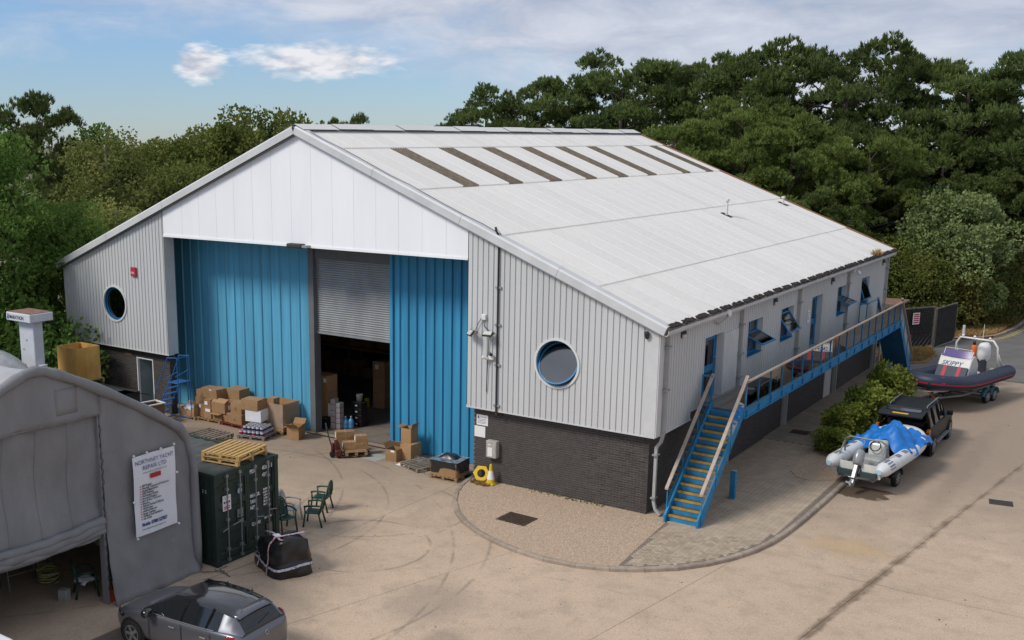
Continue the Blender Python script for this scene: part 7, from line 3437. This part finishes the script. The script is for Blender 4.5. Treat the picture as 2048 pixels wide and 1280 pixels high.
m.build('aerial', 'white_plastic', nb_)
outboard(nb_, -2.72, 1.42, 'white_plastic', 1.5, R(6), 'white_plastic')
trailer('boat_trailer', 'galvanised twin-axle trailer with blue-green mudguards under the navy boat', (4.46, 22.2, ZY), HB2, 4.6, .62, 'mudguard', [-.75, -1.42], .9, .95, .52)
t = thing('ratchet_strap', 'orange strap from the navy boat bow down to its trailer', 'strap', (3.66, 19.05, ZY))
m = MB()
m.add([(-.02, .05, 1.12), (.04, .05, 1.12), (.62, .55, .46), (.56, .55, .46)], [(0, 1, 2, 3)])
o = m.build('webbing', 'orange', t)
o.modifiers.new('thickness', 'SOLIDIFY').thickness = .012
for k, (dx, dy) in enumerate(((0, 0), (.36, .14))):
    t = thing('marker_post', ('left', 'right')[k] + ' orange fender hung at the stern of the navy boat', 'fender', (4.45 + dx, 25.75 + dy, 1.25), 0)
    m = MB()
    m.lathe([(.03, -.45), (.11, -.40), (.12, .55), (.09, .62), (.03, .65)], 12)
    m.build('body', 'orange', t, True)
    m = MB()
    m.lathe([(.06, .65), (.07, .70), (.06, .80), (.02, .83)], 12)
    m.build('cap', 'black_plastic', t, True)
    m = MB()
    m.tube([(0, 0, -.45), (0, 0, -1.34)], .02, 6)
    m.build('pole', 'galv', t)
# ================================================================== trees and shrubs
def leaf_mat(name, c1, c2, scale=0.35, rnd=0.12, trans=0.35):
    """foliage: two greens in patches, some light passing through the blades"""
    m = bpy.data.materials.new(name)
    m.use_nodes = True
    nt = m.node_tree
    nt.nodes.clear()
    N, L = nt.nodes.new, nt.links.new
    o = N('ShaderNodeOutputMaterial')
    g = N('ShaderNodeNewGeometry')
    n = N('ShaderNodeTexNoise')
    n.inputs['Scale'].default_value = scale
    n.inputs['Detail'].default_value = 3
    L(g.outputs['Position'], n.inputs['Vector'])
    mr = N('ShaderNodeMapRange')
    mr.inputs['From Min'].default_value = .35
    mr.inputs['From Max'].default_value = .65
    L(n.outputs['Fac'], mr.inputs['Value'])
    mx = N('ShaderNodeMix')
    mx.data_type = 'RGBA'
    mx.inputs['A'].default_value = (*c1, 1)
    mx.inputs['B'].default_value = (*c2, 1)
    L(mr.outputs[0], mx.inputs['Factor'])
    oi = N('ShaderNodeObjectInfo')
    ad = N('ShaderNodeMath')
    ad.operation = 'ADD'
    L(oi.outputs['Random'], ad.inputs[0])
    L(g.outputs['Random Per Island'], ad.inputs[1])
    r2 = N('ShaderNodeMapRange')
    r2.inputs['From Max'].default_value = 2.0
    r2.inputs['To Min'].default_value = 1 - rnd * 2
    r2.inputs['To Max'].default_value = 1 + rnd * 2
    L(ad.outputs[0], r2.inputs['Value'])
    hs = N('ShaderNodeHueSaturation')
    L(r2.outputs[0], hs.inputs['Value'])
    L(mx.outputs['Result'], hs.inputs['Color'])
    d = N('ShaderNodeBsdfDiffuse')
    t = N('ShaderNodeBsdfTranslucent')
    L(hs.outputs[0], d.inputs[0])
    L(hs.outputs[0], t.inputs[0])
    ms = N('ShaderNodeMixShader')
    ms.inputs[0].default_value = trans
    L(d.outputs[0], ms.inputs[1])
    L(t.outputs[0], ms.inputs[2])
    L(ms.outputs[0], o.inputs[0])
    MATS[name] = m


leaf_mat('needles', (0.10, 0.138, 0.048), (0.155, 0.20, 0.062), .30, .16, .35)
leaf_mat('needles_light', (0.145, 0.195, 0.055), (0.205, 0.26, 0.07), .35, .14, .35)
leaf_mat('leaf_green', (0.093, 0.173, 0.042), (0.173, 0.262, 0.063), .5, .2)
leaf_mat('leaf_olive', (0.125, 0.165, 0.045), (0.215, 0.235, 0.065), .6, .2)
leaf_mat('leaf_birch', (0.18, 0.22, 0.065), (0.30, 0.31, 0.10), .6, .2)
leaf_mat('leaf_sage', (0.19, 0.25, 0.10), (0.28, 0.34, 0.14), .5, .16)
leaf_mat('leaf_bright', (0.14, 0.185, 0.035), (0.25, 0.28, 0.06), 1.5, .2)
leaf_mat('leaf_hedge', (0.115, 0.135, 0.038), (0.20, 0.175, 0.055), .5, .22)
leaf_mat('straw', (0.42, 0.30, 0.13), (0.30, 0.20, 0.09), 1.5, .2, .2)
M('bark', (0.075, 0.055, 0.042), 0.9, var=.4, vscale=3, bump=.5, bscale=12)
M('bark_pale', (0.33, 0.31, 0.28), 0.85, var=.5, vscale=3, col2=(0.08, 0.07, 0.06))


def blades(P, D, ln, wd, rs, per, spread):
    """per thin blades from each point P fanned around direction D: returns verts, tri faces"""
    n = len(P)
    Pr = np.repeat(P, per, 0)
    Dr = np.repeat(D, per, 0) + rs.normal(0, spread, (n * per, 3))
    Dr /= np.linalg.norm(Dr, axis=1)[:, None] + 1e-9
    s = np.cross(Dr, rs.normal(0, 1, (n * per, 3)))
    s /= np.linalg.norm(s, axis=1)[:, None] + 1e-9
    L_ = ln * rs.uniform(.7, 1.25, (n * per, 1))
    W_ = wd * rs.uniform(.7, 1.3, (n * per, 1))
    v = np.empty((n * per, 4, 3))
    v[:, 0] = Pr - s * W_ * .3
    v[:, 1] = Pr + Dr * L_ * .6 - s * W_
    v[:, 2] = Pr + Dr * L_
    v[:, 3] = Pr + Dr * L_ * .6 + s * W_
    f = np.arange(n * per)[:, None] * 4 + np.array([[0, 1, 2, 3]])
    return v.reshape(-1, 3), f


def clump_cloud(centers, radii, per, rs, flat=.62):
    """points over lumpy clumps, with outward-up directions"""
    Ps, Ds = [], []
    for c, r in zip(centers, radii):
        d = rs.normal(0, 1, (per, 3))
        d /= np.linalg.norm(d, axis=1)[:, None]
        d[:, 2] = np.abs(d[:, 2]) * .9 - .25 * rs.rand(per)
        rad = r * (.55 + .45 * rs.rand(per, 1) ** .5)
        p = c + d * rad * np.array([1, 1, flat])
        Ps.append(p)
        Ds.append(d * np.array([.65, .65, .5]) + np.array([0, 0, .9]))
    return np.concatenate(Ps), np.concatenate(Ds)


def pine_mesh(seed, H, Rr, ncl, per, z0f=.25, mat='needles', lean=0.0):
    """crown of a Monterey-type pine: knobbly boughs made of upright tufts"""
    rs = np.random.RandomState(seed)
    C, Rd = [], []
    nb = max(10, ncl // 11)
    for b_ in range(nb):            # boughs, each a loose group of tufted knobs
        f = (b_ + rs.rand()) / nb
        z = H * lerp(z0f, .90, f ** .85)
        e = Rr * (math.sin(PI * min(1, (1.02 - (z / H)) * 1.15 + .10) * .62)) ** .7
        a = b_ * 2.4 + rs.uniform(-.5, .5)
        rad = e * (.35 + .6 * rs.rand() ** .5)
        bc = np.array((rad * math.cos(a), rad * math.sin(a), z))
        br = rs.uniform(1.3, 2.2) * (1.1 - .3 * f)
        for k in range(11):
            d = rs.normal(0, 1, 3)
            d /= np.linalg.norm(d)
            d[2] = abs(d[2]) * 1.0 - .25
            C.append(bc + d * br * rs.uniform(.55, 1.0) * np.array((1.05, 1.05, .72)))
            Rd.append(rs.uniform(.42, .80))
    C = np.array(C)
    P, D = clump_cloud(C, np.array(Rd), per, rs, 1.0)
    v, f = blades(P, D, .34, .034, rs, 9, .45)
    return mesh_np('crown', v, f, mat), C


def leafy_mesh(seed, H, Rr, ncl, per, size, mat, z0f=.12, droop=0.0, rmin=.7, rmax=1.5, env=None, squash=.8):
    rs = np.random.RandomState(seed)
    C, Rd = [], []
    for i in range(ncl):
        f = (i + rs.rand()) / ncl
        z = H * lerp(z0f, .93, f)
        t_ = z / H
        e = Rr * (env(t_) if env else math.sin(PI * min(.98, .12 + .86 * t_)) ** .55)
        a = rs.uniform(0, 2 * PI)
        rad = e * (.3 + .7 * rs.rand() ** .5)
        C.append((rad * math.cos(a), rad * math.sin(a), z))
        Rd.append(rs.uniform(rmin, rmax))
    C = np.array(C)
    Ps, Ds = [], []
    for c, r in zip(C, Rd):
        d = rs.normal(0, 1, (per, 3))
        d /= np.linalg.norm(d, axis=1)[:, None]
        p = c + d * r * (.45 + .55 * rs.rand(per, 1) ** .6) * np.array([1, 1, squash])
        if droop:
            p[:, 2] -= droop * rs.rand(per) ** 2 * r * 2.0
        Ps.append(p)
        Ds.append(d * .6 + rs.normal(0, .5, (per, 3)) + np.array([0, 0, .25 - droop]))
    P, D = np.concatenate(Ps), np.concatenate(Ds)
    k = P[:, 2] > .05
    v, f = blades(P[k], D[k], size, size * .33, rs, 2, .6)
    return mesh_np('crown', v, f, mat), C


def trunk_mesh(seed, H, r, C, nl, mat='bark', top=.85, lean=0.0):
    rs = np.random.RandomState(seed + 100)
    m = MB()
    pts, rad = [], []
    for i in range(8):
        t_ = i / 7
        pts.append((lean * H * top * t_ + .12 * math.sin(3 * t_ + seed), .12 * math.cos(2.3 * t_ + seed) - .12, H * top * t_ - .15))
        rad.append(r * (1 - .8 * t_) + .02)
    m.tube(pts, rad, 8)
    idx = rs.permutation(len(C))[:nl]
    for i in idx:
        c = C[i]
        z0 = max(.6, c[2] - rs.uniform(.8, 2.2))
        t_ = min(z0 / (H * top), .98)
        k = t_ * 7
        a = Vector(pts[int(k)]).lerp(Vector(pts[min(int(k) + 1, 7)]), k - int(k))
        b = Vector(c)
        mid = a.lerp(b, .55) + Vector((0, 0, -.15))
        m.tube([a, mid, b], [r * .30 * (1 - .6 * t_) + .015, r * .18 * (1 - .5 * t_) + .012, .012], 5, caps=False)
    return m.mesh('trunk', mat, True)


def plant(name, cat, lab, me_crown, me_trunk, x, y, z, rz, s=1.0, sz=None, group=None):
    t = thing(name, lab, cat, (x, y, z), rz, group)
    t.scale = (s, s, sz or s)
    obj('trunk', me_trunk, t)
    obj('crown', me_crown, t)
    return t


# ---- pine variants (unit height 15 m)
PV = []
for k, (sd_, Rr, ncl) in enumerate(((1, 5.6, 330), (2, 5.0, 300), (3, 6.3, 360), (4, 4.6, 270))):
    cm, C = pine_mesh(sd_, 15.0, Rr, ncl, 18, .20)
    PV.append((cm, trunk_mesh(sd_, 15.0, .34, C, 26)))
cm, C = pine_mesh(9, 15.0, 5.2, 330, 18, .16, 'needles_light')
PL = (cm, trunk_mesh(9, 15.0, .3, C, 22))
GZ = -0.12
# (x, y, top height, variant, label)
PINES = [(-52.5, 62, 12.3, 1, 'low pine tip farthest left behind the roof ridge'), (-48.5, 60, 12.6, 0, 'low pine second from the left behind the ridge'),
         (-44.5, 57, 12.9, 3, 'pine where the wood begins to rise behind the ridge'),
         (-40.5, 55, 14.6, 1, 'fourth pine from the left end of the wood behind the ridge'),
         (-35.5, 53, 16.3, 0, 'rounded pine left of the gap above the roof ridge'),
         (-31.0, 55, 16.6, 3, 'slim pine right beside the gap above the roof ridge'),
         (-25.5, 51, 17.6, 2, 'broad domed pine standing over the far end of the ridge'),
         (-21.5, 54, 17.6, 1, 'pine behind the right shoulder of the broad domed pine'),
         (-16.8, 52, 16.8, 3, 'pine with knobbly top right of the domed pine'),
         (-12.8, 53, 17.9, 0, 'pine left of the tallest pine above the roof slope'),
         (-8.6, 51, 17.8, 2, 'tallest pine above the far roof corner'),
         (-4.4, 54, 16.6, 1, 'pine right of the tallest one, in the second row'),
         (-1.2, 52, 16.2, 3, 'dark pine above the round sage-green bush'),
         (3.6, 53, 16.7, 0, 'pine at the right edge of the picture'),
         (9.5, 56, 16.8, 2, 'outermost pine beyond the right edge')]
for i, (x, y, h, k, lab) in enumerate(PINES):
    cmv, tm = PV[k]
    plant('pine_tree', 'tree', lab, cmv, tm, x, y, GZ, i * 1.9, h / 15.0 * 1.0, h / 15.0 * 1.055, 'pines of the wood behind the shed')
LOWP = [(-18.5, 44, 12.2, 'lower lighter pine in front, behind the far end of the roof'),
        (-13.2, 43.5, 13.6, 'light green pine with wide boughs above the roof slope'),
        (-9.3, 42, 12.4, 'light green pine in front of the tallest pine'),
        (-5.2, 44, 11.4, 'light pine just left of the round bush')]
for i, (x, y, h, lab) in enumerate(LOWP):
    plant('pine_tree', 'tree', lab, PL[0], PL[1], x, y, GZ, i * 2.3 + .6, h / 15 * 1.05, h / 15 * 1.06, 'lighter pines in front of the wood')
LOWD = [(-25, 44.5, 10.5, 0, 'dark low pine behind the middle of the roof ridge'), (-31, 46, 10.8, 2, 'dark low pine behind the left part of the ridge'), (-37, 48, 11.0, 1, 'dark low pine far left behind the ridge'),
        (-15.5, 39.5, 9.0, 1, 'dark understorey pine close behind the roof slope'), (-7.6, 38.5, 8.6, 0, 'dark understorey pine near the far eave'), (-1.8, 49, 11.5, 2, 'dark pine filling the gap behind the round bush'),
        (3.2, 50, 11.0, 1, 'dark pine behind the hedge at the right edge'), (-11.2, 47.5, 12.6, 3, 'dark pine in the shade between the light pines'), (8, 52, 11.5, 0, 'dark pine outside the right edge')]
for i, (x, y, h, k, lab) in enumerate(LOWD):
    plant('pine_tree', 'tree', lab, PV[k][0], PV[k][1], x, y, GZ, i * 1.3 + .4, h / 15 * 1.05, h / 15, 'dark low pines')
# far wood closing the view through the gaps
fm, C = leafy_mesh(77, 9.0, 5.0, 60, 60, .55, 'needles', .05)
ft = trunk_mesh(77, 9.0, .3, C, 10)
for i in range(26):
    x = -150 + i * 8.5
    y = 135 + 10 * math.sin(i * 2.1) - .12 * (x + 60)
    t = plant('far_tree', 'tree', 'tree in the distant line on the horizon behind the shed', fm, ft, x, y, GZ, i * 1.1, 1.0 + .25 * math.sin(i * 1.7), 1.15 + .2 * math.sin(i * 2.9), 'distant tree line')

# ---- left of the shed
lm, C = leafy_mesh(21, 12.0, 3.9, 90, 190, .22, 'leaf_green', .06)
lt = trunk_mesh(21, 12.0, .28, C, 22)
plant('leafy_tree', 'tree', 'big fresh green tree at the left edge before the pine', lm, lt, -30.6, -2.4, GZ, .3, .9, .98)
plant('leafy_tree', 'tree', 'green tree whose twigs hang over the left shed wall', lm, lt, -29.6, 1.6, GZ, 2.6, .6, .72)
plant('leafy_tree', 'tree', 'green tree beyond the left edge of the picture', lm, lt, -34.8, -7.0, GZ, 4.0, .95, .9)
um, C = leafy_mesh(23, 4.0, 2.6, 34, 120, .24, 'leaf_green', .05)
ut = trunk_mesh(23, 4.0, .08, C, 10)
for i, (x, y, s, sz, lab) in enumerate(((-27.2, -2.3, .95, 1.0, 'dark shrub against the left brick wall'), (-25.2, -3.0, .7, .8, 'low shrub behind the plywood crate'), (-29.5, -3.6, 1.1, 1.25, 'tall shrub behind the white tower'), (-31.5, -6.6, 1.2, 1.3, 'shrub at the left edge behind the tarpaulin'), (-26.8, -6.3, .9, .9, 'shrub behind the covered boat'))):
    plant('shrub', 'shrub', lab, um, ut, x, y, GZ, i * 1.4, s, sz, 'shrubs left of the shed')
plant('pine_tree', 'tree', 'dark pine with candle-like top behind the left green tree', PV[3][0], PV[3][1], -41.5, 9.0, GZ, .5, .70, .97)
plant('pine_tree', 'tree', 'dark pine cut by the left edge of the picture', PV[1][0], PV[1][1], -46.5, 9.5, GZ, 2.2, .75, .85)
bm2, C = leafy_mesh(31, 12.0, 2.6, 80, 170, .19, 'leaf_birch', .08, .55, .7, 1.2)
bt_ = trunk_mesh(31, 12.0, .16, C, 24, 'bark_pale', .92)
plant('birch_tree', 'tree', 'weeping birch directly above the left shed wall', bm2, bt_, -35.4, 8.5, GZ, 1.0, 1.0, 1.01)
plant('birch_tree', 'tree', 'smaller birch close to the left roof edge', bm2, bt_, -31.6, 6.0, GZ, 3.1, .8, .72)
plant('birch_tree', 'tree', 'birch between the poplar and the dark pine', bm2, bt_, -39.5, 11.5, GZ, 5.0, .95, .86)
pm_, C = leafy_mesh(35, 13.0, 1.5, 44, 110, .24, 'leaf_green', .06, 0, .6, .95)
plant('poplar_tree', 'tree', 'narrow poplar rising behind the birch', pm_, trunk_mesh(35, 13.0, .18, C, 12), -49.8, 19.5, GZ, 0, 1.0, .985)
om, C = leafy_mesh(41, 12.0, 4.6, 110, 170, .26, 'leaf_olive', .05)
ot = trunk_mesh(41, 12.0, .3, C, 24)
for i, (x, y, s, sz, lab) in enumerate(((-46.5, 24, .95, .96, 'olive tree third from the roof peak'), (-41.0, 22, 1.0, 1.02, 'broad olive tree left of the roof peak'), (-36.6, 21.5, .95, 1.11, 'tallest olive tree just left of the roof peak'), (-35.0, 27, .85, 1.03, 'olive tree partly behind the roof peak'),
                                  (-43, 15, .9, .80, 'lower olive tree behind the birch'), (-37.0, 14.5, .85, .83, 'lower olive tree over the left roof slope'), (-33.4, 13.0, .7, .70, 'small olive tree close to the left roof slope'), (-52, 30, 1.1, .93, 'olive tree in the gap beside the poplar'),
                                  (-58, 26, 1.1, .93, 'olive tree behind the dark left pine'))):
    plant('olive_tree', 'tree', lab, om, ot, x, y, GZ, i * 1.7, s, sz, 'olive-green trees left of the shed')
plant('pine_tree', 'tree', 'bare-topped conifer at the roof peak', PV[3][0], PV[3][1], -38.0, 32, GZ, 1.5, .42, .92)
plant('pine_tree', 'tree', 'small pine tip showing right of the roof peak', PV[1][0], PV[1][1], -43.5, 52, GZ, 1.5, .35, .90)

# ---- right: round bush, hedge, shrubs by the walkway
sm_, C = leafy_mesh(51, 7.6, 3.3, 80, 260, .20, 'leaf_sage', .16, 0, .7, 1.2, None, 1.0)
plant('round_bush', 'bush', 'large round sage-green bush above the black gates', sm_, trunk_mesh(51, 7.6, .2, C, 20), .2, 44.5, GZ, 0, 1.0, 1.06)
hm, C = leafy_mesh(53, 5.2, 2.6, 60, 230, .17, 'leaf_hedge', .04)
ht = trunk_mesh(53, 5.2, .12, C, 12)
gm2, C2 = leafy_mesh(54, 5.2, 2.6, 60, 230, .17, 'leaf_olive', .04)
gt2 = trunk_mesh(54, 5.2, .12, C2, 12)
HG = [(-3.6, 42.5, 1.0, 1.0, 1, 'green shrub at the far corner of the shed'), (-1.5, 41.2, .9, .88, 1, 'green shrub behind the black gates'), (.2, 43.6, .95, .92, 0, 'brownish shrub right of the gates'), (1.2, 46.0, .9, .98, 0, 'brown-tinged shrub by the road verge'),
      (1.6, 49.5, .95, 1.02, 1, 'olive shrub farther along the verge'), (1.8, 54.5, 1.0, 1.0, 0, 'brownish shrub at the bend of the road'), (2.4, 60.5, 1.1, 1.1, 1, 'olive shrub at the far right along the road'), (-5.8, 39.5, .95, .92, 1, 'green shrub tucked behind the far wall')]
for i, (x, y, s, sz, k, lab) in enumerate(HG):
    plant('shrub', 'shrub', lab, *((gm2, gt2) if k else (hm, ht)), x, y, GZ, i * 1.6, s, sz, 'shrubs along the verge')
bsm, C = leafy_mesh(61, 1.5, .70, 30, 80, .12, 'leaf_bright', .08, 0, .22, .42)
bst = trunk_mesh(61, 1.5, .03, C, 14)
for i, (x, y, s, sz, lab) in enumerate(((2.45, 10.3, .85, .62, 'small variegated bush at the near end of the planting bed'), (2.45, 12.2, 1.0, .95, 'leafy bush behind the white boat, second in the bed'), (2.5, 14.8, 1.1, 1.12, 'tall leafy bush third in the planting bed'), (2.5, 18.2, 1.15, 1.25, 'tallest leafy bush at the far end of the bed'))):
    plant('bush', 'bush', lab, bsm, bst, x, y, 0.0, i * 1.3, s, sz, 'bushes in the planting bed')


def grass(name, lab, poly, n, h, mat, seed, z):
    rs = np.random.RandomState(seed)
    xs, ys = [p[0] for p in poly], [p[1] for p in poly]
    P = []
    while len(P) < n:
        x, y = rs.uniform(min(xs), max(xs)), rs.uniform(min(ys), max(ys))
        if inside(poly, x, y):
            P.append((x, y, z))
    v, f = blades(np.array(P), np.tile((0, 0, 1.0), (n, 1)), h, .02, rs, 3, .35)
    return tag(obj(name, mesh_np(name, v, f, mat)), lab, 'grass', kind='stuff')


grass('dry_grass', 'straw-coloured dry grass by the black gates', [(-.6, 29.4), (.5, 29.3), (1.5, 30.7), (1.6, 33.0), (1.0, 34.8), (-.2, 33.0)], 1600, .22, 'straw', 1, ZY + .04)
grass('verge_grass', 'dry grass and litter along the road verge', [(1.2, 38.9), (2.4, 39.7), (3.3, 41.5), (3.6, 47), (2.0, 47), (.2, 41.5)], 1600, .16, 'straw', 2, ZY + .09)
grass('weeds', 'dry weeds along the foot of the dark brick wall', [(-6.4, .28), (-5.5, .28), (-5.6, -.35), (-6.3, -.3)], 260, .10, 'straw', 3, -.012)
grass('weeds', 'thin weeds in the shingle along the middle of the brick wall', [(-4.3, .28), (-1.6, .28), (-1.6, .08), (-4.3, .1)], 40, .07, 'leaf_olive', 4, -.012)
x_, z_ = on_roof(-.25, .05)
t = grass('gutter_grass', 'tuft of dry grass growing in the far end of the gutter', [(x_ - .06, 23.9), (x_ + .05, 23.9), (x_ + .05, 24.3), (x_ - .06, 24.3)], 60, .38, 'straw', 5, z_)

# ================================================================== black slatted gates by the bin store
M('gate_black', (0.018, 0.017, 0.017), 0.8, var=.4, vscale=4)
M('gate_rail', (0.19, 0.165, 0.135), 0.9, var=.4, vscale=4)


def gate(x0, y0, x1, y1, z0, h, lab, group='black slatted gates', n=15):
    L_ = math.hypot(x1 - x0, y1 - y0)
    t = thing('gate', lab, 'gate', (x0, y0, z0), math.atan2(y1 - y0, x1 - x0), group)
    for a, b in ((0, .09), (L_ - .09, L_)):
        m = MB()
        m.box(a, b, -.05, .05, 0, h)
        m.build('post', 'gate_rail', t)
    for z in (h - .10, h * .36):
        m = MB()
        m.box(.09, L_ - .09, -.03, .03, z, z + .09)
        m.build('rail', 'gate_rail' if z > 1 else 'gate_black', t)
    # diagonal boards with gaps, clipped to the frame
    st = (L_ + h) / n
    for k in range(n):
        c0, c1 = -h + k * st + .028, -h + (k + 1) * st - .028
        P = []
        for c, rev in ((c0, 0), (c1, 1)):
            pts = []
            a = (max(.09, c), max(.09, c) - c)
            b = (min(L_ - .09, c + h - .1), min(L_ - .09, c + h - .1) - c)
            pts = [a, b]
            if a[0] >= b[0]:
                pts = []
            P += pts if not rev else pts[::-1]
        if len(P) == 4:
            m = MB()
            m.prism(P, .02, frame((0, .0, .03), (1, 0, 0), (0, 0, 1)) @ T(0, 0, .031))
            m.build('board', 'gate_black', t)
    return t


g1 = gate(-.25, 33.0, 1.0, 35.1, ZY, 2.35, 'black slatted gate with a red notice, left of the pair')
g2 = gate(1.05, 35.3, 1.55, 38.4, ZY, 2.2, 'black slatted gate standing open behind the first', n=18)
g3 = gate(-3.2, 34.6, -.3, 33.1, ZY, 2.3, 'black slatted fence panel at the far corner of the shed')
nt_s = thing('notice', 'red and white notice fixed to the black gate', 'notice', (.30, 33.78, ZY + 1.45), math.atan2(2.1, 1.25))
m = MB()
m.box(-.24, .24, -.085, -.073, 0, .62)
m.build('board', 'sign_white', nt_s)
m = MB()
for k in range(5):
    m.box(-.20, .20, -.088, -.0855, .06 + .11 * k, .13 + .11 * k)
tag(m.build('print', 'sign_red', nt_s), kind='stuff')
t = thing('bin_store', 'dark low lean-to with pale roof edge at the far corner of the shed', 'lean-to', (-2.6, 36.6, ZY))
m = MB()
m.box(-1.6, 1.6, -1.2, 1.2, 0, 2.1)
m.build('wall', 'gate_black', t)
m = MB()
m.box(-1.75, 1.75, -1.35, 1.35, 2.101, 2.2)
m.build('roof', 'rust_top', t)
m = MB()
m.box(-1.76, 1.76, -1.42, -1.36, 2.08, 2.22)
m.build('fascia_board', 'gate_rail', t)
t = thing('stair_sign', 'red and white fire sign at the foot of the far stairs', 'sign', (1.0, 28.6, ZY + .0))
m = MB()
m.box(-.2, .2, -.02, .02, .5, 1.7)
m.build('board', 'sign_red', t)
m = MB()
m.box(-.12, .12, -.03, -.021, 1.2, 1.62)
m.build('panel', 'sign_white', t)
m = MB()
m.box(-.02, .02, -.015, .015, 0, .5)
m.build('leg', 'galv', t)
t = thing('marker_stub', 'short white marker post on the verge by the gates', 'post', (1.9, 39.3, ZY + .05))
m = MB()
m.bbox(-.07, .07, -.05, .05, 0, .75, .02)
m.build('post', 'white_plastic', t)
